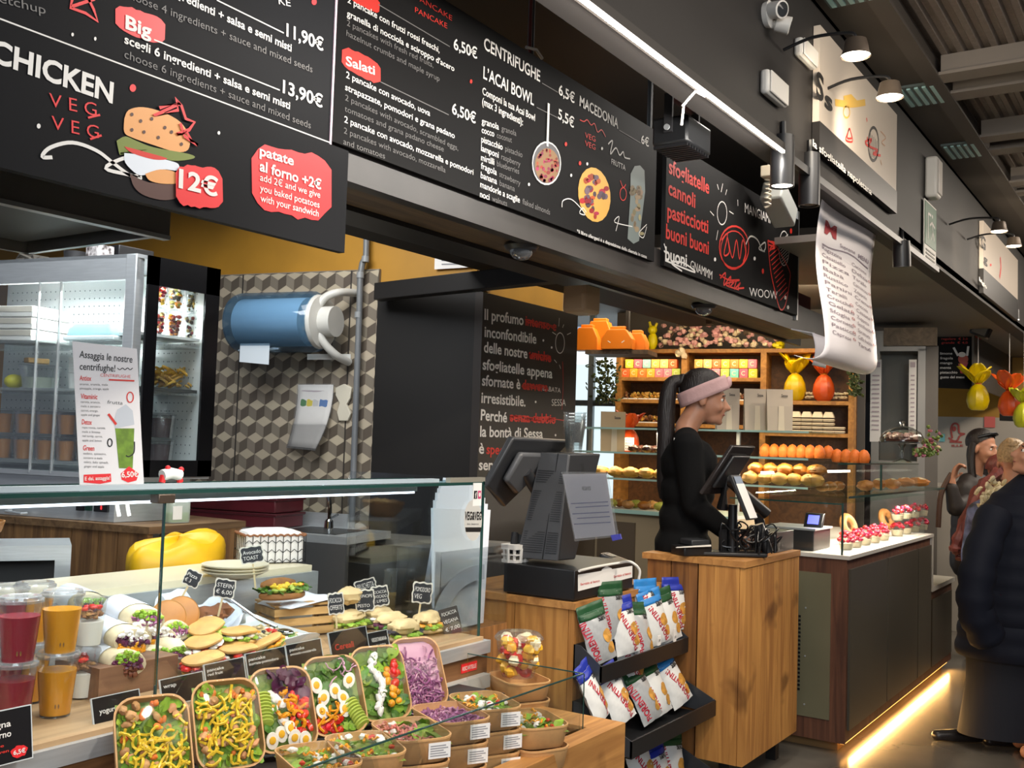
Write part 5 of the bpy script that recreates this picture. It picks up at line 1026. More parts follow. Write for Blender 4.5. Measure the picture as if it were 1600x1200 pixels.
b = MB(); b.box(2.85, 2.94, 2.072, 2.075, CZ-.105, CZ-.075); o = obj('red_sticker', b, m_red, r, W=True, smooth=False); b = MB(); text(b, 'RISCARTELLE', (2.855, 2.0715, CZ-.097), (1, 0, 0), (0, 0, 1), .08, .014, .01); obj('lettering', b, m_ink_w, o, W=True, smooth=False)
for x0, x1 in ((.6, 1.628), (1.632, GX1-.001)): b = MB(); b.box(x0, x1, 2.097, 2.103, CZ-.012, 1.398); obj('front_glass', b, m_clear, r, W=True, smooth=False)
b = MB(); b.box(GX1-.006, GX1, 2.104, 2.74, CZ-.012, 1.42); obj('end_glass', b, m_clear, r, W=True, smooth=False)
b = MB(); b.box(.6, GX1, 2.10, 2.42, 1.40, 1.407); obj('top_glass', b, glass('top_glass', 'dff0f2', .03, 1.6), r, W=True, smooth=False)
b = MB(); b.box(1.6282, 1.6318, 2.096, 2.104, CZ-.012, 1.40); b.box(.6, GX1, 2.0965, 2.1035, 1.398, 1.408); b.box(GX1-.007, GX1+.001, 2.0965, 2.1035, CZ-.012, 1.41); b.box(.6, GX1, 2.418, 2.422, 1.399, 1.408); obj('glass_edges', b, m_greenedge, r, W=True, smooth=False)
b = MB(); b.box(1.605, 1.655, 2.09, 2.125, 1.375, 1.398); obj('glass_clamp', b, mat('clamp_bronze', '5f5248', .35, metal=.6), r, W=True, bev=.003)
b = MB(); b.box(.6, GX1-.25, 2.20, 2.235, 1.375, 1.398); obj('light_bar', b, m_alu, r, W=True, smooth=False); b = MB(); b.box(.6, GX1-.26, 2.203, 2.232, 1.368, 1.375); obj('light_tube', b, emis('case_led', 'e6f1ff', 2.2), r, W=True, smooth=False)
area('case_light', (1.75, 2.22, 1.36), (1.75, 2.36, .87), 2.2, .03, 5, (.95, .98, 1))
b = MB(); b.box(.6, GX1-.22, 2.13, 2.165, 1.408, 1.420); obj('alu_reflection_strip', b, mat('alu_reflection_tint', 'c3d0d8', .3, metal=.35), r, W=True, smooth=False); b = MB(); b.box(GX1-.20, GX1+.005, 2.098, 2.118, 1.408, 1.424); obj('top_profile', b, mat('profile_beige', 'a8a294', .35, metal=.4), r, W=True, smooth=False)  # added alu strip, its bluish colour paints the reflection on the top glass
for k, (x, z0_) in enumerate(((2.945, 1.33),)):
    b = MB(); b.box(2.915, 2.965, 2.0945, 2.0965, 1.325, 1.405); o = obj('social_sticker', b, m_paper, r, W=True, smooth=False, label='white sticker with two small square logos'); b = MB(); b.box(2.919, 2.938, 2.0935, 2.0945, 1.35, 1.378); o1 = obj('dark_logo', b, m_blackpl, o, W=True, smooth=False); b = MB(); text(b, 'f', (2.925, 2.0933, 1.353), (1, 0, 0), (0, 0, 1), None, .02, .02); obj('letter', b, m_ink_w, o, W=True, smooth=False); b = MB(); b.box(2.943, 2.961, 2.0935, 2.0945, 1.35, 1.378); obj('pink_logo', b, mat('logo_pink', 'c23b6e', .5), o, W=True, smooth=False); b = MB(); b.add([(2.952+.006*math.cos(t), 2.0932, 1.364+.008*math.sin(t)) for t in [2*PI*i/14 for i in range(14)]], [tuple(range(14))]); obj('logo_dot', b, m_ink_w, o, W=True, smooth=False)
EP = Plane((0, 2.096, 0), (1, 0, 0))
b = MB(); pellipse(b, EP, (739, 813), 14, 32, .001, 26); o = obj('oval_sticker', b, mat('sticker_grey', 'c2c0ba', .5), r, W=True, smooth=False); b = MB(); ptext(b, EP, 'VEG&VEG', (726, 812), (752, 812), 13, .03, .002); ptext(b, EP, 'bio bistrot', (730, 820), (748, 820), 3, .0, .002); ppoly(b, EP, [(727, 824), (752, 824), (751, 831), (728, 831)], .002); obj('lettering', b, MATS['print_black'], o, W=True, smooth=False)
# counter ledge behind the case
r = thing('service_ledge', 'cream worktop ledge with steel front behind the glass case', 'ledge', (2.1, 2.9, 0)); b = MB(); b.box(.5, 2.82, 2.76, 3.06, 1.045, 1.068); obj('top', b, mat('ledge_cream', 'd8cdb0', .35), r, W=True, smooth=False); b = MB(); b.box(.5, 2.84, 2.745, 2.765, .6, 1.045); b.box(2.80, 2.84, 2.765, 3.0, .6, 1.045); obj('front', b, m_steel, r, W=True, smooth=False); b = MB(); b.box(.5, 2.8, 2.77, 3.0, 0, 1.04); obj('body', b, m_darker, r, W=True, smooth=False)
m_redj = mat('red_juice', '9c0f2a', .18, spec=.6); m_orj = mat('yellow_juice', 'efa30c', .18, spec=.6)
def drink(label, c, jm, h=.138, R_=.047, grp='fruit juices'):
    t = thing('juice_cup', label, 'drink', tuple(c), 0, grp)
    obj('cup', MB().lathe([(0, .003), (R_*.70, .003), (R_*.72, .0), (R_, h), (R_*1.05, h+.001), (R_*1.05, h+.006)], n=30), glass('clear_cup', 'f4f6f6', .06, 2.5, .015), t); obj('juice', MB().lathe([(0, .005), (R_*.71, .005), (R_*.93, h*.78), (0, h*.78)], n=30), jm, t); o = obj('lid', MB().lathe([(R_*1.06, h), (R_*1.07, h+.007), (R_*.98, h+.008), (R_*.95, h+.014), (R_*.5, h+.011), (0, h+.011)], n=30), glass('clear_lid', 'f4f6f6', .06, 4, .12), t)
    b = MB(); z = h*.2; rr = R_*.77
    for a in (-2.15, -1.95): b.add([V((rr*math.cos(a+x*.5), rr*math.sin(a+x*.5), z+y)) for x, y in [(.1*math.cos(q), .006*math.sin(q)) for q in [2*PI*i/8 for i in range(8)]]], [tuple(range(8))])
    obj('cup_print', b, mat('cup_print', '8a5a1a', .5), t)
    return t
for (px, jm, col) in ((28, m_redj, 'red'), (94, m_orj, 'orange')):
    q = aty(px-6, 1075, 2.24 if px < 50 else 2.26); s_ = 1.0
    for j in range(2): drink('%s juice cup, %s of the two stacked at front of the case' % (col, ('lower', 'upper')[j]), (q.x+.004*j, q.y, CZ+.001+j*.143), jm)
for px, jm, col in ((8, m_redj, 'red'), (50, m_orj, 'orange')):
    q = aty(px, 1000, 2.42)
    for j in range(2): drink('%s juice cup, %s of the pair standing behind the front cups' % (col, ('lower', 'upper')[j]), (q.x, q.y, CZ+.001+j*.143), jm)
for j in range(2):
    q = aty(130, 1040, 2.36); t = thing('yogurt_cup', '%s yogurt and granola cup %s' % (('lower', 'upper')[j], ('with nut topping', 'with strawberry topping')[j]), 'yogurt', (q.x+.012*j, q.y, CZ+.001+j*.128), 0, 'yogurt cups'); R_ = .040; h = .115
    obj('cup', MB().lathe([(0, .002), (R_*.7, .002), (R_, h), (R_*1.06, h)], n=24), m_container, t); obj('yogurt', MB().lathe([(0, .004), (R_*.7, .004), (R_*.86, h*.55), (0, h*.58)], n=24), mat('yogurt', 'e8e3d8', .4), t); obj('lid', MB().lathe([(R_*1.06, h), (R_, h+.008), (R_*.4, h+.012), (0, h+.012)], n=24), m_container, t)
    obj('granola', chunks(random.Random(j), 40, (-.025, .025, -.025, .025), .007, h*.68), mat('granola', '8a5a2c', .7, var=.3), t); obj('strawberries', chunks(random.Random(j+9), 6, (-.02, .02, -.02, .02), .009, h*.85), m_tom, t)
q = aty(214, 1066, 2.30); RZ = CZ+.075
r = thing('wood_riser', 'brown wooden riser box carrying the wraps', 'riser', (q.x, 2.36, CZ)); b = MB(); b.box(-.12, .12, -.07, -.055, .0, .073); b.box(.105, .12, -.055, .12, 0, .073); b.box(-.12, -.105, -.055, .12, 0, .073); obj('sides', b, wood('riser_wood', '7d5a42', '5f4230', 1, 'X'), r, smooth=False); obj('top', MB().box(-.12, .12, -.07, .12, .073, .082), MATS['riser_wood'], r, smooth=False)
m_tort = mat('tortilla', 'd8c9a6', .6, noise=.12, nscale=50); m_wrapp = mat('wrap_paper', 'dfe3ea', .6, bump=.2, nscale=25)
def wrap(label, c, ax_, rad, cols, seed, L_=.15, paper=True):
    t = thing('wrap', label, 'wrap', tuple(c), 0, 'tortilla wraps'); ax_ = V(ax_).normalized(); u = ax_.cross(V((0, 0, 1))).normalized(); v = u.cross(ax_); rn = random.Random(seed)
    cut = lambda a: -.55*rad*math.cos(a)
    ring = lambda d, k, sl=1.0: [ax_*(d+sl*cut(2*PI*i/18))+(u*math.cos(2*PI*i/18)*1.12+v*math.sin(2*PI*i/18)*.92)*rad*k for i in range(18)]
    obj('tortilla', MB().loft([ring(-.01, .90), ring(0, .97), ring(.02, 1), ring(L_*.9, .95, 0), ring(L_, .7, 0)], cap=True), m_tort, t)
    if paper: obj('paper', MB().loft([ring(.03, 1.06), ring(.06, 1.05), ring(L_*.95, 1.02, 0), ring(L_*1.05, .6, 0)], cap=False), m_wrapp, t)
    for k, cc in enumerate(cols):
        b = MB()
        for i in range(26):
            a = rn.uniform(0, 6.28); q_ = math.sqrt(rn.random())*.78; xx, yy = q_*math.cos(a)*1.15, q_*.45*math.sin(a)+(.42-.40*k)
            if xx*xx/1.35+yy*yy > .62: continue
            b.ball(-ax_*.011+(u*xx+v*yy)*rad-ax_*.50*rad*xx, rad*rn.uniform(.12, .2), 7, 5, lump=.5, seed=i)
        obj('filling', b, cc, t)
AXW = V((.10, .97, .10))
w3 = (m_lettuce, m_cabb, m_feta); w4 = (m_feta, m_beet, m_tomy); w5 = (m_lettuce, m_beet, mat('bean_brown', '6b3a24', .5, var=.3))
def wp(px, py, y): return aty(px, py, y)
for px, py, y, cols, lb, pp in ((196, 1036, 2.30, w5, 'lowest of three paper-rolled wraps, with beetroot filling', 1), (204, 1001, 2.31, w4, 'middle of three paper-rolled wraps, with orange and purple filling', 1), (226, 969, 2.32, w3, 'topmost paper-rolled wrap with purple cabbage filling', 1), (246, 1027, 2.38, w5, 'dark-filled wrap behind the lowest wraps', 1), (250, 996, 2.40, w4, 'wrap with cheese and tomato behind the middle wrap', 0), (276, 1020, 2.36, w3, 'green-filled wrap slanting beside pancake sandwiches', 0), (272, 985, 2.44, w3, 'wrap end with pale lettuce right of the topmost wrap', 0), (144, 948, 2.62, w5, 'paper-rolled wrap lying behind yogurt cups', 1)): wrap(lb, wp(px, py, y), AXW if px != 276 else V((-.2, .9, .5)), .040 if px < 240 else .034, cols, px, .15, pp)
m_bun = mat('bun_brown', 'b5793c', .55, noise=.2, nscale=20); m_panc = mat('pancake', 'd0a15a', .6, noise=.25, nscale=28, bump=.15); m_crumb = mat('bread_crumb', 'dcc192', .75, noise=.12, nscale=60, bump=.2)
for px, py, y, lb, rx in ((263, 965, 2.46, 'left brown pancake round standing behind wraps', 1.25), (284, 958, 2.47, 'right brown pancake round standing behind wraps', 1.15)):
    q = wp(px, py, y); b = MB(); b.lathe([(0, -.008), (.042, -.008), (.05, -.002), (.05, .004), (.042, .010), (0, .010)], (0, 0, 0), 26); t = thing('pancake_round', lb, 'pancake', tuple(q), 0, 'pancake rounds'); t.rotation_euler = (rx, 0, -.5); obj('pancake', b, m_bun, t); obj('pale_rim', MB().lathe([(.0495, -.004), (.0515, .001), (.0495, .006)], n=26), m_panc, t)
def pancake_sandwich(label, c, yaw, tilt, cols, R_=.062):
    t = thing('pancake_sandwich', label, 'sandwich', tuple(c), 0, 'pancake sandwiches'); t.rotation_euler = (M.Rotation(yaw, 4, 'Z') @ M.Rotation(tilt, 4, 'Y')).to_euler()
    for z in (-.018, .012):
        b = MB(); n = 22; f = lambda k, zz: [V((R_*k*math.cos(q), R_*.8*k*math.sin(q), zz+.002*math.sin(q*3))) for q in [2*PI*i/n for i in range(n)]]; b.loft([f(.9, z-.005), f(1, z-.001), f(1, z+.004), f(.9, z+.008)]); obj('pancake', b, m_panc, t)
    rn = random.Random(int(c[0]*1e4) % 97)
    for k, cc in enumerate(cols):
        b = MB()
        for i in range(16): a = rn.uniform(0, 6.28); q = rn.uniform(.72, .98); b.ball((R_*q*math.cos(a), R_*.8*q*math.sin(a), -.006+.005*k+rn.uniform(-.002, .004)), (.013, .012, .006), 7, 5, M.Rotation(a, 3, 'Z'), .4, i)
        obj('filling', b, cc, t)
for px, py, y, yaw, ti, cols, lb in ((372, 1020, 2.28, .1, .0, (m_feta, m_tom), 'lower tomato and mozzarella pancake sandwich behind card'), (318, 1008, 2.34, .3, -.15, (m_tom, m_feta), 'left tomato pancake sandwich next to the wraps'), (372, 993, 2.34, .1, .03, (m_lettuce, m_feta), 'avocado pancake sandwich on top of tomato one'), (322, 985, 2.40, .4, -.25, (m_lettuce, m_avo), 'upper left pancake sandwich leaning beside brown rounds'), (412, 1012, 2.27, -.7, -.45, (m_lettuce, m_tomy), 'steeply tilted pancake sandwich next to white dish'), (318, 1036, 2.24, 0, -.1, (m_beet, m_tom), 'pancake with berries behind the red fruit card')): pancake_sandwich(lb, wp(px, py, y), yaw, ti, cols)
q = wp(318, 945, 2.58); r = thing('paper_lined_dish', 'crumpled white paper holding a fried ball', 'paper', (q.x, 2.58, CZ)); rn = random.Random(4)
def crump(u, v): 
    a = 2*PI*u; k = .3+.7*v; h = .03+.10*v**1.2+.018*math.sin(a*5+v*5)*v+.012*math.sin(a*9); s_ = 1+.10*math.sin(a*3+1)
    return V((.155*k*math.cos(a)*s_, .10*k*math.sin(a)*s_, h+.045*v*math.sin(a*1-.6)))
b = MB(); b.grid(crump, 40, 8); o = obj('paper', b, mat('crumpled_paper', 'd5dde6', .75, bump=.5, nscale=18), r); s2 = o.modifiers.new('t', 'SOLIDIFY'); s2.thickness = .0015
obj('dish', MB().lathe([(0, 0), (.05, 0), (.06, .03)], n=20), m_white, r)
b = MB(); b.ball((q.x+.0, 2.55, CZ+.115), (.052, .045, .030), 16, 10, lump=.35, seed=3); tag(obj('fritter', b, mat('fritter', '8a5228', .7, noise=.35, nscale=30, bump=.6)), 'brown fried ball lying in white paper', 'fritter'); b = MB(); b.ball((q.x+.075, 2.58, CZ+.12), (.035, .035, .026), 14, 8, lump=.35, seed=8); tag(obj('fritter', b, MATS['fritter']), 'smaller fried ball at right inside white paper', 'fritter')
q = wp(452, 1010, 2.36); r = thing('porcelain_dish', 'long white porcelain dish of cereal salad with a spoon', 'dish', (q.x, 2.42, CZ), -.25)
def boat(k, z, n=28): return [V((.085*k*math.copysign(abs(math.cos(t))**.8, math.cos(t)), .205*k*math.copysign(abs(math.sin(t))**.9, math.sin(t)), z+(.03*abs(math.sin(t))**4 if z > .03 else 0))) for t in [2*PI*i/n for i in range(n)]]
obj('dish', MB().loft([boat(.6, 0), boat(.68, .004), boat(.93, .035), boat(1, .06), boat(.965, .06), boat(.9, .035), boat(.66, .012)]), mat('porcelain', 'e4e8ea', .15), r)
rn = random.Random(8); R4 = (-.055, .055, -.14, .15)
for nm, n, rr, mm in (('grains', 170, .006, mat('grains', 'b9a678', .6, var=.2)), ('greens', 26, .010, m_darkleaf), ('olives', 16, .009, mat('olive_black', '2a2630', .3)), ('feta', 14, .009, m_feta), ('tomatoes', 4, .014, m_tom), ('yellow_pepper', 3, .016, m_tomy)): obj(nm, chunks(rn, n, R4 if nm not in ('tomatoes',) else (-.02, .03, -.02, .06), rr*1.25, .052, .3), mm, r)
obj('spoon', MB().tube([(-.09, .19, .16), (-.03, .07, .095), (.0, .0, .075)], [.004, .005, .006]).ball((.01, -.04, .068), (.022, .036, .008)), MATS['chrome'], r)
q = wp(464, 958, 2.60); r = thing('wooden_crate', 'small slatted wooden crate turned over under avocado toast', 'crate', (q.x, 2.60, CZ), -.35); m_crate = wood('crate_wood', 'cfa66c', 'a67f49', 1.2, 'X', knots=.2)
b = MB()
for k in range(3): b.box(-.12, .12, -.085, -.078, .008+k*.033, .032+k*.033); b.box(-.12, -.112, -.078, .085, .008+k*.033, .032+k*.033); b.box(.112, .12, -.078, .085, .008+k*.033, .032+k*.033)
obj('slats', b, m_crate, r, smooth=False); b = MB(); 
for x in (-.112, .10): b.box(x, x+.012, -.078, -.066, 0, .105); b.box(x, x+.012, .07, .085, 0, .105)
obj('corner_posts', b, m_crate, r, smooth=False); obj('top', MB().box(-.12, .12, -.085, .085, .105, .112), m_crate, r, smooth=False)
b = MB(); b.grid(lambda u, v: V((q.x-.13+u*.22, 2.50+v*.16, CZ+.1145+.008*math.sin(u*7)*math.sin(v*5)**2+(.015*(u-.5)))), 14, 8); o = tag(obj('paper_sheet', b, m_wrapp), 'white paper sheet under the avocado toast', 'paper'); s2 = o.modifiers.new('t', 'SOLIDIFY'); s2.thickness = .001; s2.offset = 1
q2 = wp(424, 932, 2.58); t = thing('avocado_toast', 'avocado toast with yellow egg and greens on white paper', 'toast', (q2.x+.03, 2.56, CZ+.135), -.2); rn = random.Random(6)
obj('bread', MB().loft([[V((.085*k*math.cos(a), .05*k*math.sin(a), z)) for a in [2*PI*i/22 for i in range(22)]] for z, k in ((0, .9), (.006, 1), (.016, 1), (.02, .94))]), mat('toast_crust', '9a6530', .7, noise=.3, nscale=30), t); obj('avocado', chunks(rn, 18, (-.07, .07, -.04, .04), .013, .028), m_avo, t); obj('egg', chunks(rn, 24, (-.05, .05, -.035, .03), .010, .040), m_mustard, t); obj('greens', leaves(rn, 22, (-.08, .085, -.045, .03), .03, .014), m_darkleaf, t); obj('tomato', chunks(rn, 6, (0, .06, -.03, .03), .009, .042), m_tom, t); obj('top_bread', MB().ball((.0, .03, .045), (.07, .02, .02), 14, 8, lump=.2), MATS['toast_crust'], t)
m_foc = mat('focaccia', 'dcc08c', .7, noise=.2, nscale=22, bump=.4)
def focaccia(label, c, yaw, R_, cols, tilt=0):
    t = thing('focaccia_sandwich', label, 'sandwich', tuple(c), yaw, 'focaccia sandwiches'); t.rotation_euler = (tilt, 0, yaw); rn = random.Random(int(c[0]*1e3))
    obj('bread_base', MB().ball((0, 0, .012), (R_, R_*.75, .014), 18, 8, lump=.15, seed=1), m_crumb, t); obj('bread_top', MB().ball((0, .006, .05), (R_*.98, R_*.72, .024), 20, 10, lump=.35, seed=rn.randint(1, 50)), m_foc, t)
    for k, cc in enumerate(cols):
        b = MB()
        for i in range(18): a = rn.uniform(0, 6.28); q = rn.uniform(.7, 1.02); b.ball((R_*q*math.cos(a), R_*.75*q*math.sin(a), .026+.006*k+rn.uniform(-.003, .004)), (.016, .012, .007), 7, 5, M.Rotation(a, 3, 'Z'), .5, i)
        obj('filling', b, cc, t)
for px, py, y, yaw, R_, cols, lb in ((545, 972, 2.48, .3, .075, (m_avo, m_lettuce), 'pale focaccia sandwich with avocado slice beside white dish'), (592, 972, 2.46, .1, .07, (m_lettuce, m_feta), 'pale focaccia sandwich below three clustered chalk tags'), (612, 985, 2.34, -.2, .06, (m_darkleaf, m_beet), 'leafy focaccia sandwich in front of the jar'), (632, 1004, 2.22, .0, .062, (m_lettuce, mat('olive_black', '2a2630', .3)), 'dark-filled focaccia sandwich behind purple cabbage bowl'), (670, 992, 2.26, .2, .066, (m_lettuce, m_tomy), 'golden focaccia roll with lettuce beside slate sign')): q = wp(px, py, y); focaccia(lb, (q.x, q.y, CZ+.002+max(0, (q.z-CZ-.045))), yaw, R_, cols)
q = wp(545, 955, 2.50); b = MB(); b.ball((q.x+.0, 2.50, q.z+.055), (.05, .04, .03), 16, 10, lump=.4, seed=12); tag(obj('bread_roll', b, m_foc), 'knobbly pale bread roll piled on focaccia beside white dish', 'bread')
q = wp(622, 960, 2.58); t = thing('glass_jar', 'ribbed glass jar with yellow sauce behind the focaccias', 'jar', (q.x, 2.58, CZ)); obj('jar', MB().lathe([(0, .0), (.05, 0), (.056, .01), (.054, .05), (.058, .06), (.056, .10), (.062, .12), (.058, .165), (.062, .172)], n=26), glass('jar_glass', 'd9ddd6', .05, 2.2, .10, 'c8ccc4'), t); obj('sauce', MB().lathe([(0, .004), (.048, .004), (.052, .08), (0, .085)], n=24), mat('sauce_yellow', 'd6a11c', .35), t)
q = atz(367, 900, 1.069); 
for k in range(3):
    t = thing('plate', '%s of three cream plates stacked on the ledge' % ('lowest', 'middle', 'topmost')[k], 'plate', (q.x, min(q.y, 2.93), 1.069+k*.010), 0, 'stacked plates'); obj('plate', MB().lathe([(0, 0), (.07, 0), (.11, .018), (.112, .022), (.105, .021), (.07, .006), (0, .005)], n=36), mat('plate_cream', 'e3d9bd', .3), t)
q = wp(417, 893, 2.96); t = thing('wire_basket', 'black wire basket lined with white paper on the ledge', 'basket', (q.x, 2.95, 1.069), -.5); hw2, hd2, hh = .115, .085, .105; b = MB()
for k in range(9):
    for z in range(3):
        x = -hw2+k*2*hw2/8
        if k < 8: 
            xn = x+2*hw2/8; z0_ = .005+z*.035
            for y in (-hd2, hd2): b.tube([(x, y, z0_), ((x+xn)/2, y, z0_+.012), (xn, y, z0_)], .0016, 4)
    for y in (-hd2, hd2): b.tube([(-hw2+k*2*hw2/8, y, 0), (-hw2+k*2*hw2/8, y, hh)], .0016, 4)
for k in range(7):
    for x in (-hw2, hw2): b.tube([(x, -hd2+k*2*hd2/6, 0), (x, -hd2+k*2*hd2/6, hh)], .0016, 4)
for x in (-hw2, hw2): b.tube([(x, -hd2, .04), (x, hd2, .04)], .0016, 4)
obj('wires', b, m_blackpl, t); b = MB()
for s_ in range(4):
    pts = [(-hw2, -hd2, hh), (hw2, -hd2, hh), (hw2, hd2, hh), (-hw2, hd2, hh), (-hw2, -hd2, hh)]; a0, a1 = V(pts[s_]), V(pts[s_+1])
    b.tube([a0.lerp(a1, i/30)+V((0, 0, .003*math.sin(i*1.9))) for i in range(31)], .004, 6)
obj('rope_rim', b, mat('rope', '8d5b3a', .8), t); obj('paper_lining', MB().loft([[V((x*k, y*k, z)) for x, y in rrect(.222, .162, .02)] for z, k in ((.004, 1), (.10, 1), (.115, .9), (.125, .5), (.12, .1))]), m_paper, t)
q = wp(288, 890, 3.16); r = thing('yellow_bag', 'yellow bag folded over a clear tub behind the ledge', 'bag', (q.x, 3.2, 0)); obj('tub', MB().lathe([(.0, 0), (.13, 0), (.15, 1.06)], n=24), m_container, r)
def ybag(u, v): a = 2*PI*u; k = [.158, .165, .168, .15, .08, 0.0][min(int(v*5), 5)]; zz = [1.0, 1.04, 1.10, 1.145, 1.155, 1.15][min(int(v*5+.01), 5)]; return V((k*1.3*math.cos(a)*(1+.06*math.sin(a*4)), k*.8*math.sin(a)*(1+.08*math.sin(a*3)), zz+.012*math.sin(a*6)+.02*math.cos(a)*(v < .9)))
b = MB(); b.grid(ybag, 40, 5); obj('yellow_bag', b, mat('bag_yellow', 'dfae10', .45, bump=.3, nscale=9), r, sub=1)
m_slate = mat('slate', '23252b', .6); m_chalkw = mat('tag_rim', 'd9d3c6', .5); m_stick = mat('stick_wood', 'd2bd92', .6)
def chalk_tag(px, py, y, wpx, hpx, lines, label, roll=0, base=None, yaw=-.65):
    p = aty(px, py, y); dep = (p-CC).dot(CF); w_, h_ = wpx*dep/FPX, hpx*dep/FPX; zb = base if base else CZ+.05; t = thing('chalk_tag', label, 'tag', (p.x, p.y, zb), group='chalk tags')
    t.rotation_euler = (M.Rotation(yaw, 4, 'Z') @ M.Rotation(roll, 4, 'Y')).to_euler(); zc_ = p.z-zb
    o = []; 
    for i in range(40):
        a = 2*PI*i/40; cx, cy = math.cos(a), math.sin(a); k = 1/max(abs(cx), abs(cy)); k = min(k, 1.3); o.append((cx*k*w_/2*(1+.05*math.sin(8*a)), cy*k*h_/2*(1+.06*math.cos(8*a))))
    obj('rim', MB().slab([V((x, 0, zc_+z)) for x, z in o], (0, 1, 0), .003), m_chalkw, t, smooth=False); obj('slate', MB().slab([V((x*.88, -.001, zc_+z*.86)) for x, z in o], (0, 1, 0), .001), m_slate, t, smooth=False)
    b = MB(); n = len(lines)
    for i, s in enumerate(lines): text(b, s, (-w_*.38, -.0015, zc_+h_*(.30-.66*(i+.75)/n)), (1, 0, .0), (0, 0, 1), w_*.76*min(1, len(s)/6), h_*.62/n*.72, .0)
    obj('chalk_writing', b, m_ink_w, t, smooth=False); obj('stick', MB().box(-.003, .003, .002, .005, -.0, zc_), m_stick, t, smooth=False)
for a in (((402, 866), 2.60, 36, 27, ('Avocado', 'TOAST'), 'chalk tag for avocado toast in front of the wire basket', -.15, CZ+.17), ((259, 895), 2.58, 26, 26, ('Pizza', '€ 3'), 'chalk tag tilted behind case glass joint', .45, CZ+.08), ((343, 919), 2.50, 32, 30, ('STEFIN', '€ 6,00'), 'chalk tag stuck in fried ball reading 6,00', .18, CZ+.12), ((528, 943), 2.36, 25, 34, ('FOCACCIA', 'OFFERTE'), 'leftmost chalk tag above focaccia sandwiches', -.08, None), ((579, 914), 2.56, 34, 20, ('BRUSCHETTA',), 'rear chalk tag of the cluster of three', -.25, CZ+.06), ((571, 938), 2.46, 30, 34, ('PRINCIPE', 'E', 'PESTO'), 'front left chalk tag of the cluster of three', -.03, None), ((597, 931), 2.44, 28, 32, ('FOCACCIA', 'AVOCADO', 'E LIMES'), 'front right chalk tag of the cluster of three', -.12, None), ((655, 926), 2.28, 32, 33, ('POMODORO', 'VEG'), 'rightmost chalk tag above golden focaccia roll', .12, None)): chalk_tag(a[0][0], a[0][1], a[1], a[2], a[3], a[4], a[5], a[6], a[7])
q = wp(708, 1000, 2.19); t = thing('slate_sign', 'dark slate card reading focaccia 7,00 at right end of case', 'sign', (q.x, 2.19, CZ), -.45); t.rotation_euler = (M.Rotation(-.45, 4, 'Z') @ M.Rotation(-.25, 4, 'X') @ M.Rotation(-.18, 4, 'Y')).to_euler(); obj('slate', MB().box(-.035, .04, 0, .006, 0, .092), mat('slate_brownish', '332d2a', .6), t, bev=.001); b = MB()
for i, s in enumerate(('FOCACCIA', 'VEGANA', '€ 7,00')): text(b, s, (-.028, -.001, .066-i*.027), (1, 0, .05), (0, 0, 1), .06, .013, .0)
obj('chalk_writing', b, m_ink_w, t, smooth=False)
def gcard(px0, py0, px1, py1, y, hpx, lines, label): 
    a = aty(px0, py0, y); c = aty(px1, py1, y); w_ = abs(c.x-a.x); dep = (a-CC).dot(CF); pricecard('price_card', label, (a.x, y, a.z), w_, hpx*dep/FPX*1.05, 0, .28, lines(w_, hpx*dep/FPX))
gcard(150, 1155, 224, 1127, 2.115, 58, lambda w, h: [('yogurt', w*.12, h*.62, w*.36, h*.14, m_ink_w)], 'black card reading yogurt in front of yogurt cups')
gcard(255, 1104, 321, 1082, 2.115, 38, lambda w, h: [('wrap', w*.05, h*.70, w*.3, h*.16, m_ink_w)], 'black card reading wrap right of glass joint')
gcard(324, 1078, 385, 1058, 2.14, 36, lambda w, h: [('pancake', w*.05, h*.74, w*.42, h*.13, m_ink_w), ('red fruit', w*.05, h*.56, w*.38, h*.12, m_ink_w)], 'black card reading pancake red fruit')
gcard(389, 1062, 450, 1043, 2.14, 37, lambda w, h: [('pancake', w*.05, h*.74, w*.42, h*.13, m_ink_w), ('burrata-pomodoro', w*.05, h*.56, w*.75, h*.12, m_ink_w)], 'black card reading pancake with tomato name')
gcard(452, 1047, 506, 1030, 2.115, 36, lambda w, h: [('pancake', w*.08, h*.76, w*.42, h*.13, m_ink_w), ('avocado-mozzarella', w*.08, h*.58, w*.75, h*.11, m_ink_w)], 'black card reading pancake in front of white dish')
gcard(520, 1032, 578, 1010, 2.115, 40, lambda w, h: [('Cereali', w*.1, h*.35, w*.5, h*.24, m_ink_r)], 'black card with red word for cereal salad')
gcard(562, 1030, 610, 1018, 2.15, 34, lambda w, h: [('VEGETARIANA', w*.45, h*.62, w*.5, h*.18, m_ink_w), ('FOCACCIA', w*.45, h*.3, w*.45, h*.18, m_ink_w), ('4,5€', w*.08, h*.4, w*.25, h*.16, m_ink_g)], 'grey-toned card reading vegetarian right of the red-worded card')
p = aty(-40, 1205, 2.02); a = aty(50, 1183, 2.02); t = pricecard('price_card', 'black oven lasagna card with red 6,5 euro patch at lower left', (a.x-.14, 2.02, a.z-.0), .14, .105, -.0, .16, [('lasagna', .032, .072, .064, .013, m_ink_w), ('al forno', .038, .052, .058, .013, m_ink_w), ('lasagne', .03, .034, .05, .006, m_ink_r), ('oven', .06, .022, .03, .006, m_ink_r)])
b = MB(); b.add([(.112+.018*math.cos(q_)*(1+.1*math.sin(q_*5)), -.0012, .018+.012*math.sin(q_)*(1+.1*math.cos(q_*7))) for q_ in [2*PI*i/20 for i in range(20)]], [tuple(range(20))]); obj('red_patch', b, m_red, t, smooth=False); b = MB(); text(b, '6,5€', (.099, -.002, .0135), (1, 0, 0), (0, 0, 1), .026, .009, .02); obj('patch_lettering', b, m_ink_w, t, smooth=False)
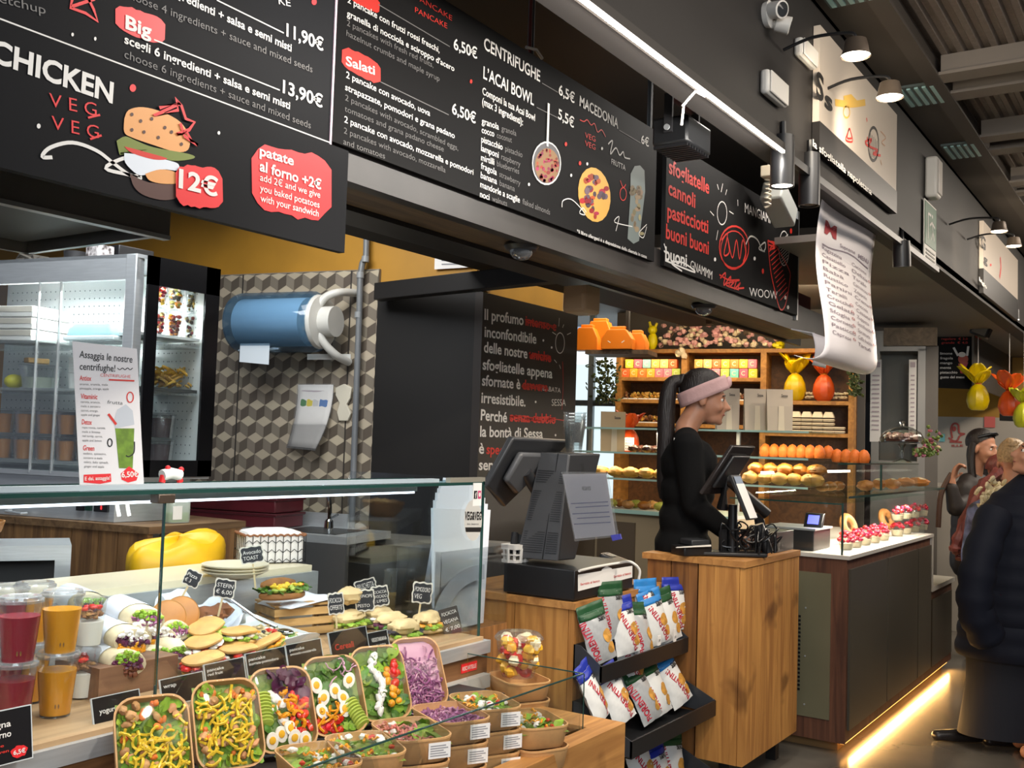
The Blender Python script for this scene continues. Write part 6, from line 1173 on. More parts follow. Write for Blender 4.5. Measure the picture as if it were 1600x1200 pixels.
MC = Plane(aty(165, 765, 2.26), (.93, -.36, 0)); cs = [(125, 768), (225, 758), (214, 545), (113, 533)]
r = thing('menu_card', 'white standing card advertising centrifuged juices on top of glass case', 'menu card', tuple(MC.px(172, 763))); b = MB(); b.slab([MC.px(*c) for c in cs], -MC.n, .003); obj('card', b, mat('card_white', 'd9d5d6', .5), r, W=True, smooth=False)
K, R2, G2, T2 = MB(), MB(), MB(), MB(); z4 = lambda x, y: (x/3, 380+y/3)
for s, a, c, cp in (('Assaggia le nostre', (371, 535), (620, 560), 34), ('centrifughe!', (373, 592), (540, 602), 34)): ptext(K, MC, s, z4(*a), z4(*c), cp/3, .012, .001)
for i, (s, y) in enumerate((('Antiox', 642), ('Vitaminic', 728), ('Detox', 848), ('Green', 970))): ptext(R2, MC, s, z4(373+i*5, y), z4((428, 456, 430, 442)[i], y+3), 8, .02, .001)
for s, x0, x1, y in (('ananas, arancia, mela', 374, 505, 665), ('pineapple, orange, apple', 374, 510, 685), ('carota, arancia,', 378, 470, 748), ('mela e zenzero', 379, 470, 768), ('carrot, orange,', 380, 460, 788), ('apple and ginger', 380, 470, 808), ('rapa rossa, carota,', 385, 495, 868), ('mela e limone', 385, 470, 888), ('red turnip, carrot,', 386, 480, 908), ('apple and lemon', 386, 476, 928), ('sedano, spinacino,', 390, 498, 990), ('zenzero e mela', 391, 480, 1010), ('celery, baby spinach,', 393, 508, 1030), ('ginger and apple', 394, 488, 1050)): ptext(G2, MC, s, z4(x0, y), z4(x1, y+3), 3.6, .004, .001)
ptext(R2, MC, 'CENTRIFUGHE', z4(470, 625), z4(612, 632), 5, -.004, .001); pline(R2, MC, [z4(*q_) for q_ in ((510, 640), (630, 645))], .004, .001); pline(K, MC, [z4(x, 585+8*(i % 2)) for i, x in enumerate(range(550, 626, 12))], .002, .001); ptext(K, MC, 'frutta', z4(503, 752), z4(575, 757), 6, -.006, .001); pring(R2, MC, z4(610, 722), 5, 8, .003, .001); pring(K, MC, z4(515, 935), 3.5, 6, .003, .001)
ppoly(T2, MC, [z4(*q_) for q_ in ((392, 1085), (520, 1080), (522, 1118), (470, 1128), (392, 1122))], .0008); ppoly(T2, MC, [z4(*q_) for q_ in ((566, 1080), (605, 1045), (650, 1080), (640, 1112), (600, 1122), (570, 1108))], .0008)
T3 = MB(); ptext(T3, MC, 'E dai, assaggia!', z4(398, 1112), z4(516, 1108), 6, .01, .0016); ptext(T3, MC, '6,50€', z4(570, 1098), z4(648, 1094), 9, .02, .0016)
g1, g2 = MB(), MB(); ppoly(g1, MC, [z4(*q_) for q_ in ((540, 868), (630, 868), (622, 1055), (558, 1055))], .0007); ppoly(g2, MC, [z4(*q_) for q_ in ((535, 830), (550, 780), (590, 755), (622, 785), (630, 850), (540, 868))], .0007); pline(R2, MC, [z4(508, 800), z4(545, 850)], .006, .0012, False); pline(K, MC, [z4(*q_) for q_ in ((630, 930), (628, 980), (605, 1000), (590, 995))], .003, .0012)
obj('black_lettering', K, MATS['print_black'], r, W=True, smooth=False); obj('red_lettering', R2, m_ink_r, r, W=True, smooth=False); obj('grey_lettering', G2, m_ink_g, r, W=True, smooth=False); obj('red_patch', T2, m_red, r, W=True, smooth=False); obj('patch_lettering', T3, m_ink_w, r, W=True, smooth=False); obj('green_glass', g1, mat('print_green_juice', '6f8f2a', .5, noise=.35, nscale=60), r, W=True, smooth=False); obj('glass_top', g2, mat('print_lid', 'b9bdc4', .5), r, W=True, smooth=False)
p = aty(267, 748, 2.40); t = thing('figurine', 'small red and white toy lying on case top right of the menu card', 'toy', (p.x, 2.40, 1.408)); obj('body', MB().tube([(-.03, 0, .02), (.0, 0, .026), (.03, 0, .02)], .016, 10), m_paper, t); obj('legs', MB().tube([(-.026, 0, .02), (-.03, -.0, .0)], .009).tube([(.026, 0, .02), (.032, 0, .0)], .009).ball((-.012, 0, .04), .008).ball((.034, 0, .036), .008), m_red, t)
p = aty(190, 790, 2.3); t = thing('glass_clamp_pair', 'pair of white hook clips under case top glass', 'clips', (p.x, 2.3, 1.33))
for k in (0, 1): obj('clip', MB().tube(curve([(k*.03, 0, .07), (k*.03-.012, 0, .06), (k*.03-.014, 0, .03), (k*.03-.006, 0, 0)], 4), .005), m_white, t)
def planks_box(b, x0, x1, y0, y1, z0, z1, wd=.15, gap=.005):
    """upright boards on the front (-y) and left (-x) faces"""
    x = x0
    while x < x1-.01: e = min(x+wd, x1); b.mark(); b.box(x+gap/2, e-gap/2, y0, y0+.025, z0, z1); x = e
    y = y0+.025
    while y < y1-.01: e = min(y+wd, y1); b.mark(); b.box(x0, x0+.025, y+gap/2, e-gap/2, z0, z1); y = e
CH = .918
r = thing('cash_counter', 'honey plank cash counter carrying the till and snack racks', 'counter', (4.0, 2.3, 0))
b = MB(); planks_box(b, 3.6, 4.44, 2.07, 2.75, .1, CH-.028, .26); obj('board', b, m_planks, r, W=True, smooth=False); b = MB(); b.box(3.59, 4.44, 2.06, 2.75, CH-.028, CH); obj('top', b, m_planksx, r, W=True, smooth=False); b = MB(); b.box(3.63, 4.42, 2.10, 2.74, .02, CH-.03); obj('carcass', b, m_darker, r, W=True, smooth=False); b = MB(); b.box(3.62, 4.42, 2.12, 2.72, 0, .02); obj('foot', b, m_black, r, W=True, smooth=False)
r = thing('wood_counter', 'tall honey plank counter on black legs under the second till', 'counter', (4.82, 1.8, 0))
b = MB(); planks_box(b, 4.446, 5.2, 1.68, 1.905, .144, 1.022, .222); obj('board', b, m_planks, r, W=True, smooth=False); b = MB(); y = 1.912
for w2 in (.135, .125): b.mark(); b.box(4.452, 4.48, y, y+w2-.006, .144, 1.022); y += w2
obj('side_board', b, wood('counter_planks_dark', '8f5f30', '5f3a1c', .8, 'Z', knots=.6), r, W=True, smooth=False); b = MB(); b.box(4.44, 5.205, 1.675, 1.91, 1.022, 1.05); b.box(4.44, 4.56, 1.91, 2.19, 1.022, 1.05); obj('top', b, m_planksx, r, W=True, smooth=False); b = MB(); b.box(4.48, 5.19, 1.71, 1.9, .15, 1.02); obj('carcass', b, m_darker, r, W=True, smooth=False)
for x in (4.50, 5.12): obj('leg', MB().box(x, x+.05, 1.76, 1.81, 0, .15), m_black, r, W=True, smooth=False)
# paper bag bin between case and counter
r = thing('bag_bin', 'clear acrylic bin packed with white paper bags at end of case', 'bin', (3.24, 2.4, .6)); b = MB(); b.box(3.02, 3.46, 2.30, 2.52, .6, .83); obj('stand', b, wood('stand_wood', '9a6a3c', '6f4a28', 1, 'Z'), r, W=True, smooth=False); b = MB()
for q in ((3.02, 3.46, 2.302, 2.306), (3.02, 3.46, 2.512, 2.516), (3.02, 3.024, 2.306, 2.512), (3.456, 3.46, 2.306, 2.512)): b.box(q[0], q[1], q[2], q[3], .83, 1.14)
obj('acrylic', b, glass('acrylic_smoke', 'f8fafb', .06, 1.5), r, W=True, smooth=False); BP = Plane((0, 2.299, 0), (1, 0, 0)); b = MB(); A0 = [(757+86*math.cos(t)*-1, 1000-118*math.sin(t)) for t in [PI/2*i/14 for i in range(15)]]; A1 = [(757-66*math.cos(t), 1000-95*math.sin(t)) for t in [PI/2*i/14 for i in range(15)]]
for i in range(14): b.quad(BP.px(*A0[i]), BP.px(*A0[i+1]), BP.px(*A1[i+1]), BP.px(*A1[i]))
obj('grey_arc', b, mat('arc_grey', '8d97a3', .4, metal=.3), r, W=True, smooth=False)
for i in range(7):
    b = MB(); y = 2.33+.025*i; x0 = 3.03+.016*i; w2 = .31; h = 1.31+.022*i-.03*(i > 4); b.slab([V((x0, y, .84)), V((x0+w2, y, .84)), V((x0+w2+.03, y+.004, h-.03)), V((x0-.03+.028*i, y+.004, h-.01+.004*(i % 3)))], (0, 1, 0), .012)
    tag(obj('paper_bag', b, mat('bag_paper_white', 'd9dfe9', .75, bump=.15, nscale=12), smooth=False), 'white flat paper bag packed upright in the clear bin', 'paper bag', 'paper bags in the bin')
# till drawer
r = thing('cash_till_box', 'wide black cash drawer with white sticker strip on wooden counter', 'cash drawer', (3.86, 2.24, CH)); b = MB(); b.box(3.605, 4.12, 2.075, 2.42, CH+.006, 1.045); obj('case', b, m_blackpl, r, W=True, bev=.004); b = MB(); b.box(3.62, 4.11, 2.09, 2.41, CH, CH+.006); obj('feet', b, m_black, r, W=True, smooth=False); DP = Plane((0, 2.074, 0), (1, 0, 0)); b = MB(); ppoly(b, DP, [(903, 898), (988, 884), (988, 902), (903, 924)], .001); ppoly(b, DP, [(940, 890), (948, 884), (956, 888), (956, 908), (948, 916), (940, 912)], .0012); o = obj('sticker_strip', b, m_paper, r, W=True, smooth=False); b = MB(); ptext(b, DP, 'Servizio al banco', (907, 915), (937, 909), 4, .01, .002); ptext(b, DP, 'Servizio al banco', (959, 903), (986, 897), 4, .01, .002); obj('lettering', b, m_ink_r, o, W=True, smooth=False); b = MB(); b.lathe([(.006, 0), (.006, .004), (0, .005)], (0, 0, 0), 12, M.Translation((4.0, 2.074, .945)) @ M.Rotation(PI/2, 4, 'X')); obj('lock', b, m_steel, r, W=True)
UP = V((0, 0, 1)); AW = V((CF.x, CF.y, 0)).normalized(); RT = V((CR.x, CR.y, 0)).normalized()
# till: leaning body, monitor, sleeve sheet, clear cups
def slabf(mb, c, e1, e2, h1, h2, t, n): mb.slab([c-e1*h1-e2*h2, c+e1*h1-e2*h2, c+e1*h1+e2*h2, c-e1*h1+e2*h2], n, t)
m_till = mat('till_grey', '4c4d50', .45); m_tilld = mat('till_dark', '2c2d30', .4)
c0 = atz(853, 880, 1.047); T0 = V((3.84, 2.24, 1.047)); r = thing('till', 'grey leaning till body with ribbed vents and monitor seen from behind', 'till', tuple(T0))
def tbox(w0, w1, d0, d1, z0, z1, lean=.26): return [[T0+RT*(w+lean*z)+AW*(d)+UP*z for w, d in ((w0, d0), (w1, d0), (w1, d1), (w0, d1))] for z in (z0, z1)]
B4 = [atd(809, 871, 4.33), atd(873, 876, 4.22), atd(899, 874, 4.36), atd(838, 868, 4.46)]; T4 = [atd(847, 707, 4.33), atd(890, 710, 4.24), atd(939, 709, 4.42), atd(880, 706, 4.5)]; b = MB(); b.loft([B4, T4]); obj('body', b, m_tilld, r, W=True, bev=.006); VN = (B4[1]-B4[0]).cross(T4[0]-B4[0]).normalized(); VN = VN if VN.dot(AW) < 0 else -VN; vp_ = lambda s, h: B4[0].lerp(B4[1], s).lerp(T4[0].lerp(T4[1], s), h)+VN*.004; b = MB(); b.slab([vp_(0, .0), vp_(1, .0), vp_(1, 1), vp_(0, 1)], VN, .006); obj('front_cover', b, m_till, r, W=True, bev=.002)
b = MB()
for z0_, n in ((.06, 10), (.36, 14), (.72, 6)):
    for i in range(n):
        for w0, w1 in ((.06, .6), (.68, .95)): z = z0_+i*.021; b.slab([vp_(w0, z)+VN*.006, vp_(w1, z)+VN*.006, vp_(w1, z+.009)+VN*.006, vp_(w0, z+.009)+VN*.006], VN, .002)
obj('vents', b, m_tilld, r, W=True, smooth=False); b = MB(); b.slab([vp_(.63, .0)+VN*.006, vp_(.65, .0)+VN*.006, vp_(.65, 1)+VN*.006, vp_(.63, 1)+VN*.006], VN, .002); obj('groove', b, m_blackpl, r, W=True, smooth=False)
mc = atd(826, 738, 4.22); e1 = (RT*.42+UP*.80-AW*.1).normalized(); e2 = (AW*.86+RT*.5).normalized(); nn = e1.cross(e2).normalized(); nn = nn if nn.dot(RT) > 0 else -nn
Q4 = [atd(762, 760, 4.12), atd(789, 793, 4.40), atd(893, 690, 4.52), atd(803, 685, 4.16)]; nn = (Q4[1]-Q4[0]).cross(Q4[3]-Q4[0]).normalized(); nn = nn if nn.dot(RT) > 0 else -nn; b = MB(); b.slab(Q4, -nn, .03); o = obj('monitor', b, m_tilld, r, W=True, bev=.008); qc = sum(Q4, V())/4; b = MB(); b.slab([qc.lerp(x, .6)+nn*.001 for x in Q4], nn, .03); obj('monitor_back', b, m_till, o, W=True, bev=.012); b = MB(); b.tube([qc+nn*.02, atd(838, 765, 4.42), atd(856, 790, 4.42)], .028, 12); obj('neck', b, m_tilld, r, W=True)
SH = Plane(atd(915, 790, 4.02), RT*.94-AW*.34); b = MB(); b.slab([SH.px(*c) for c in ((879, 741), (947, 740), (962, 836), (899, 842))], -SH.n, .002); r2 = thing('notice_sheet', 'notice in shiny clear sleeve leaning on the grey till', 'notice', tuple(SH.px(930, 840))); obj('sheet', b, mat('sheet_lilac', 'c9c6cd', .5), r2, W=True, smooth=False); b = MB(); b.slab([SH.px(*c, .004) for c in ((877, 737), (950, 738), (967, 838), (898, 846))], SH.n, .001); obj('sleeve', b, glass('sleeve_shiny', 'f6f6f6', .12, 5, .04), r2, W=True, smooth=False); b = MB()
for k, y in enumerate((784, 790, 800, 807, 816)): pline(b, SH, [(892+k*1.2+6*(k % 2), y+3), (950+k, y)], .004, .001, False)
obj('blue_lines', b, mat('ink_blue', '4d5088', .6), r2, W=True, smooth=False); b = MB(); ptext(b, SH, 'VEG&VEG', (909, 766), (923, 766), 6, .02, .001); obj('black_lettering', b, MATS['print_black'], r2, W=True, smooth=False); b = MB(); b.tube([SH.px(912, 741), atd(909, 722, 4.36)], .006); obj('tape', b, m_film, r2, W=True); b = MB(); b.slab([SH.px(*c, .004) for c in ((955, 836), (970, 834), (972, 842), (958, 845))], SH.n, .01); obj('blue_clip', b, mat('clip_blue', '3c3f9a', .4), r2, W=True)
q = sum(T4, V())/4+RT*.02+UP*.004
for k in range(5): t = thing('plastic_cup', 'clear plastic cup in the stack standing on the till, %s' % ('lowest', 'second from the bottom', 'middle', 'second from the top', 'topmost')[k], 'cup', (q.x, q.y, q.z+k*.014), 0, 'clear cup stack'); obj('cup', MB().lathe([(0, 0), (.033, 0), (.047, .11), (.05, .112), (.05, .116)], n=24), glass('cup_ribbed', 'eef1f1', .05, 2.4, .03), t)
t = thing('plastic_basket', 'white perforated basket with black handsets beside the till', 'basket', (3.66, 2.40, 1.047)); q = V((3.66, 2.40, 1.047)); b = MB()
for z0_, z1_ in ((0, .012), (.03, .036), (.055, .075)): b.loft([[V((x*k, y*k, z)) for x, y in rrect(.12, .09, .02)] for z, k in ((z0_, .9+z0_), (z1_, .9+z1_))])
for i in range(10): a = 2*PI*i/10; b.tube([(.052*math.cos(a), .04*math.sin(a), 0), (.058*math.cos(a), .044*math.sin(a), .06)], .007, 6)
obj('basket', b, m_white, t); b = MB(); b.tube([(-.02, 0, .03), (.01, .01, .12)], .016, 8); b.tube([(.03, 0, .03), (.045, .0, .11)], .018, 8); obj('handsets', b, m_blackpl, t)
b = MB(); p = [atz(x, y, 1.05) for x, y in ((905, 892), (930, 886), (965, 880))]; p2 = [atd(x, y, 4.3) for x, y in ((985, 878), (999, 890), (998, 905))]; b.tube(curve(p+p2, 6), .0055, 8); tag(obj('white_cable', b, m_white), 'white cable looping over front of cash drawer', 'cable')
t = thing('card_reader', 'black card reader with cradle right of the till', 'card reader', tuple(V((4.22, 2.22, CH)))); q = V((4.22, 2.22, CH)); b = MB(); b.loft([[V((x, y, z+.25*(y+.05))) for x, y in rrect(.09*k, .13*k, .02)] for z, k in ((.06, .9), (.075, 1), (.10, 1), (.11, .9))]); obj('reader', b, m_blackpl, t); obj('stand', MB().box(-.05, .05, -.05, .06, 0, .012).tube([(0, 0, .01), (0, 0, .08)], .02), m_tilld, t); obj('screen', MB().add([(x*.6, y*.35+.025, .113+.25*(y*.35+.075)) for x, y in rrect(.09, .13, .01)], [tuple(range(24))]), mat('reader_screen', '3c4652', .1), t)
b = MB(); p = aty(1003, 912, 2.16); b.box(4.12, 4.20, 2.10, 2.14, CH+.001, CH+.012); tag(obj('pen', b, m_blackpl, bev=.004), 'black flat holder lying on wood beside cash drawer', 'holder')
WZ = 1.051
P1 = atd(1120, 868, 4.72); r = thing('till', 'black till with tilted monitor on tall plank counter', 'till', (4.62, 1.83, WZ)); B0 = V((4.64, 1.82, WZ))
mc = atd(1134, 732, 4.83); e1 = (RT*.50+UP*.80).normalized(); e2 = (AW*.75+RT*.66).normalized(); nn = e1.cross(e2).normalized(); nn = nn if nn.dot(RT) > 0 else -nn
b = MB(); slabf(b, mc, e1, e2, .135, .11, .022, nn); o = obj('monitor', b, mat('monitor_back', '2a2524', .25), r, W=True, bev=.006); b = MB(); slabf(b, mc+nn*.022, e1, e2, .09, .08, .02, nn); obj('monitor_housing', b, m_blackpl, o, W=True, bev=.008)
b = MB(); b.tube([B0+UP*.0, B0+UP*.24], .022, 12); b.tube([B0+UP*.22-RT*.05, mc+nn*.03-e1*.04, B0+UP*.20+RT*.16], .028, 10); obj('stand', b, m_blackpl, r, W=True); b = MB(); slabf(b, B0+UP*.002, RT, AW, .15, .07, .018, UP); obj('foot', b, m_blackpl, r, W=True, bev=.005)
dc2 = atd(1158, 778, 4.75); e1 = (RT*-.38+UP*.9).normalized(); e2 = (AW*.7+RT*.5).normalized(); n2 = e1.cross(e2).normalized(); n2 = n2 if n2.dot(RT) > 0 else -n2
b = MB(); slabf(b, dc2, e1, e2, .11, .05, .018, n2); o = obj('customer_display', b, m_tilld, r, W=True, bev=.004); b = MB(); slabf(b, dc2+n2*.019+RT*.002-e1*.02, e1, e2, .085, .045, .001, n2); obj('receipt_paper', b, m_paper, o, W=True, smooth=False); b = MB(); slabf(b, dc2+n2*.0205+e1*.08, e1, e2, .02, .04, .001, n2); obj('display', b, mat('display_grey', '8d99ab', .2), o, W=True, smooth=False)
b = MB(); rnd = random.Random(9)
for i in range(15):
    s0 = B0+RT*rnd.uniform(-.02, .20)+UP*rnd.uniform(.05, .17)+AW*rnd.uniform(-.03, .05); pts = [s0]
    for k in range(4): pts.append(V((s0.x, s0.y, 0))+RT*rnd.uniform(-.05, .07)+AW*rnd.uniform(-.05, .02)+UP*rnd.uniform(WZ+.02, WZ+.16))
    pts.append(V((pts[-1].x, pts[-1].y, WZ+.022))); b.tube(curve(pts, 5), .0042, 6)
obj('cables', b, mat('cable_black', '151517', .3), r, W=True); b = MB(); b.tube([B0+RT*.12+UP*.15, B0+RT*.17+UP*.02], .026, 10); b.box(B0.x-.02, B0.x+.04, B0.y+.02, B0.y+.06, WZ+.02, WZ+.12); obj('scanner', b, m_blackpl, r, W=True)
a = atz(1038, 858, WZ); t = thing('receipt_printer', 'flat black printer with white paper strip at left of second till', 'printer', (4.51, 1.97, WZ), -.6); obj('body', MB().box(-.075, .075, -.06, .06, 0, .045), m_blackpl, t, bev=.006); obj('cover', MB().box(-.03, .07, -.05, .055, .045, .075), m_tilld, t, bev=.006); obj('paper_strip', MB().slab([V((-.12, -.055, .04)), V((.06, -.065, .046)), V((.06, -.065, .054)), V((-.11, -.055, .044))], (0, -1, 0), .01), m_white, t)
c = atz(1213, 864, WZ); e = aty(1253, 858, c.y); r = thing('cash_box', 'plain black box with small reader on right end of tall counter', 'box', (c.x+.08, c.y+.08, WZ)); x1 = min(e.x, 5.2); b = MB(); b.box(c.x, x1, c.y, c.y+.19, WZ, WZ+.10); obj('box', b, mat('box_black', '232224', .4), r, W=True, bev=.003); b = MB(); q = V((c.x+.05, c.y+.10, WZ+.10)); b.box(q.x-.06, q.x+.05, q.y-.03, q.y+.05, q.z, q.z+.012); b.slab([q+V((-.02, 0, .01)), q+V((.03, -.02, .01)), q+V((.0, -.01, .085)), q+V((-.03, .01, .085))], (0, 1, 0), .02); obj('reader', b, m_blackpl, r, W=True, bev=.002); b = MB(); b.tube(curve([q+V((.04, 0, .01)), q+V((.08, -.03, .03)), q+V((.10, -.05, .004))], 5), .004); obj('cable', b, MATS['cable_black'], r, W=True)
m_rack = mat('rack_black', '1a1b1d', .35)
def rack(name, label, x0, x1, yf, yb, zf, lip, zb):
    r = thing(name, label, 'rack', ((x0+x1)/2, (yf+yb)/2, zf-lip)); b = MB(); b.box(x0, x1, yf, yf+.008, zf-lip, zf); obj('front_lip', b, m_rack, r, W=True, smooth=False)
    for x in (x0, x1-.004): b = MB(); b.slab([V((x, yf, zf-lip)), V((x, yb, zf-lip+.02)), V((x, yb, zb)), V((x, yb-.03, zb)), V((x, yf, zf))], (1, 0, 0), .004); obj('side_plate', b, mat('rack_side', '34373c', .4), r, W=True, smooth=False)
    b = MB(); b.box(x0, x1, yf, yb, zf-lip-.005, zf-lip); obj('shelf', b, m_rack, r, W=True, smooth=False); b = MB(); b.box(x0, x1, yb-.006, yb, zf-lip, zb); obj('back', b, m_rack, r, W=True, smooth=False)
    return r
rk = rack('snack_rack', 'upper black snack rack hung on the cash counter', 3.60, 4.43, 1.94, 2.068, aty(943, 1041, 1.94).z, .062, aty(943, 1041, 1.94).z+.07); b = MB()
for px, py, w2, s in ((1027, 1002, .03, '1,90'), (1052, 996, .025, '1,40')): a = aty(px, py+7, 1.938); b.box(a.x, a.x+w2, 1.935, 1.939, a.z, a.z+.042+.015*(px > 1040))
o = obj('price_tags', b, m_paper, rk, W=True, smooth=False); b = MB()
for px, py, s in ((1027, 1002, '1,90'), (1052, 996, '1,40')): a = aty(px, py+7, 1.938); text(b, s, (a.x+.003, 1.9345, a.z+.015), (1, 0, 0), (0, 0, 1), .019, .012)
obj('lettering', b, MATS['print_black'], o, W=True, smooth=False)
rack('snack_rack', 'lower black snack rack hung on the cash counter', 3.60, 4.43, 1.80, 2.068, aty(990, 1158, 1.80).z, .062, aty(990, 1158, 1.80).z+.11); rack('snack_rack', 'bottom black snack rack near floor, mostly hidden', 3.60, 4.43, 1.82, 2.068, .12, .06, .22)
m_foil = mat('foil_silver', 'c3c6c8', .3, metal=.35, bump=.5, nscale=14); m_bagw = mat('bag_white', 'dcdddb', .4, bump=.25, nscale=10); m_blue = mat('bag_blue', '22329a', .4); m_green = mat('bag_green', '1d4a2a', .45); m_cracker = mat('cracker', 'd39a45', .6, noise=.3, nscale=40); m_lred = mat('pack_red', 'b01f35', .45); m_sky = mat('bag_sky', '2c7cc0', .4)
def snack(name, label, top, body, seed):
    t = thing(name, label, 'snack bag', (0, 0, 0), 0, 'snack bags on the racks'); W2, Hh = .058, .185
    def fr(u, v, s): x = (u-.5)*2*W2*(1-.06*math.sin(v*PI)); e = math.sin(PI*min(max(u, 0), 1))**.6*math.sin(PI*(.04+.92*v))**.55; return V((x, s*(.024*e+.0015*math.sin(u*17+v*23+seed)), .008+v*Hh*.88))
    b = MB(); b.grid(lambda u, v: fr(u, v, -1), 12, 14); b.grid(lambda u, v: fr(1-u, v, 1), 12, 14); obj('pouch', b, body, t); fp = lambda x, z: V((x, fr(x/W2/2+.5, (z-.008)/(Hh*.88), -1).y-.0012, z))
    b = MB(); b.grid(lambda u, v: V(((u-.5)*2*W2*.99, .003*math.sin(u*12)*v-.002, .158+v*.038)), 10, 3); b.grid(lambda u, v: fr(u, .86+v*.14, -1)+V((0, -.001, 0)), 10, 3); o = obj('top_seal', b, top, t); s2 = o.modifiers.new('t', 'SOLIDIFY'); s2.thickness = .001
    b = MB(); vs, fs = glyphs('FIORENTINI', .03); x0 = min(p.x for p in vs); x1 = max(p.x for p in vs); ca, sa = math.cos(1.95), math.sin(1.95); b.add([fp(-.0+.036+(((p.x-x0)/(x1-x0)*.135)*ca-p.y/.73*.02*sa), .018+((p.x-x0)/(x1-x0)*.135)*sa+p.y/.73*.02*ca) for p in vs], fs) if seed % 2 else b.add([fp(-.018+(((p.x-x0)/(x1-x0)*.13)*math.cos(1.75)-p.y/.73*.022*math.sin(1.75)), .02+((p.x-x0)/(x1-x0)*.13)*math.sin(1.75)+p.y/.73*.022*math.cos(1.75)) for p in vs], fs); obj('red_lettering', b, m_lred, t, smooth=False)
    b = MB(); vs, fs = glyphs('SI&NO', .03); x0 = min(p.x for p in vs); x1 = max(p.x for p in vs); b.add([fp(.008+(p.x-x0)/(x1-x0)*.04, .135+p.y*.024) for p in vs], fs); obj('black_lettering', b, MATS['print_black'], t, smooth=False)
    for cx, cz, rr in ((.026, .085, .022), (.034, .045, .018)): b = MB(); b.add([fp(cx+rr*math.cos(q), cz+rr*math.sin(q)) for q in [2*PI*i/16 for i in range(16)]]+[fp(cx, cz)], [(i, (i+1) % 16, 16) for i in range(16)]); obj('cracker_picture', b, m_cracker, t, smooth=False)
    return t
pro = {'blue': snack('snack_bag', 'x', m_blue, m_bagw, 1), 'green': snack('snack_bag', 'x', m_green, m_foil, 2), 'sky': snack('snack_bag', 'x', m_sky, m_bagw, 3), 'greenw': snack('snack_bag', 'x', m_green, m_bagw, 4)}
used = set()
for px, py, y, kd, yaw, lean, rz_, lb in ((932, 990, 1.84, 'green', -.35, -.30, -.22, 'leftmost green-topped snack bag in upper rack'), (975, 978, 1.86, 'blue', -.3, -.30, -.12, 'blue-topped snack bag second from left in upper rack'), (1000, 985, 1.80, 'green', -.1, -.5, .1, 'low silver snack bag in middle of upper rack'), (1022, 965, 1.85, 'sky', -.35, -.28, -.22, 'light blue topped snack bag right of centre in upper rack'), (1040, 962, 1.84, 'greenw', -.3, -.3, -.2, 'green-topped snack bag behind price tags of upper rack'), (1054, 944, 1.90, 'blue', -.5, -.12, .02, 'tall blue-topped snack bag at right end of upper rack'), (955, 955, 1.97, 'green', -.3, -.2, 0, 'green-topped snack bag standing behind in upper rack'), (1010, 948, 1.97, 'sky', -.3, -.2, 0, 'sky blue topped snack bag standing behind in upper rack'),
    (925, 1082, 1.80, 'blue', .1, -.55, -.25, 'white-backed snack bag at left end of lower rack'), (960, 1085, 1.74, 'blue', -.25, -.55, -.28, 'large-lettered snack bag lying second in lower rack'), (1003, 1085, 1.74, 'green', -.2, -.6, -.25, 'green-topped foil snack bag in middle of lower rack'), (1022, 1075, 1.80, 'greenw', -.2, -.5, -.2, 'green and white snack bag right of the foil one in lower rack'), (1050, 1062, 1.76, 'sky', -.3, -.55, -.35, 'sky blue topped snack bag with cracker picture in lower rack'), (1085, 1045, 1.78, 'sky', -.4, -.5, -.45, 'rightmost snack bag in lower rack'), (985, 1040, 1.94, 'blue', -.3, -.3, -.1, 'blue-topped snack bag standing behind in lower rack'), (1035, 1030, 1.94, 'blue', -.3, -.3, .1, 'blue-topped snack bag standing behind at right in lower rack'),
    (1000, 1195, 1.82, 'blue', -.3, -.35, -.2, 'blue-topped snack bag at left of bottom rack'), (1028, 1205, 1.80, 'blue', -.3, -.4, -.15, 'blue-topped snack bag second in bottom rack'), (1050, 1188, 1.86, 'greenw', -.3, -.35, .1, 'green-topped snack bag behind in bottom rack'), (1075, 1203, 1.82, 'greenw', -.3, -.4, -.1, 'green-topped snack bag at right of bottom rack')):
    p = aty(px, py, (2.01 if y < 1.95 else 2.045) if py < 1000 else (1.965 if y < 1.9 else 2.02)); rot = (M.Rotation(yaw, 4, 'Z') @ M.Rotation(lean*.65, 4, 'X') @ M.Rotation(rz_, 4, 'Y')); o = rot @ V((0, 0, .125)); loc = p-V((o.x, o.y, o.z))
    if kd in used: o = dup(pro[kd], loc, label=lb, rot=rot.to_euler())
    else: used.add(kd); pro[kd].location = loc; pro[kd].rotation_euler = rot.to_euler(); pro[kd]['label'] = lb; o = pro[kd]
    o.scale = (1.27, 1.27, 1.27)
m_walnut = wood('walnut_frame', '6b4430', '4a2d20', 1, 'Z', knots=.2); m_olive = mat('olive_panel', '6f6b54', .4, noise=.1, nscale=3); m_panel = mat('counter_panel', '4b463c', .38, noise=.08, nscale=2)
r = thing('pastry_counter', 'dark panelled pastry counter with walnut edges and glowing plinth', 'counter', (6.6, 1.8, 0)); PB = .06
b = MB(); b.box(5.43, 7.46, 1.505, 2.15, PB, 1.0); b.box(7.46, 8.2, 1.505, 2.15, PB, .63); obj('carcass', b, m_walnut, r, W=True, smooth=False)
for x0, x1, z1 in ((5.47, 6.24, .975), (6.26, 7.03, .975), (7.05, 7.44, .975), (7.48, 8.15, .60)): b = MB(); b.box(x0, x1, 1.493, 1.505, PB+.06, z1-.03); obj('front_panel', b, m_panel, r, W=True, smooth=False)
b = MB(); b.box(5.418, 5.43, 1.50, 2.15, PB, 1.0); obj('end_frame', b, m_walnut, r, W=True, smooth=False); b = MB(); b.box(5.412, 5.418, 1.58, 2.08, PB+.11, .92); obj('end_panel', b, m_olive, r, W=True, smooth=False); b = MB()
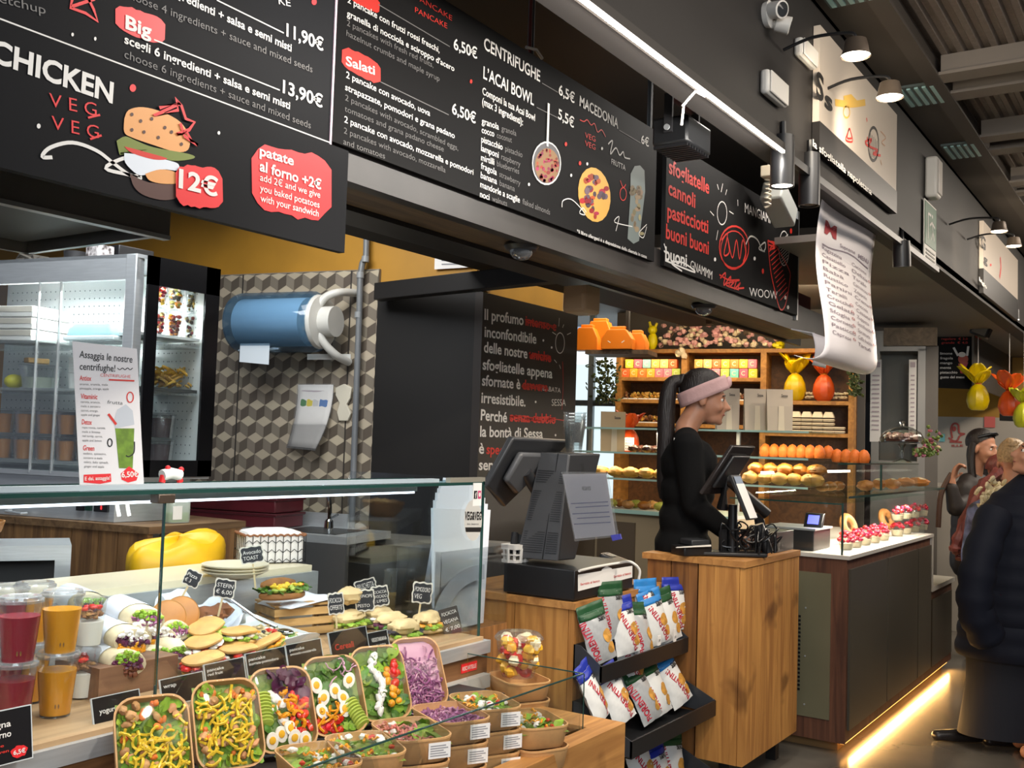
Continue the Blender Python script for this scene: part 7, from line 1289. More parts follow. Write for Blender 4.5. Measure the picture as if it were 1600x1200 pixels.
for i in range(2):
    for j in range(19): b.box(5.409, 5.412, 1.735+i*.022, 1.747+i*.022, .30+j*.021, .311+j*.021)
obj('vent_holes', b, m_blackpl, r, W=True, smooth=False); b = MB()
for z in (.23, .48, .73): b.lathe([(.005, 0), (.004, .003), (0, .003)], (0, 0, 0), 8, M.Translation((5.412, 1.71, z)) @ M.Rotation(-PI/2, 4, 'Y'))
obj('screws', b, m_steel, r, W=True); m_wm = mat('white_slab', 'c4bfb6', .35)
b = MB(); b.box(5.405, 7.47, 1.485, 2.2, 1.0, 1.02); b.box(7.44, 7.47, 1.487, 1.53, .66, 1.0); b.box(7.44, 8.22, 1.485, 2.15, .63, .66); obj('slab_edge', b, m_wm, r, W=True, smooth=False)
b = MB(); b.box(5.50, 8.15, 1.56, 2.1, 0, PB); obj('plinth', b, mat('plinth_oak', '8a6a42', .5), r, W=True, smooth=False); b = MB(); b.box(5.46, 8.1, 1.515, 1.535, PB-.012, PB); obj('plinth_led', b, emis('warm_led', 'ffb45a', 3), r, W=True, smooth=False); area('plinth_light', (6.8, 1.50, .052), (6.8, 1.15, -.06), 2.6, .03, 8, (1, .55, .18))
r = thing('pastry_case', 'stepped glass pastry case with glass shelves on panelled counter', 'display case', (6.3, 1.9, 1.02)); m_gshelf = glass('shelf_glass', 'eef7f3', .03, 1.5)
b = MB(); b.box(5.44, 7.42, 1.528, 1.534, 1.02, 1.285); b.box(5.432, 5.438, 1.534, 2.15, 1.02, 1.28); b.box(7.414, 7.42, 1.534, 2.1, 1.02, 1.285); obj('lower_glass', b, m_clear, r, W=True, smooth=False); b = MB(); b.box(5.44, 7.32, 1.558, 1.564, 1.335, 1.49); b.box(7.314, 7.32, 1.564, 2.1, 1.335, 1.49); b.box(5.44, 5.446, 1.564, 1.7, 1.335, 1.49); obj('upper_glass', b, m_clear, r, W=True, smooth=False)
b = MB(); b.box(5.43, 7.9, 1.50, 2.0, 1.315, 1.325); b.box(5.43, 7.42, 1.528, 2.0, 1.285, 1.291); b.box(5.44, 7.32, 1.558, 2.0, 1.49, 1.496); obj('glass_top', b, m_gshelf, r, W=True, smooth=False); b = MB(); b.box(5.43, 7.9, 1.498, 1.50, 1.314, 1.326); b.box(5.4295, 5.4395, 1.526, 1.535, 1.02, 1.29); b.box(5.4285, 5.432, 1.53, 2.15, 1.279, 1.287); b.box(6.33, 6.345, 1.555, 1.565, 1.335, 1.49); b.box(5.44, 7.32, 1.556, 1.558, 1.488, 1.497); obj('glass_edges', b, m_greenedge, r, W=True, smooth=False)
b = MB(); b.box(5.5, 7.2, 1.98, 2.0, 1.42, 1.435); obj('light_rail', b, emis('case_warm', 'fff0d8', 3), r, W=True, smooth=False); area('front_case_light', (6.4, 1.6, 1.27), (6.4, 1.75, 1.02), 1.8, .03, 12, (1, .85, .7))
r = thing('pastry_shelves', 'wing of lit glass pastry shelves behind the second till', 'display case', (5.7, 2.6, 0)); ZS = (1.175, 1.36, 1.515, 1.66)
for z, d in zip(ZS, (.02, .008, .008, .008)): b = MB(); b.box(5.45, 5.98, 2.155 if z < 1.2 else 1.72, 3.35, z-d, z); obj('glass_shelf' if z > 1.2 else 'white_shelf', b, m_gshelf if z > 1.2 else m_wm, r, W=True, smooth=False); b = MB(); b.box(5.448, 5.45, 2.155 if z < 1.2 else 1.72, 3.35, z-d-.002, z+.001); obj('shelf_edge', b, mat('edge_pale_green', 'a9c9bb', .2), r, W=True, smooth=False)
b = MB(); b.box(5.48, 5.98, 2.2, 3.3, 0, 1.155); obj('cabinet', b, mat('cabinet_beige', '9d8a6c', .5), r, W=True, smooth=False); b = MB(); b.mark(); b.box(5.47, 5.48, 2.75, 3.0, .2, 1.1); b.mark(); b.box(5.47, 5.48, 3.02, 3.28, .2, 1.1); obj('cabinet_door', b, mat('door_brown', '5e4f3d', .5), r, W=True, smooth=False); b = MB()
for y in (2.3, 3.33): b.box(5.95, 5.97, y, y+.02, 1.175, 1.66)
obj('shelf_posts', b, m_alu, r, W=True, smooth=False)
for z, p in ((1.50, 3), (1.64, 4)): area('shelf_lamp', (5.62, 2.5, z-.003), (5.66, 2.5, 1.0), 1.5, .05, p, (1, .80, .52))
m_aranc = mat('arancini', 'c4600f', .65, noise=.25, nscale=60, bump=.3); m_roll = mat('roll_gold', 'a9641f', .45, noise=.4, nscale=14); m_rollb = mat('roll_pale', 'c48a40', .55, noise=.3, nscale=12); m_choc = mat('chocolate', '4a2418', .35, noise=.3, nscale=20); m_pist = mat('pistachio', 'a9a03c', .6, noise=.3, nscale=60, bump=.3); m_cream = mat('cream_flakes', 'e2d6b4', .6, noise=.15, nscale=50, bump=.4); m_rasp = mat('raspberry', 'b3182e', .35, var=.3); m_donut = mat('donut', 'b97f42', .55, noise=.25, nscale=18)
def blob(name, label, cat, p, r3, m, group, yaw=0, lump=.12, top=None, seed=0):
    t = thing(name, label, cat, tuple(p), yaw, group); b = MB(); b.ball((0, 0, r3[2]), r3, 14, 9, None, lump, seed); obj('body', b, m, t)
    if top: b = MB(); b.ball((0, 0, r3[2]*1.25), (r3[0]*.72, r3[1]*.72, r3[2]*.82), 12, 7, None, .25, seed+5); obj('topping', b, top, t)
    return t
def rank(i, n, what): return '%s %s' % (('leftmost', 'second from left', 'third from left', 'fourth from left', 'fifth from left', 'sixth from left', 'seventh from left', 'eighth from left', 'ninth from left', 'tenth from left', 'eleventh from left', 'twelfth from left', 'last at right')[min(i, 12)] if i < n-1 else 'rightmost', what)
for i in range(12):
    px = 1196+i*14; p = atx(px, 705, 5.74 if i < 7 else 5.84); t = thing('rice_ball', rank(i, 12, 'orange cone-shaped rice ball on the upper glass shelf'), 'rice ball', (p.x, p.y, ZS[2] if p.y > 1.72 else 1.497), 0, 'orange rice balls'); b = MB(); b.lathe([(0, 0), (.026, .002), (.034, .024), (.030, .050), (.017, .070), (0, .078)], (0, 0, 0), 14); obj('ball', b, m_aranc, t)
for j in range(2):
    for i in range(8): p = atx(1172+i*23+j*9, 750-j*14, 5.62+.05*j+.02*(i % 2)); blob('filled_roll', rank(i, 8, 'glazed roll in the %s layer on the middle shelf' % ('lower', 'upper')[j]), 'roll', (p.x, max(p.y, 1.74), ZS[1]+.001+j*.052), (.054, .045, .034), (m_rollb, m_roll)[j], 'glazed rolls', .6*(i % 3), .15, m_roll, i+j*20)
for i in range(3): p = atx(1352+i*10, 745, 5.9); blob('filled_roll', ('left', 'middle', 'right')[i]+' glazed roll at the far end of the case corner', 'roll', (5.9+i*.16, 1.78, 1.326), (.05, .04, .028), m_roll, 'glazed rolls', .3*i, .15, None, i+60)
for i in range(9): p = atx(938+(i % 5)*24, 735-8*(i//5), 5.60+.12*(i//5)); blob('filled_bread', rank(i % 5, 6, 'golden filled bread in the %s row behind the cashier' % ('front', 'back')[i//5]), 'bread', (p.x, p.y, ZS[1]+.001), (.075, .05, .030), mat('bread_gold', 'd99a38', .55, noise=.3, nscale=12), 'golden filled breads', .5+.3*(i % 3), .18, mat('bread_dust', 'e6c67a', .6, noise=.2, nscale=20), i+3)
for i in range(7): p = atx(955+i*13, 790-2*(i % 2), 5.56+.10*(i % 2)); blob('pastry', rank(i, 7, ('pistachio', 'glazed', 'chocolate tipped')[i % 3]+' pastry on the white lowest shelf'), 'pastry', (p.x, max(p.y, 2.2), ZS[0]+.001), (.045, .035, .025), (m_pist, m_roll, m_donut)[i % 3], 'small pastries', .4*i, .2, (m_pist, None, m_choc)[i % 3], i)
for i in range(6): p = atx(990+i*11, 706-3*(i % 2), 5.58+.1*(i % 2)); blob('chocolate_pastry', rank(i, 6, 'dark chocolate pastry on the top left shelf'), 'pastry', (p.x, p.y, ZS[2]+.001), (.040, .032, .022), m_choc, 'chocolate pastries', .5*i, .3, None, i)
for i in range(5): p = aty(1352+i*21, 770, 1.66+.04*(i % 2)); blob('croissant', rank(i, 5, 'croissant under pale flakes in the front glass box'), 'croissant', (p.x, p.y, 1.326), (.085, .045, .033), mat('croissant', 'c07a34', .55, noise=.35, nscale=16), 'flaked croissants', .3*i, .25, m_cream if i else None, i)
for i, (px, y) in enumerate(((1326, 1.80), (1385, 1.78))): p = aty(px, 810, y); t = thing('donut', ('left', 'right')[i]+' sugared ring donut standing at back of lower case', 'donut', (p.x, p.y, 1.10), 0, 'ring donuts'); t.rotation_euler = (1.2, 0, -.3); b = MB(); n = 20; rg = [[V(((.055+.026*math.cos(q))*math.cos(a), (.055+.026*math.cos(q))*math.sin(a), .022*math.sin(q))) for q in [2*PI*k/10 for k in range(10)]] for a in [2*PI*k/n for k in range(n+1)]]; b.loft(rg, cap=False); obj('ring', b, m_donut, t); b = MB(); b.box(-.07, .07, -.09, -.08, -.08, .02); obj('stand', b, m_wm, t)
def berry_cup(label, p, R_, h, n, seed, grp):
    t = thing('berry_cup', label, 'dessert cup', tuple(p), 0, grp); rn = random.Random(seed); obj('cup', MB().lathe([(0, .001), (R_*.8, .001), (R_, h*.55)], n=14), m_container, t); obj('cream', MB().lathe([(0, .003), (R_*.78, .003), (R_*.9, h*.4), (0, h*.42)], n=14), m_cream, t); b = MB()
    for i in range(n): a = rn.uniform(0, 6.28); q = math.sqrt(rn.random()); b.ball((R_*q*math.cos(a), R_*q*math.sin(a), h*(.5+.45*(1-q))+rn.uniform(0, .01)), (.011, .011, .010), 7, 5, None, .2, i)
    obj('raspberries', b, m_rasp, t)
for j in range(2):
    for i in range(5): p = aty(1322+i*14.5, 840, 1.60+j*.09); berry_cup(rank(i, 5, 'raspberry tart cup in the %s row behind lower front glass' % ('front', 'second')[j]), (p.x, p.y, 1.021), .040, .085, 18, i+j*7, 'raspberry tart cups')
for j in range(2):
    for i in range(4): p = aty(1402+i*13, 825, 1.62); berry_cup(rank(i, 4, 'berry dessert cup in the %s tier at right end of lower case' % ('bottom', 'top')[j]), (p.x, p.y, 1.021+j*.10), .042, .095, 16, 50+i+j*7, 'stacked berry cups')
# scale with blue screen in the case corner
p = atz(1230, 862, 1.021); r = thing('weighing_scale', 'black scale box with small blue screen behind the left case glass', 'scale', (5.62, 1.86, 1.021)); b = MB(); b.box(5.50, 5.80, 1.70, 1.98, 1.021, 1.13); obj('box', b, mat('box_black', '232224', .4), r, W=True, bev=.004); b = MB(); b.box(5.49, 5.81, 1.69, 1.99, 1.13, 1.14); obj('plate', b, m_steel, r, W=True, smooth=False); b = MB(); q = V((5.6, 1.74, 1.14)); b.slab([q+V((0, -.05, 0)), q+V((0, .05, 0)), q+V((.04, .05, .075)), q+V((.04, -.05, .075))], (1, 0, .0), .03); o = obj('display_head', b, m_blackpl, r, W=True, bev=.003); b = MB(); b.slab([q+V((.006, -.03, .018)), q+V((.006, .03, .018)), q+V((.032, .03, .064)), q+V((.032, -.03, .064))], (-1, 0, .5), .002); obj('blue_screen', b, emis('blue_screen', '4a4fd8', 1.6), o, W=True, smooth=False)
# cake dome and flowers on the case
p = aty(1409, 728, 1.75); r = thing('cake_dome', 'glass cake stand with domed lid on top of pastry case', 'cake stand', (p.x, 1.75, 1.497)); R_ = .16
obj('foot', MB().lathe([(.07, 0), (.06, .01), (.015, .03), (.012, .10), (.03, .13), (R_, .14), (R_, .148), (0, .148)], n=28), glass('dome_clear', 'eef2f2', .03, 3), r); obj('dome', MB().lathe([(R_*.95, .15), (R_*.95, .17), (R_*.8, .215), (R_*.45, .25), (.02, .262), (.015, .275), (.022, .29), (0, .305)], n=28), MATS['dome_clear'], r); b = MB(); rn = random.Random(3)
for i in range(26): a = rn.uniform(0, 6.28); q = rn.random()**.5*.10; b.ball((q*math.cos(a), q*math.sin(a), .17+.03*rn.random()), .02, 8, 5, None, .3, i)
obj('meringues', b, mat('meringue', 'c9a59a', .6, var=.4), r); obj('cake', MB().lathe([(0, .15), (.11, .15), (.11, .165), (0, .168)], n=24), m_choc, r)
r = thing('flower_garland', 'bunch of pink and cream flowers with leaves beside cake dome', 'flowers', (p.x+.24, 1.72, 1.497)); rn = random.Random(12)
for nm, mm, n, s_ in (('leaves', mat('garland_leaf', '5f7434', .6, var=.4), 90, .02), ('pink_flowers', mat('garland_pink', 'a25868', .6, var=.4), 26, .022), ('cream_flowers', mat('garland_cream', 'd6bf92', .6, var=.3), 16, .022)):
    b = MB()
    for i in range(n): t_ = rn.random(); x = -.34+.56*t_; b.ball((x+rn.uniform(-.03, .03), -.10+rn.uniform(-.05, .05), max(.02, .05+.12*t_**2*rn.random()*1.6+rn.uniform(0, .05))), (s_*rn.uniform(.6, 1.1), s_*rn.uniform(.5, 1), s_*.5), 6, 4, M.Rotation(rn.uniform(0, 3), 3, V((rn.random(), rn.random(), .3))), .5, i)
    o = obj(nm, b, mm, r); o['kind'] = 'stuff'
m_bagtan = mat('bag_tan', 'c2a67e', .7, noise=.06, nscale=6); m_bagpale = mat('bag_pale', 'bcab97', .7, noise=.06, nscale=6)
def carrier(label, px, py, pw, ph, x, m, z):
    p = atx(px, py, x); D = (p-CC).dot(CF); w2, h = pw*D/FPX/2, ph*D/FPX; t = thing('carrier_bag', label, 'paper bag', (p.x, p.y, z), -PI/2+.55, 'standing paper bags'); f = lambda k, zz, d: [V((x*k, y*d, zz)) for x, y in ((-w2, -.03), (w2, -.03), (w2, .03), (-w2, .03))]; obj('bag', MB().loft([f(.96, 0, 1), f(1, h*.6, .6), f(1.02, h, .15)]), m, t, smooth=False); b = MB(); b.add([(-w2*.15, -.032, .0), (w2*.35, -.032, 0), (w2*.3, -.0225, h*.6), (-w2*.1, -.0225, h*.6)], [(0, 1, 2, 3)]); obj('front_fold', b, mat('bag_fold', 'd3c2a8', .7), t, smooth=False); b = MB(); text(b, 'Sessa', (w2*.1, -.016, h*.82), (1, 0, 0), (0, 0, 1), w2*.5, .016, .02); obj('print', b, MATS['print_black'], t, smooth=False)
carrier('tan carrier bag standing at left end of shelf top', 957, 695, 38, 62, 5.55, m_bagtan, ZS[2]+.001); carrier('pale carrier bag right behind the cashier face', 1136, 668, 36, 66, 5.7, m_bagpale, ZS[3]+.001); carrier('pale carrier bag in the middle of the bag row', 1180, 668, 36, 66, 5.7, m_bagpale, ZS[3]+.001); carrier('pale carrier bag at right of the bag row', 1217, 668, 40, 66, 5.7, m_bagpale, ZS[3]+.001)
for px, py, w2, h, lb in ((983, 690, 16, 22, 'small white card on shelf top beside tan bag'), (1037, 694, 22, 34, 'white price list card propped on shelf top')): p = atx(px, py, 5.6); D = 6; t = thing('price_card', lb, 'card', (p.x, p.y, ZS[2]+.008), -PI/2+.5); t.rotation_euler = (-.25, 0, -PI/2+.5); obj('card', MB().box(-w2*D/FPX/2, w2*D/FPX/2, 0, .003, 0, h*D/FPX), mat('card_white', 'd9d5d6', .5), t, smooth=False); b = MB(); [b.box((-w2*.35+(k % 4)*w2*.2)*D/FPX, (-w2*.35+(k % 4)*w2*.2+w2*.1)*D/FPX, -.001, 0, h*(.15+.2*(k//4))*D/FPX, h*(.22+.2*(k//4))*D/FPX) for k in range(16)]; obj('print', b, m_ink_g, t, smooth=False)
m_honey = wood('honey_shelf', 'b9823c', '8f5f28', .8, 'X', knots=.2); zl = {k: sp(1150, v).z for k, v in dict(top=545, a=590, b=626, c=664, d=700).items()}
r = thing('shelf_unit', 'honey wood shelf unit on the back wall of the pastry shop', 'shelves', tuple(spz(1150, 0)))
def shelf(pl, pr, z, nm='shelf'): b = MB(); cslab(b, spz(pl, 0), spz(pr, 0), z-.03, z, .30); obj(nm, b, m_honey, r, W=True, smooth=False)
shelf(962, 1345, zl['top']+.0, 'top_board'); shelf(962, 1190, zl['a']); shelf(950, 1190, zl['b']); shelf(950, 1190, zl['c']); shelf(1190, 1330, sp(1250, 626).z); shelf(1190, 1330, sp(1250, 676).z)
for px in (962, 1064, 1188, 1326): b = MB(); cslab(b, spz(px, 0, .004), spz(px+9, 0, .004), .0, zl['top']-.03, .30); obj('upright', b, m_honey, r, W=True, smooth=False)
b = MB(); cslab(b, spz(962, 0, -.305), spz(1340, 0, -.305), .0, zl['top'], .012); obj('back_panel', b, wood('shelf_back', '6a4522', '4d3117', .8, 'X'), r, W=True, smooth=False)
for a, z, px in (('bay_lamp', zl['top']-.05, 1012), ('bay_lamp', zl['top']-.05, 1128), ('bay_lamp', zl['top']-.05, 1258)): q = spz(px, z, .06); area(a, tuple(q), tuple(q+CNRM*.12-UP), .45, .04, .8, (1, .78, .48))
area('shelf_wash', tuple(spz(1150, 2.65, 1.0)), tuple(spz(1150, 1.9, 0)), 1.6, .3, 10, (1, .80, .52))
bc = ['c9c03a', 'd65c6e', '7fa7a8', 'e59c4a', 'e8b765', 'e2622e', 'efa02c', 'e8742e', 'e7a232', 'd66f7e', 'd98290', 'a9b852', '6fbfb0', 'c25a70']
def gift(px, row, ci, lb, z):
    p = spz(px, z+row*.076, -.05); t = thing('gift_box', lb, 'box', tuple(p), ANGC, 'coloured cube boxes'); h = .034; obj('box', MB().box(-h, h, -h, h, 0, .072), mat('gift_'+bc[ci % 14], bc[ci % 14], .5), t, bev=.002); b = MB(); n = 14; b.add([(k*.018*math.cos(q), -h-.001, .036+k*.018*math.sin(q)) for k in (1, .72) for q in [.8+4.7*i/n for i in range(n+1)]], [(i, i+1, n+2+i, n+1+i) for i in range(n)]); obj('letter_mark', b, mat('mark_pale', 'eed9b5', .5), t, smooth=False)
for i in range(7): gift(978+i*13.2, 0, i+5, rank(i, 7, 'coloured cube box in the lower row of left bay'), zl['a'])
for i in range(6): gift(984+i*13.6, 1, i, rank(i, 6, 'coloured cube box in the upper row of left bay'), zl['a'])
for i in range(7): gift(1090+i*14.5, 0, i+8, rank(i, 7, 'coloured cube box in the lower row of middle bay'), zl['a'])
for i in range(7): gift(1092+i*14, 1, i+3, rank(i, 7, 'coloured cube box in the upper row of middle bay'), zl['a'])
def candy(px, z, lb, seed, two=('d29a3c', '7d4a2a')):
    p = spz(px, z, -.08); t = thing('candy_bag', lb, 'candy bag', tuple(p), ANGC, 'clear candy bags'); rn = random.Random(seed)
    for k in range(2):
        b = MB()
        for i in range(12): b.ball((rn.uniform(-.035, .035), rn.uniform(-.03, .02), .012+.045*rn.random()), .013, 6, 4, None, .3, i)
        obj('sweets', b, mat('sweet_'+two[k], two[k], .5, var=.3), t)
    obj('bag', MB().loft([[V((x*k, y*k, zz)) for x, y in rrect(.1, .08, .02)] for zz, k in ((0, .9), (.05, 1), (.08, .7), (.10, .3), (.12, .6))]), m_film, t); b = MB(); b.box(-.04, .04, -.075, -.073, -.03, .01); obj('price_label', b, m_paper, t, smooth=False)
for i in range(7): candy(962+i*15.5, zl['b'], rank(i, 7, 'clear candy bag on the third shelf of left bay'), i, (('8a5a36', '5a3322'), ('d29a3c', 'e0b45a'))[i > 1])
for i in range(5): candy(990+i*14, zl['c'], rank(i, 5, 'clear candy bag on the lowest shelf of left bay'), i+20)
for i in range(5): candy(1138+i*11, zl['b'], rank(i, 5, 'clear candy bag partly behind carrier bags in middle bay'), i+40, ('7d4a2a', 'b9a08a'))
def wrapped_egg(lb, P3, R_, hexs, ribbon_=None, seed=0, grp='tissue wrapped eggs', S=1.0):
    t = thing('wrapped_egg', lb, 'wrapped egg', tuple(P3), 0, grp); m_ = mat('tissue_'+hexs, hexs, .35, noise=.25, nscale=8); rn = random.Random(seed); b = MB(); n = 20
    b.loft([[V((R_*k*(1+.05*math.sin(i*2.7))*math.cos(2*PI*i/n), R_*k*(1+.05*math.sin(i*2.7))*math.sin(2*PI*i/n), zz*R_)) for i in range(n)] for zz, k in ((0, .55), (.25, .82), (.9, 1), (1.6, .9), (2.2, .6), (2.5, .22))]); obj('egg', b, m_, t)
    b = MB()
    for k in range(8):
        a = 2*PI*k/8+rn.uniform(-.3, .3); L_ = R_*rn.uniform(1.5, 2.7); w_ = R_*.8; d = V((math.cos(a), math.sin(a), 0)); s_ = V((-d.y, d.x, 0)); o = V((0, 0, 2.45*R_)); out = rn.uniform(.35, 1.0)
        b.grid(lambda u, v: o+d*(L_*v*out*.9)+UP*(L_*v*(1-.25*v))+s_*((u-.5)*2*w_*math.sin(PI*min(.12+v*.75, 1)))+d*(.12*R_*math.sin(u*11+k)*v), 7, 6)
    so = obj('tissue', b, m_, t); s2 = so.modifiers.new('t', 'SOLIDIFY'); s2.thickness = .001; obj('ribbon', MB().lathe([(R_*.26, 2.35*R_), (R_*.3, 2.45*R_), (R_*.26, 2.55*R_)], n=12), mat('ribbon_'+hexs, ribbon_ or hexs, .4), t); return t
zb = sp(1250, 626).z
wrapped_egg('yellow tissue wrapped egg on right bay of back shelves', spz(1242, zb, -.06), .088, 'dcb400', 'b38a10', 1); wrapped_egg('orange tissue wrapped egg on right bay of back shelves', spz(1287, zb, -.06), .085, 'd9541c', 'b3801a', 2); p = atx(984, 690, 5.8); wrapped_egg('orange tissue egg with pink tissue on shelf top beside tan bag', (p.x, p.y, ZS[2]+.001), .058, 'e0501c', 'c23a10', 3)
for px, lb in ((1266, 'clear box of sweets between the yellow and orange eggs'), (1304, 'clear box of sweets right of the orange egg'), (1317, 'clear box of sweets at right end of right bay')): p = spz(px, zb, -.08); t = thing('sweet_box', lb, 'box', tuple(p), ANGC, None); obj('box', MB().box(-.035, .035, -.03, .03, 0, .10), m_film, t, smooth=False); obj('sweets', chunks(random.Random(px), 26, (-.03, .03, -.024, .024), .012, .03), m_cream, t); obj('sweets', chunks(random.Random(px+1), 18, (-.03, .03, -.024, .024), .012, .06), m_cream, t)
for i in range(5):
    px = 1245+i*17; p = spz(px, sp(1250, 676).z, .0-.05); t = thing('clamshell_stack', rank(i, 5, 'stack of cream clamshell boxes on the low right shelf'), 'boxes', tuple(p), ANGC, 'stacks of clamshell boxes'); b = MB()
    for k in range(4 if i < 4 else 2): f = lambda s_, z: [V((x*s_, y*s_, z)) for x, y in rrect(.085, .12, .012, 2)]; b.loft([f(.9, k*.03), f(1, k*.03+.012), f(1.04, k*.03+.014), f(.94, k*.03+.02)]) 
    if i < 4: f = lambda s_, z: [V((x*s_, y*s_, z)) for x, y in rrect(.085, .12, .012, 2)]; b.loft([f(1.02, .12), f(.95, .135), f(.65, .165)])
    obj('boxes', b, mat('clamshell', 'd9cbb2', .6), t)
# blossom branch, bunny, ivy, orange boxes on a hanging board
rn = random.Random(21); r = thing('blossom_branch', 'pink and cream blossom branches along top of the back shelves', 'blossoms', tuple(spz(1130, zl['top']))); bp_, bc2, bt = MB(), MB(), MB()
for px0, px1, n, hmax in ((1030, 1060, 16, .30), (1060, 1095, 52, .20), (1095, 1140, 36, .26), (1140, 1185, 34, .24), (1185, 1215, 8, .08)):
    for i in range(n):
        px = rn.uniform(px0, px1); q = spz(px, zl['top']+.03+hmax*rn.random()**1.6, .0-.05*rn.random()); s_ = rn.uniform(.018, .03); (bp_ if rn.random() < .6 else bc2).ball(q, (s_, s_, s_*.8), 6, 4, None, .6, i)
    q0 = spz(px0, zl['top']+.02, -.02); q1 = spz(px1, zl['top']+hmax*.8, -.03); bt.tube(curve([q0, q0.lerp(q1, .5)-UP*.04, q1], 4), .006, 5)
for px, py in ((1060, 552), (1065, 548), (1068, 556)): bc2.ball(sp(px, py, .03), .03, 6, 4, None, .6, px)
for o, mm, nm in ((bp_, mat('blossom_pink', 'd9a3a0', .7, var=.2), 'pink_blossoms'), (bc2, mat('blossom_cream', 'e0cfae', .7, var=.15), 'cream_blossoms')): x = obj(nm, o, mm, r, W=True); x['kind'] = 'stuff'
obj('twigs', bt, mat('twig', '5a3f2a', .7), r, W=True)
p = spz(1018, zl['top'], -.06); t = thing('bunny_figure', 'bright yellow bunny figure on top of back shelves', 'bunny', tuple(p), ANGC); obj('body', MB().ball((0, 0, .07), (.045, .045, .075), 14, 10).ball((0, -.01, .165), (.04, .042, .038), 12, 8).tube([(-.015, 0, .18), (-.03, .0, .235)], [.014, .010]).tube([(.015, 0, .18), (.035, 0, .225)], [.014, .010]), mat('bunny_yellow', 'e6d200', .5), t); p = spz(1215, zl['top'], -.06); t = tag(obj('yellow_bow', MB().ball((p.x, p.y, p.z+.03), (.06, .05, .035), 12, 8, None, .5, 4), mat('bunny_yellow', 'e6d200', .5)), 'crumpled yellow bow at right end of back shelf top', 'bow')
HP = Plane(atd(960, 540, 7.2), CDIR); r = thing('hanging_board', 'hanging plank with black rods holding orange boxes', 'shelf', tuple(HP.px(960, 548))); a, c = HP.px(914, 553), HP.px(1012, 553); b = MB(); b.slab([a, c, c+UP*.03, a+UP*.03], CNRM, .28); obj('plank', b, wood('grey_plank', '6b5847', '4c3d31', 1, 'X'), r, W=True, smooth=False); b = MB()
for q in (HP.px(1008, 552), HP.px(916, 552)): b.box(q.x-.012, q.x+.012, q.y-.012+.14, q.y+.012+.14, q.z, 2.9)
obj('rods', b, m_black, r, W=True, smooth=False); b = MB(); q, q2 = HP.px(945, 470, -.2), HP.px(1000, 472, -.2); b.slab([q, q2, q2+UP*.02, q+UP*.02], CNRM, .02); obj('rail', b, m_alu, r, W=True, smooth=False); m_obox = mat('orange_box', 'dd7a12', .45)
for i, (px, w2, h, lf, lb) in enumerate(((918, .09, .13, 0, 'orange house-shaped box at left end of hanging plank'), (938, .10, .11, .075, 'orange box lying tilted behind the front orange box'), (966, .11, .11, 0, 'front orange gabled box on hanging plank'), (996, .07, .10, 0, 'orange box at right end of hanging plank'))):
    q = HP.px(px, 545, (-.1, -.2, -.02, -.16)[i]); t = thing('orange_box', lb, 'box', (q.x, q.y, a.z+.031+lf*.0), ANGC, 'orange gabled boxes'); f = [(-w2, 0), (w2, 0), (w2, h*.65), (w2*.6, h*1.25), (-w2*.6, h*1.25), (-w2, h*.65)]; hh2 = 1.6 if i == 1 else 1; obj('box', MB().slab([V((x, -.06, z*hh2)) for x, z in f], (0, 1, 0), .12), m_obox, t, bev=.003); b = MB(); b.box(-w2*.5, w2*.5, -.03, .03, h*1.25*hh2, h*1.25*hh2+.025); obj('handle_flap', b, m_obox, t, bev=.004)
    if i == 2: b = MB(); [ribbon(b, [V((x, -.0612, h*.52)), V((x+.02*s_, -.0612, h*.4))], (0, -1, 0), .006) for x, s_ in ((-.06, 1), (.06, -1))]; obj('eyelash_mark', b, m_ink_w, t, smooth=False)
b = MB(); rn = random.Random(31)
for i in range(220): q = sp(rn.gauss(946, 10), 560+rn.random()**.8*70, .12+rn.uniform(-.06, .06)); b.ball(q, (.022, .016, .006), 5, 3, M.Rotation(rn.uniform(0, 6), 3, V((rn.random(), rn.random(), rn.random()+.1))))
t = tag(obj('ivy', b, mat('ivy_leaf', '3f4a24', .6, var=.5)), 'trailing green ivy hanging below plank beside the window', 'ivy', None, 'stuff'); b = MB()
for i in range(130): q = sp(1335+rn.gauss(0, 5), 563+rn.random()*55, .1+rn.uniform(-.05, .05)); b.ball(q, (.022, .016, .006), 5, 3, M.Rotation(rn.uniform(0, 6), 3, V((rn.random(), rn.random(), rn.random()+.1))))
tag(obj('ivy', b, MATS['ivy_leaf']), 'trailing ivy hanging at right end of the back shelves', 'ivy', None, 'stuff')
NP = Plane(atd(1410, 600, 9.0), CDIR); npx = lambda x, y, l=0: NP.px(x, y, l)
def nz(px, z, l=0): q = NP.px(px, 600, l); return V((q.x, q.y, z))
r = thing('glass_fridge', 'far glass door fridge with white printed strips beyond cake dome', 'fridge', tuple(nz(1400, 0))); zt_ = npx(1400, 545).z; zb_ = npx(1400, 720).z
b = MB()
for x0, x1 in ((1362, 1374), (1434, 1446)): cslab(b, nz(x0, 0), nz(x1, 0), 0, zt_, .4)
cslab(b, nz(1362, 0), nz(1446, 0), zt_-.02, zt_+.16, .4); cslab(b, nz(1374, 0), nz(1434, 0), 0, zb_, .4); obj('frame', b, mat('frame_grey', '8d8a85', .4, metal=.4), r, W=True, smooth=False)
b = MB(); cslab(b, nz(1374, 0, -.38), nz(1434, 0, -.38), zb_, zt_, .02); obj('back', b, mat('fridge_back', '7d786f', .5), r, W=True, smooth=False); b = MB(); cslab(b, nz(1374, 0, -.01), nz(1434, 0, -.01), zb_, zt_, .005); obj('glass', b, m_clear, r, W=True, smooth=False)
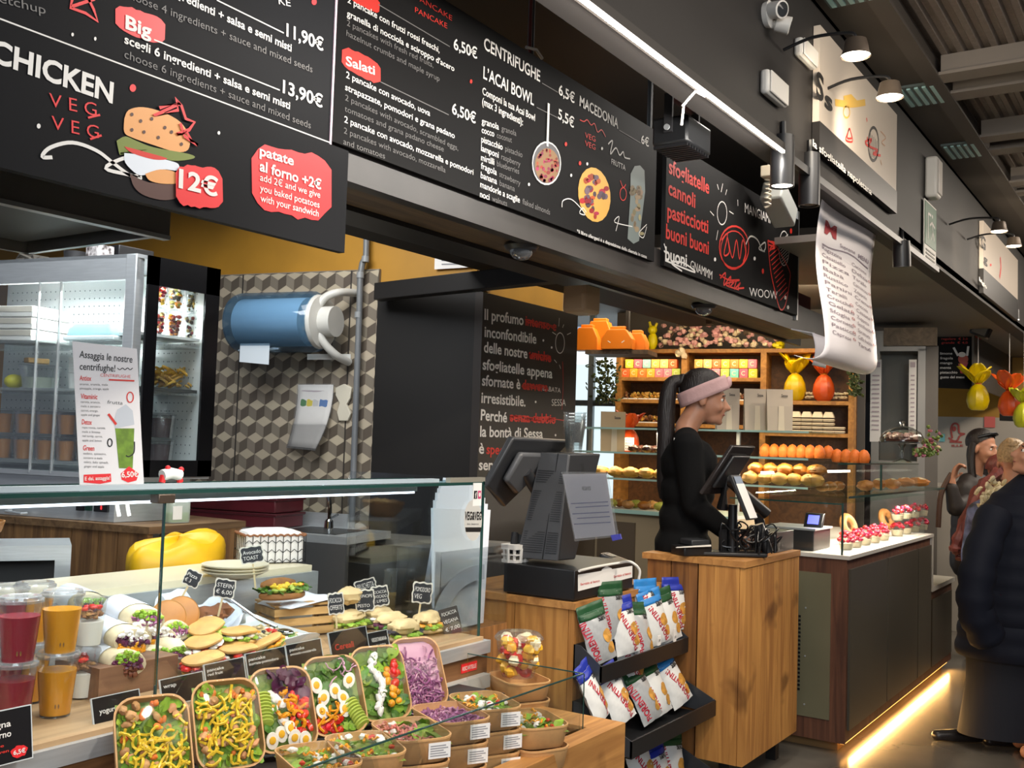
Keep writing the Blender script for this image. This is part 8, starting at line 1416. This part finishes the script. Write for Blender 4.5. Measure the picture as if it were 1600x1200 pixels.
for x0, x1 in ((1360, 1377), (1420, 1432)):
    b = MB(); cslab(b, nz(x0, 0, .01), nz(x1, 0, .01), npx(x0, 690).z, npx(x0, 562).z, .004); o = obj('printed_strip', b, m_paper, r, W=True, smooth=False); b = MB(); cslab(b, nz(x0+2, 0, .016), nz(x1-2, 0, .016), npx(x0, 574).z, npx(x0, 566).z, .004); [cslab(b, nz(x0+3, 0, .016), nz(x1-3, 0, .016), npx(x0, 588+k*7).z, npx(x0, 586+k*7).z, .004) for k in range(13)]; obj('strip_print', b, mat('print_pale', 'b7a9b0', .7), o, W=True, smooth=False)
b = MB(); cslab(b, nz(1380, 0, .05), nz(1464, 0, .05), npx(1420, 541).z, npx(1420, 513).z, .05); tag(obj('wooden_header', b, wood('far_panel', '8d7a63', '6f5f4c', .6, 'X', knots=.2)), 'pale wooden header panel above far glass fridge', 'panel')
b = MB(); cslab(b, nz(1446, 0, -.02), nz(1466, 0, -.02), 0, npx(1450, 540).z, .3); struct('wall_far_post', b, mat('post_grey', '6b6661', .6))
GP = Plane(atd(1490, 560, 10.0), CDIR); g = lambda x, y, l=0: GP.px(x, y, l)
r = thing('menu_board', 'distant black board headed in red for granita flavours', 'menu board', tuple(g(1490, 606))); b = MB(); b.slab([g(1464, 606), g(1519, 608), g(1519, 512), g(1464, 512)], -GP.n, .02); obj('panel', b, m_board2, r, W=True, smooth=False); b = MB(); ptext(b, GP, 'GRANITE', (1470, 523.5), (1505, 523.5), 6, .04, .003); ptext(b, GP, 'regolare  € 3,0', (1471, 531), (1512, 531), 3.5, .0, .003); ptext(b, GP, 'grande  € 4,0', (1471, 537), (1512, 537), 3.5, .0, .003); obj('red_lettering', b, m_ink_r, r, W=True, smooth=False); b = MB()
for k, s in enumerate(('limone', 'fragola', 'mango', 'menta', 'pistacchio', 'gusto del mese')): ptext(b, GP, s, (1469, 554+k*7.4), ((1488, 1489, 1488, 1486, 1496, 1507)[k], 554+k*7.4), 4, .01, .003)
obj('white_lettering', b, m_ink_w, r, W=True, smooth=False); b = MB(); ppoly(b, GP, [(1497, 568), (1513, 566), (1506, 584), (1501, 583)], .003); pellipse(b, GP, (1505, 561), 8, 8, .004); obj('cone_picture', b, mat('print_fruit_red', 'a52a22', .5), r, W=True, smooth=False); b = MB(); pline(b, GP, [(1490, 543), (1497, 556)], .02, .005, False); pline(b, GP, [(1513, 541), (1511, 556)], .02, .005, False); pellipse(b, GP, (1503, 554), 6, 4, .005); obj('cream_picture', b, m_ink_w, r, W=True, smooth=False)
b = MB(); [b.tube([g(x, 512), g(x, 400)], .012, 6) for x in (1466, 1494, 1518)]; obj('rods', b, m_black, r, W=True)
y_ = g(1522, 540).y-.02; x_ = g(1522, 540).x; LP = Plane((x_, y_, 0), (1, 0, 0)); r = thing('menu_board', 'long distant grey price board right of granita board', 'menu board', (x_+2, y_, 1.9)); b = MB(); q0, q1 = LP.px(1522, 607), LP.px(1640, 640); b.slab([LP.px(1522, 604), V((q1.x, y_, q0.z)), V((q1.x, y_, LP.px(1522, 520).z)), LP.px(1522, 520)], -LP.n, .02); obj('panel', b, mat('far_board_grey', '4f4b47', .45), r, W=True, smooth=False); b = MB(); R2 = MB()
for k in range(5): 
    for j in range(9): x = 1526+k*15; sl = .44; ptext(b, LP, ('aranciata', 'panino', 'caffè', 'tè freddo', 'toast')[(j+k) % 5], (x, 534+j*8+(x-1522)*sl*(1-j/9.)), (x+11, 534+j*8+(x+11-1522)*sl*(1-j/9.)), 3, .0, .003)
    ppoly(R2, LP, [(1524+k*14, 521+k*6.5), (1533+k*14, 525+k*6.5), (1533+k*14, 531+k*6), (1524+k*14, 527+k*6)], .003)
obj('pale_lettering', b, m_ink_g, r, W=True, smooth=False); obj('red_headings', R2, m_ink_r, r, W=True, smooth=False)
b = MB(); a, c = g(1380, 462), g(1575, 463); b.tube([a, c], .018, 8); b.tube([c, V((26, c.y-.1, c.z))], .018, 8); struct('trim_rail', b, m_black)
p = atd(1583, 500, 9.0); t = thing('pendant_spot', 'distant lit round black spotlight at right edge', 'spotlight', tuple(p)); obj('shade', MB().lathe([(.02, .10), (.05, .09), (.055, 0)], n=16), m_blackpl, t); obj('bulb', MB().lathe([(.052, .004), (0, .003)], n=16), emis('spot_glow', 'fff3e0', 12), t); obj('rod', MB().tube([(0, 0, .1), (0, 0, 2.72-p.z)], .008, 6), m_blackpl, t)
p = atd(1536, 510, 9.4); t = thing('loudspeaker', 'distant black loudspeaker tilted above grey price board', 'loudspeaker', tuple(p)); obj('box', MB().box(-.08, .08, -.08, .08, -.1, .1, M.Rotation(.4, 4, 'X')), m_blackpl, t, bev=.02); obj('arm', MB().tube([(0, .0, .08), (0, .1, 2.72-p.z)], .01, 6), m_blackpl, t)
for px, py, D, R_, hx, rb, lb in ((1528, 641, 9.6, .10, 'e3c400', 'b02a2a', 'hanging yellow tissue egg in front of distant board'), (1577, 650, 9.4, .095, 'e2571c', 'a3341a', 'hanging orange tissue egg right of the yellow one'), (1600, 668, 9.2, .09, 'cfd230', 'b8a020', 'hanging lime tissue egg at right edge')):
    p = atd(px, py, D); t = wrapped_egg(lb, (p.x, p.y, p.z), R_*1.0, hx, rb, px, 'hanging tissue eggs'); obj('string', MB().tube([(0, 0, R_*2.5), (0, 0, 2.7-p.z)], .003, 5), m_white, t)
b = MB(); a, c = atd(1562, 648, 10.3), atd(1610, 650, 10.3); b.slab([a-UP*.06, c-UP*.06, c+UP*.12, a+UP*.12], CNRM, .03); tag(obj('black_notice_board', b, m_board2), 'small black panel behind hanging orange egg', 'panel')
b = MB(); b.box(9.9, 11.2, 1.6, 2.4, 0, 1.25); b.box(9.88, 11.22, 1.58, 2.42, 1.25, 1.28); tag(obj('far_counter', b, mat('far_counter_white', 'b9b2a8', .5), smooth=False), 'distant pale counter behind the customers', 'counter')
m_skin = mat('skin', 'b98468', .5, sss=.15, noise=.08, nscale=20); m_hairk = mat('hair_black', '1c1513', .4, bump=.5, nscale=14, stretch=(14, 14, .8)); m_knit = mat('sweater_black', '0b0b0c', .9, spec=.15); m_navy = mat('puffer_navy', '161925', .7, spec=.2, bump=.3, nscale=10); m_eye = mat('eye_dark', '1b1310', .2)
def cap(mb, p0, p1, r0, r1, n=12):
    p0, p1 = V(p0), V(p1); t = (p1-p0).normalized(); u = t.orthogonal().normalized(); v = t.cross(u); rg = []
    for k in range(4): a = -PI/2+PI/2*k/4+.05; rg.append((p0+t*r0*math.sin(a), r0*math.cos(a)))
    rg += [(p0, r0), (p1, r1)]+[(p1+t*r1*math.sin(PI/2*k/4), r1*math.cos(PI/2*k/4-.02)) for k in range(1, 5)]
    mb.loft([[c+(u*math.cos(2*PI*i/n)+v*math.sin(2*PI*i/n))*max(q, 1e-3) for i in range(n)] for c, q in rg])
def chain(mb, pts): [cap(mb, a[0], c[0], a[1], c[1]) for a, c in zip(pts, pts[1:])]
def remesh(o, vox, it=6): 
    r = o.modifiers.new('remesh', 'REMESH'); r.mode = 'VOXEL'; r.voxel_size = vox; r.use_smooth_shade = True; s = o.modifiers.new('smooth', 'SMOOTH'); s.iterations = it; s.factor = .5
def frame(c, fwd, up=UP, s=1.0):
    f = V(fwd).normalized(); x = f.cross(V(up)).normalized(); u = x.cross(f); return M(((x.x*s, f.x*s, u.x*s, c[0]), (x.y*s, f.y*s, u.y*s, c[1]), (x.z*s, f.z*s, u.z*s, c[2]), (0, 0, 0, 1)))
def head(mb, F):
    e = lambda c, r3: mb.ball((0, 0, 0), r3, 16, 12, F @ M.Translation(c)) if False else mb.add([F @ (V(c)+V((r3[0]*math.sin(t)*math.cos(p), r3[1]*math.sin(t)*math.sin(p), r3[2]*math.cos(t)))) for t in [PI*(j+.01)/10.02 for j in range(11)] for p in [2*PI*i/14 for i in range(14)]], [(j*14+i, j*14+14+i, j*14+14+(i+1) % 14, j*14+(i+1) % 14) for j in range(10) for i in range(14)]+[tuple(range(14))[::-1], tuple(range(140, 154))])
    for c, r3 in (((0, -.012, .035), (.074, .094, .088)), ((0, .03, -.02), (.062, .062, .08)), ((0, .048, -.085), (.042, .04, .030)), ((0, .078, -.098), (.020, .016, .016)), ((0, .078, .020), (.046, .016, .012)), ((.032, .06, -.035), (.026, .028, .024)), ((-.032, .06, -.035), (.026, .028, .024)), ((0, .088, -.058), (.023, .011, .0065)), ((0, .087, -.071), (.020, .011, .0065)), ((.077, -.008, -.012), (.010, .022, .032)), ((-.077, -.008, -.012), (.010, .022, .032))): e(c, r3)
    for a, c, r0, r1 in (((0, .088, .005), (0, .112, -.034), .008, .014), ((.012, .092, -.038), (-.012, .092, -.038), .010, .010)): cap(mb, F @ V(a), F @ V(c), r0, r1)
def face(F, t, brow=m_hairk):
    b = MB()
    for s in (-1, 1): b.tube([F @ V((s*(.016+.007*k), .0905-.004*abs(k-2)-.001*k, .0165+.004*math.sin(k*.8))) for k in range(5)], .0032, 6)
    obj('eyebrows', b, brow, t, W=True)
    for s in (-1, 1): b = MB(); b.ball(F @ V((s*.030, .0725, -.001)), .0125, 10, 8); o = obj('eye', b, mat('eye_white', 'd9d2c8', .2), t, W=True); b = MB(); b.ball(F @ V((s*.030, .0808, -.001)), .0058, 8, 6); obj('iris', b, m_eye, o, W=True)
    b = MB(); b.tube([F @ V((-.02+.01*k, .0985-.003*abs(k-2), -.0645+.001*(k % 2))) for k in range(5)], .0035, 6); obj('lips', b, mat('lips', '94504a', .45), t, W=True)
def hand(mb, w, d, n, s=1.0, curl=.8):
    """wrist w, pointing along d, palm facing n: palm, four unequal fingers, a thumb from the side"""
    d = V(d).normalized(); n = V(n); n = (n-d*n.dot(d)).normalized(); x = d.cross(n)
    for k in range(4): o = V(w)+x*(-.03+.02*k)*s; cap(mb, V(w)+x*(-.012+.008*k)*s, o+d*.085*s, .014*s, .012*s)
    for k, L_ in enumerate((.062, .072, .077, .068)):
        p = V(w)+x*(.031-.0205*k)*s+d*.09*s; a = curl*.5; dd = d*math.cos(a)+n*math.sin(a); p1 = p+dd*L_*.48*s; a = curl*1.5; dd = d*math.cos(a)+n*math.sin(a); p2 = p1+dd*L_*.34*s; a = curl*2.1; p3 = p2+(d*math.cos(a)+n*math.sin(a))*L_*.26*s; chain(mb, [(p, .0095*s), (p1, .0088*s), (p2, .0082*s), (p3, .007*s)])
    q = V(w)+x*.028*s+d*.03*s; q1 = q+(x*.7+d*.6+n*.3).normalized()*.04*s; chain(mb, [(q, .013*s), (q1, .0105*s), (q1+(d*.8+n*.5).normalized()*.03*s, .009*s)])
hp = atd(1100, 622, 5.12); fw = (RT*.98-AW*.12-UP*.10); F = frame(hp, fw, UP, 1.12); X0 = V((hp.x, hp.y, 0))-RT*.03; sd = V((F[0][0], F[1][0], 0)).normalized(); at = lambda f, s, z: X0+RT*f+sd*s+UP*z
t = thing('person', 'person behind tall counter in black sweater with pink headband and long pony tail', 'person', (X0.x, X0.y, .16)); b = MB(); head(b, F)
nk = F @ V((0, -.022, -.05)); sh = at(-.055, 0, 1.60); chain(b, [(nk, .056), (sh+UP*.05, .058)]); pel = at(-.06, 0, 1.08)
for s in (-1, 1): chain(b, [(sh, .06), (at(-.055, s*.17, 1.555), .062), (at(-.02, s*.215, 1.28), .046), (at(.17, s*.17, 1.14), .034)]); chain(b, [(at(-.05, s*.085, 1.06), .10), (at(-.03, s*.09, .62), .07), (at(-.05, s*.09, .22), .05), (at(.07, s*.10, .19), .035)]); hand(b, at(.18, s*.17, 1.135), RT*.9-UP*.2, -UP, 1.1, .5)
for f, z, r3 in ((-.05, 1.47, .125), (-.05, 1.34, .12), (-.055, 1.2, .115), (-.06, 1.08, .13)): chain(b, [(at(f, -.07, z), r3), (at(f, .07, z), r3)])
o = obj('body', b, m_skin, t, W=True); remesh(o, .0085, 4); face(F, t)
b = MB(); chain(b, [(at(-.055, -.10, 1.59), .066), (at(-.055, .10, 1.59), .066)])
for s in (-1, 1): chain(b, [(at(-.055, s*.10, 1.59), .066), (at(-.055, s*.175, 1.555), .075), (at(-.02, s*.22, 1.28), .060), (at(.16, s*.175, 1.145), .047)])
for f, z, r3 in ((-.04, 1.47, .142), (-.045, 1.34, .135), (-.055, 1.2, .128), (-.06, 1.06, .142), (-.06, .98, .14)): chain(b, [(at(f, -.075, z), r3), (at(f, .075, z), r3)])
o = obj('sweater', b, m_knit, t, W=True); remesh(o, .011, 5); b = MB(); 
for s in (-1, 1): chain(b, [(at(-.06, s*.08, 1.02), .125), (at(-.03, s*.09, .62), .09), (at(-.05, s*.09, .24), .075)])
o = obj('trousers', b, mat('trousers_black', '0e0e10', .8), t, W=True); remesh(o, .012, 4)
for s in (-1, 1): b = MB(); chain(b, [(at(-.08, s*.095, .20), .045), (at(.10, s*.10, .195), .04)]); o = obj('shoe', b, m_blackpl, t, W=True)
EP_ = Plane(atd(1057, 690, 4.95), RT); b = MB(); ptext(b, EP_, 'E', (1053, 695), (1059, 695), 11, .02); obj('back_letter', b, m_ink_w, t, W=True, smooth=False)
b = MB()
def shell(u, v, k=1.07): a = 2*PI*u; th = PI*(.03+.60*v); return V((.074*k*math.sin(th)*math.sin(a), -.012+.094*k*math.sin(th)*math.cos(a), .035+.088*k*math.cos(th)))
def hairp(u, v):
    a = 2*PI*u; fr_ = max(0, math.cos(a)); vv = v*(1-.50*fr_**.7) ; return F @ (shell(u, vv)+V((0, -.004, .006)))
b.grid(hairp, 36, 14); o = obj('hair', b, m_hairk, t, W=True); s2 = o.modifiers.new('t', 'SOLIDIFY'); s2.thickness = .008; b = MB(); p0 = F @ V((0, -.105, .065)); b.ball(p0, (.035, .035, .035), 12, 8, None, .2); pt = [p0, p0-RT*.055-UP*.02, p0-RT*.075-UP*.13, p0-RT*.075-UP*.30, p0-RT*.08-UP*.50, p0-RT*.07-UP*.60]; b.tube(curve(pt, 5), [.028+.016*math.sin(PI*min(i/24, 1)) if i < 25 else .01 for i in range(26)], 12); o2 = obj('pony_tail', b, m_hairk, o, W=True)
b = MB()
def band(u, v): a = 2*PI*u; y, x = math.cos(a), math.sin(a); c = V((0, -.008, .028)); rr = 1.13; p = V((x*.077*rr, y*.098*rr, 0)); tl_ = .50; p = V((p.x, p.y*math.cos(tl_), p.y*math.sin(tl_)*1.05)); return F @ (c+p+V((0, -.52*(v-.5)*.050, (v-.5)*.058))*1.0)
b.grid(band, 40, 4); o = obj('headband', b, mat('headband_pink', 'c8a2a0', .8, bump=.3, nscale=40), t, W=True); s2 = o.modifiers.new('t', 'SOLIDIFY'); s2.thickness = .006; b = MB(); b.ball(F @ V((0, .098, .085)), (.018, .018, .028), 10, 8, None, .3); obj('band_knot', b, MATS['headband_pink'], o, W=True)
def standing(lb, px, pyh, D, fw, hs, skin=m_skin, hgt=None, leg=None, arms=True):
    hc = atd(px, pyh, D); F = frame(hc, fw, UP, hs); fh = V((fw.x, fw.y, 0)).normalized(); s_ = V((F[0][0], F[1][0], 0)).normalized(); X = V((hc.x, hc.y, 0))-fh*.03; z = hc.z-.26; t = thing('person', lb, 'person', (X.x, X.y, 0)); b = MB(); head(b, F); P_ = lambda f, s, zz: X+fh*f+s_*s+UP*zz
    chain(b, [(F @ V((0, -.02, -.05)), .052), (P_(-.03, 0, z+.03), .056)])
    for s in (-1, 1): chain(b, [(P_(-.03, s*.06, z), .06), (P_(-.03, s*.17, z-.04), .055)]); chain(b, [(P_(0, s*.09, z*.62), .10), (P_(.02, s*.09, z*.33), .065), (P_(0, s*.09, .07), .045), (P_(.10, s*.10, .04), .035)])
    for f, zz, r3 in ((-.02, z-.14, .115), (-.01, z-.30, .11), (0, z*.64, .125)): chain(b, [(P_(f, -.07, zz), r3), (P_(f, .07, zz), r3)])
    return t, b, F, P_, z
def coat(t, P_, z, m, zb, nm='coat', th=.15, arms=None, wide=1.0):
    b = MB(); chain(b, [(P_(-.03, -.11, z-.005), .072), (P_(-.03, .11, z-.005), .072)])
    n = 6
    for k in range(n): zz = z-.12-(z-.12-zb)*k/(n-1); r3 = th*(1+.10*k/n); chain(b, [(P_(-.01, -.085*wide, zz), r3), (P_(-.01, .085*wide, zz), r3)])
    for s, pts in zip((-1, 1), arms or ([(.0, -.23, -.32), (.08, -.24, -.58)], [(.0, .23, -.32), (.08, .24, -.58)])): chain(b, [(P_(-.03, s*.12, z-.03), .075), (P_(-.03, s*.18, z-.06), .075), (P_(pts[0][0], pts[0][1], z+pts[0][2]), .062), (P_(pts[1][0], pts[1][1], z+pts[1][2]), .05)])
    o = obj(nm, b, m, t, W=True); remesh(o, .013, 5); return o
def trousers(t, P_, z, m, zt, w=.075): b = MB(); [chain(b, [(P_(0, s*.085, zt), .12), (P_(.02, s*.09, zt*.5), w+.02), (P_(0, s*.09, .10), w)]) for s in (-1, 1)]; o = obj('trousers', b, m, t, W=True); remesh(o, .014, 4); [obj('shoe', (lambda q: (chain(q, [(P_(-.03, s*.095, .05), .045), (P_(.12, s*.10, .042), .04)]), q)[1])(MB()), m_blackpl, t, W=True) for s in (-1, 1)]
def longhair(b, F, m, pts, r_, side=1): b.grid(lambda u, v: F @ (shell(u, v*(1-.48*max(0, math.cos(2*PI*u))**.7), 1.10)+V((0, -.006, .006))), 30, 12)
# dark-haired woman with raised hand
t, b, F, P_, z = standing('person with long dark hair and sunglasses on head, hand raised to dark jacket', 1535, 700, 8.0, RT*.62-AW*.75-UP*.10, 1.12); hw_ = atd(1487, 752, 7.75); chain(b, [(P_(-.03, -.17, z-.04), .055), (hw_-UP*.20+RT*.03, .045), (hw_, .030)]); hand(b, hw_, UP*.9+RT*.3, RT*.5-AW*.4, 1.15, 1.0); o = obj('body', b, m_skin, t, W=True); remesh(o, .009, 4); face(F, t)
i = (P_(0, 0, 0)-hw_); b = MB(); longhair(b, F, None, None, 0)
for s in (-1, 1): b.tube(curve([F @ V((s*.07, -.03, .03)), F @ V((s*.085, -.03, -.08)), F @ V((s*.09, -.0, -.22)), F @ V((s*.085, .05, -.34))], 4), .030, 8)
b.ball(F @ V((0, -.06, -.06)), (.07, .05, .13), 12, 8); o = obj('hair', b, m_hairk, t, W=True); b = MB(); b.tube([F @ V((-.08, .0, .075)), F @ V((-.05, .068, .105)), F @ V((0, .078, .112)), F @ V((.05, .068, .105)), F @ V((.08, .0, .075))], .012, 8); obj('sunglasses', b, m_blackpl, t, W=True)
o = coat(t, P_, z, mat('jacket_brown_black', '231c1a', .6), .75, 'jacket'); b = MB(); chain(b, [(P_(-.03, -.17, z-.05), .075), (hw_-UP*.20+RT*.03, .065), (hw_-UP*.05, .048)]); o = obj('raised_sleeve', b, MATS['jacket_brown_black'], t, W=True); remesh(o, .013, 4); trousers(t, P_, z, m_knit, .8); b = MB(); b.tube(curve([hw_+UP*.06, hw_-UP*.1-RT*.08, hw_-UP*.35-RT*.10], 5), .02, 8); obj('bag_strap', b, mat('strap_brown', '4a3226', .5), t, W=True)
# red-haired woman
t, b, F, P_, z = standing('person with long wavy red hair bent towards the blonde one', 1566, 742, 7.2, RT*.9-AW*.25-UP*.3, 1.05); o = obj('body', b, m_skin, t, W=True); remesh(o, .009, 4); face(F, t); m_rh = mat('hair_red', '7a3a34', .45, noise=.45, nscale=9, bump=.5, stretch=(6, 6, 1.5)); b = MB(); longhair(b, F, None, None, 0)
for k in range(13):
    q0 = atd(1560-k*2.6, 736+k*2.2, 7.15+.02*(k % 3)); q1 = atd(1534-k*2.6, 766+k*5, 7.02+.05*(k % 4)); q2 = atd(1511-k*1.2+6*(k % 3), 820+k*3, 7.0+.05*(k % 4)); q3 = atd(1497+5*(k % 3), 862+4*(k % 4), 7.02+.04*(k % 3)); b.tube(curve([q0, q1, q2+RT*.02*math.sin(k*2), q3], 6), [.036+.008*math.sin(i*1.7+k) if i < 16 else .02 for i in range(19)], 7)
o = obj('hair', b, m_rh, t, W=True); coat(t, P_, z, mat('coat_plum', '2b1d22', .7), .7); trousers(t, P_, z, m_knit, .8)
# blonde woman in floral coat with cream fur collar
t, b, F, P_, z = standing('person with blonde tied-up hair, cream fur collar and blue floral coat, seen from behind', 1583, 722, 6.3, RT*.55+AW*.8+UP*.05, 1.06); o = obj('body', b, m_skin, t, W=True); remesh(o, .009, 4); face(F, t, mat('brow_blonde', '8a6a45', .6)); m_bl = mat('hair_blonde', 'b59468', .45, noise=.45, nscale=10, bump=.5, stretch=(2, 8, 8)); b = MB(); b.grid(lambda u, v: F @ (shell(u, v*(1-.45*max(0, math.cos(2*PI*u))**.7), 1.12)+V((0, -.006, .008))), 30, 12); b.ball(F @ V((0, -.06, .10)), (.055, .05, .045), 14, 10, None, .25, 3); o = obj('hair', b, m_bl, t, W=True)
m_fl = mat('floral_coat', '1a1c26', .65, h2='8791c4', nscale=9); coat(t, P_, z, m_fl, .62); b = MB(); rn = random.Random(4)
for i in range(120): q = atd(1553+rn.gauss(0, 11), 776+rn.gauss(0, 11), 5.98+rn.uniform(-.03, .1)); b.ball(q, (.02, .014, .022), 6, 4, M.Rotation(rn.uniform(0, 3), 3, V((rn.random(), rn.random(), .2))), .5, i)
o = obj('fur_collar', b, mat('fur_cream', 'd3c6a2', .9), t, W=True); trousers(t, P_, z, mat('jeans_grey', '3d4350', .7), .75)
# puffer coat in front, cut by the frame
hc = atd(1622, 712, 5.45); fw = (-RT*.9+AW*.25+UP*.30); t, b, F, P_, z = standing('person in long navy quilted coat and wide trousers at right edge', 1622, 712, 5.45, fw, 1.08); o = obj('body', b, m_skin, t, W=True); remesh(o, .009, 4); face(F, t); b = MB(); b.grid(lambda u, v: F @ (shell(u, v*(1-.5*max(0, math.cos(2*PI*u))**.7), 1.1)+V((0, -.006, .006))), 30, 12); obj('hair', b, m_hairk, t, W=True)
def ring_at(py, l, rr_, D=5.5, k=.8, f=1.0, dx=0): c = atd((l+rr_)/2, py, D); R_ = (rr_-l)/2*D/FPX; return [c+RT*R_*f*math.cos(2*PI*i/32)+AW*R_*k*f*math.sin(2*PI*i/32) for i in range(32)]
rows_ = [(742, 1594, 1664), (756, 1578, 1684), (775, 1556, 1700), (800, 1538, 1712), (840, 1526, 1718), (890, 1514, 1718), (940, 1508, 1716), (985, 1504, 1714), (1026, 1499, 1714)]; b = MB(); rg = []
for i in range(57):
    v = i/56*(len(rows_)-1); k = min(int(v), len(rows_)-2); f = v-k; a = [rows_[k][j]*(1-f)+rows_[k+1][j]*f for j in range(3)]; rg.append(ring_at(a[0], a[1], a[2], 5.5, .72, 1+(.045*abs(math.sin(a[0]/27*PI))**.6 if a[0] > 770 else 0)))
b.loft(rg, cap=True); o = obj('quilted_coat', b, m_navy, t, W=True); b = MB(); q = [atd(x, y, D) for x, y, D in ((1556, 800, 5.32), (1530, 880, 5.22), (1524, 950, 5.2), (1545, 1000, 5.22))]; b.tube(curve(q, 6), [.080+.014*abs(math.sin(i*1.05)) for i in range(19)], 14); obj('sleeve', b, m_navy, o, W=True)
b = MB(); rows2 = [(1015, 1512, 1690), (1060, 1512, 1690), (1100, 1506, 1680), (1147, 1498, 1672)]; b.loft([ring_at(y, l, r_, 5.5, .6, 1) for y, l, r_ in rows2]); obj('wide_trousers', b, mat('trousers_navy', '10131f', .7, bump=.3, nscale=4, stretch=(6, 6, .6)), t, W=True)
for (x, y, xx), lb in (((1500, 1150, 1), 'shoe'), ((1580, 1158, 1), 'shoe')): p = atz(x, y, .03); q = MB(); chain(q, [(p+RT*.10, .040), (p-RT*.02, .042), (p-RT*.12, .034)]); qq = [V((v_.x, v_.y, max(.004, .03+(v_.z-.03)*.85))) for v_ in q.v]; q.v = qq; obj('shoe', q, mat('shoe_glitter', '2a2626', .3, noise=.6, nscale=160), t, W=True)
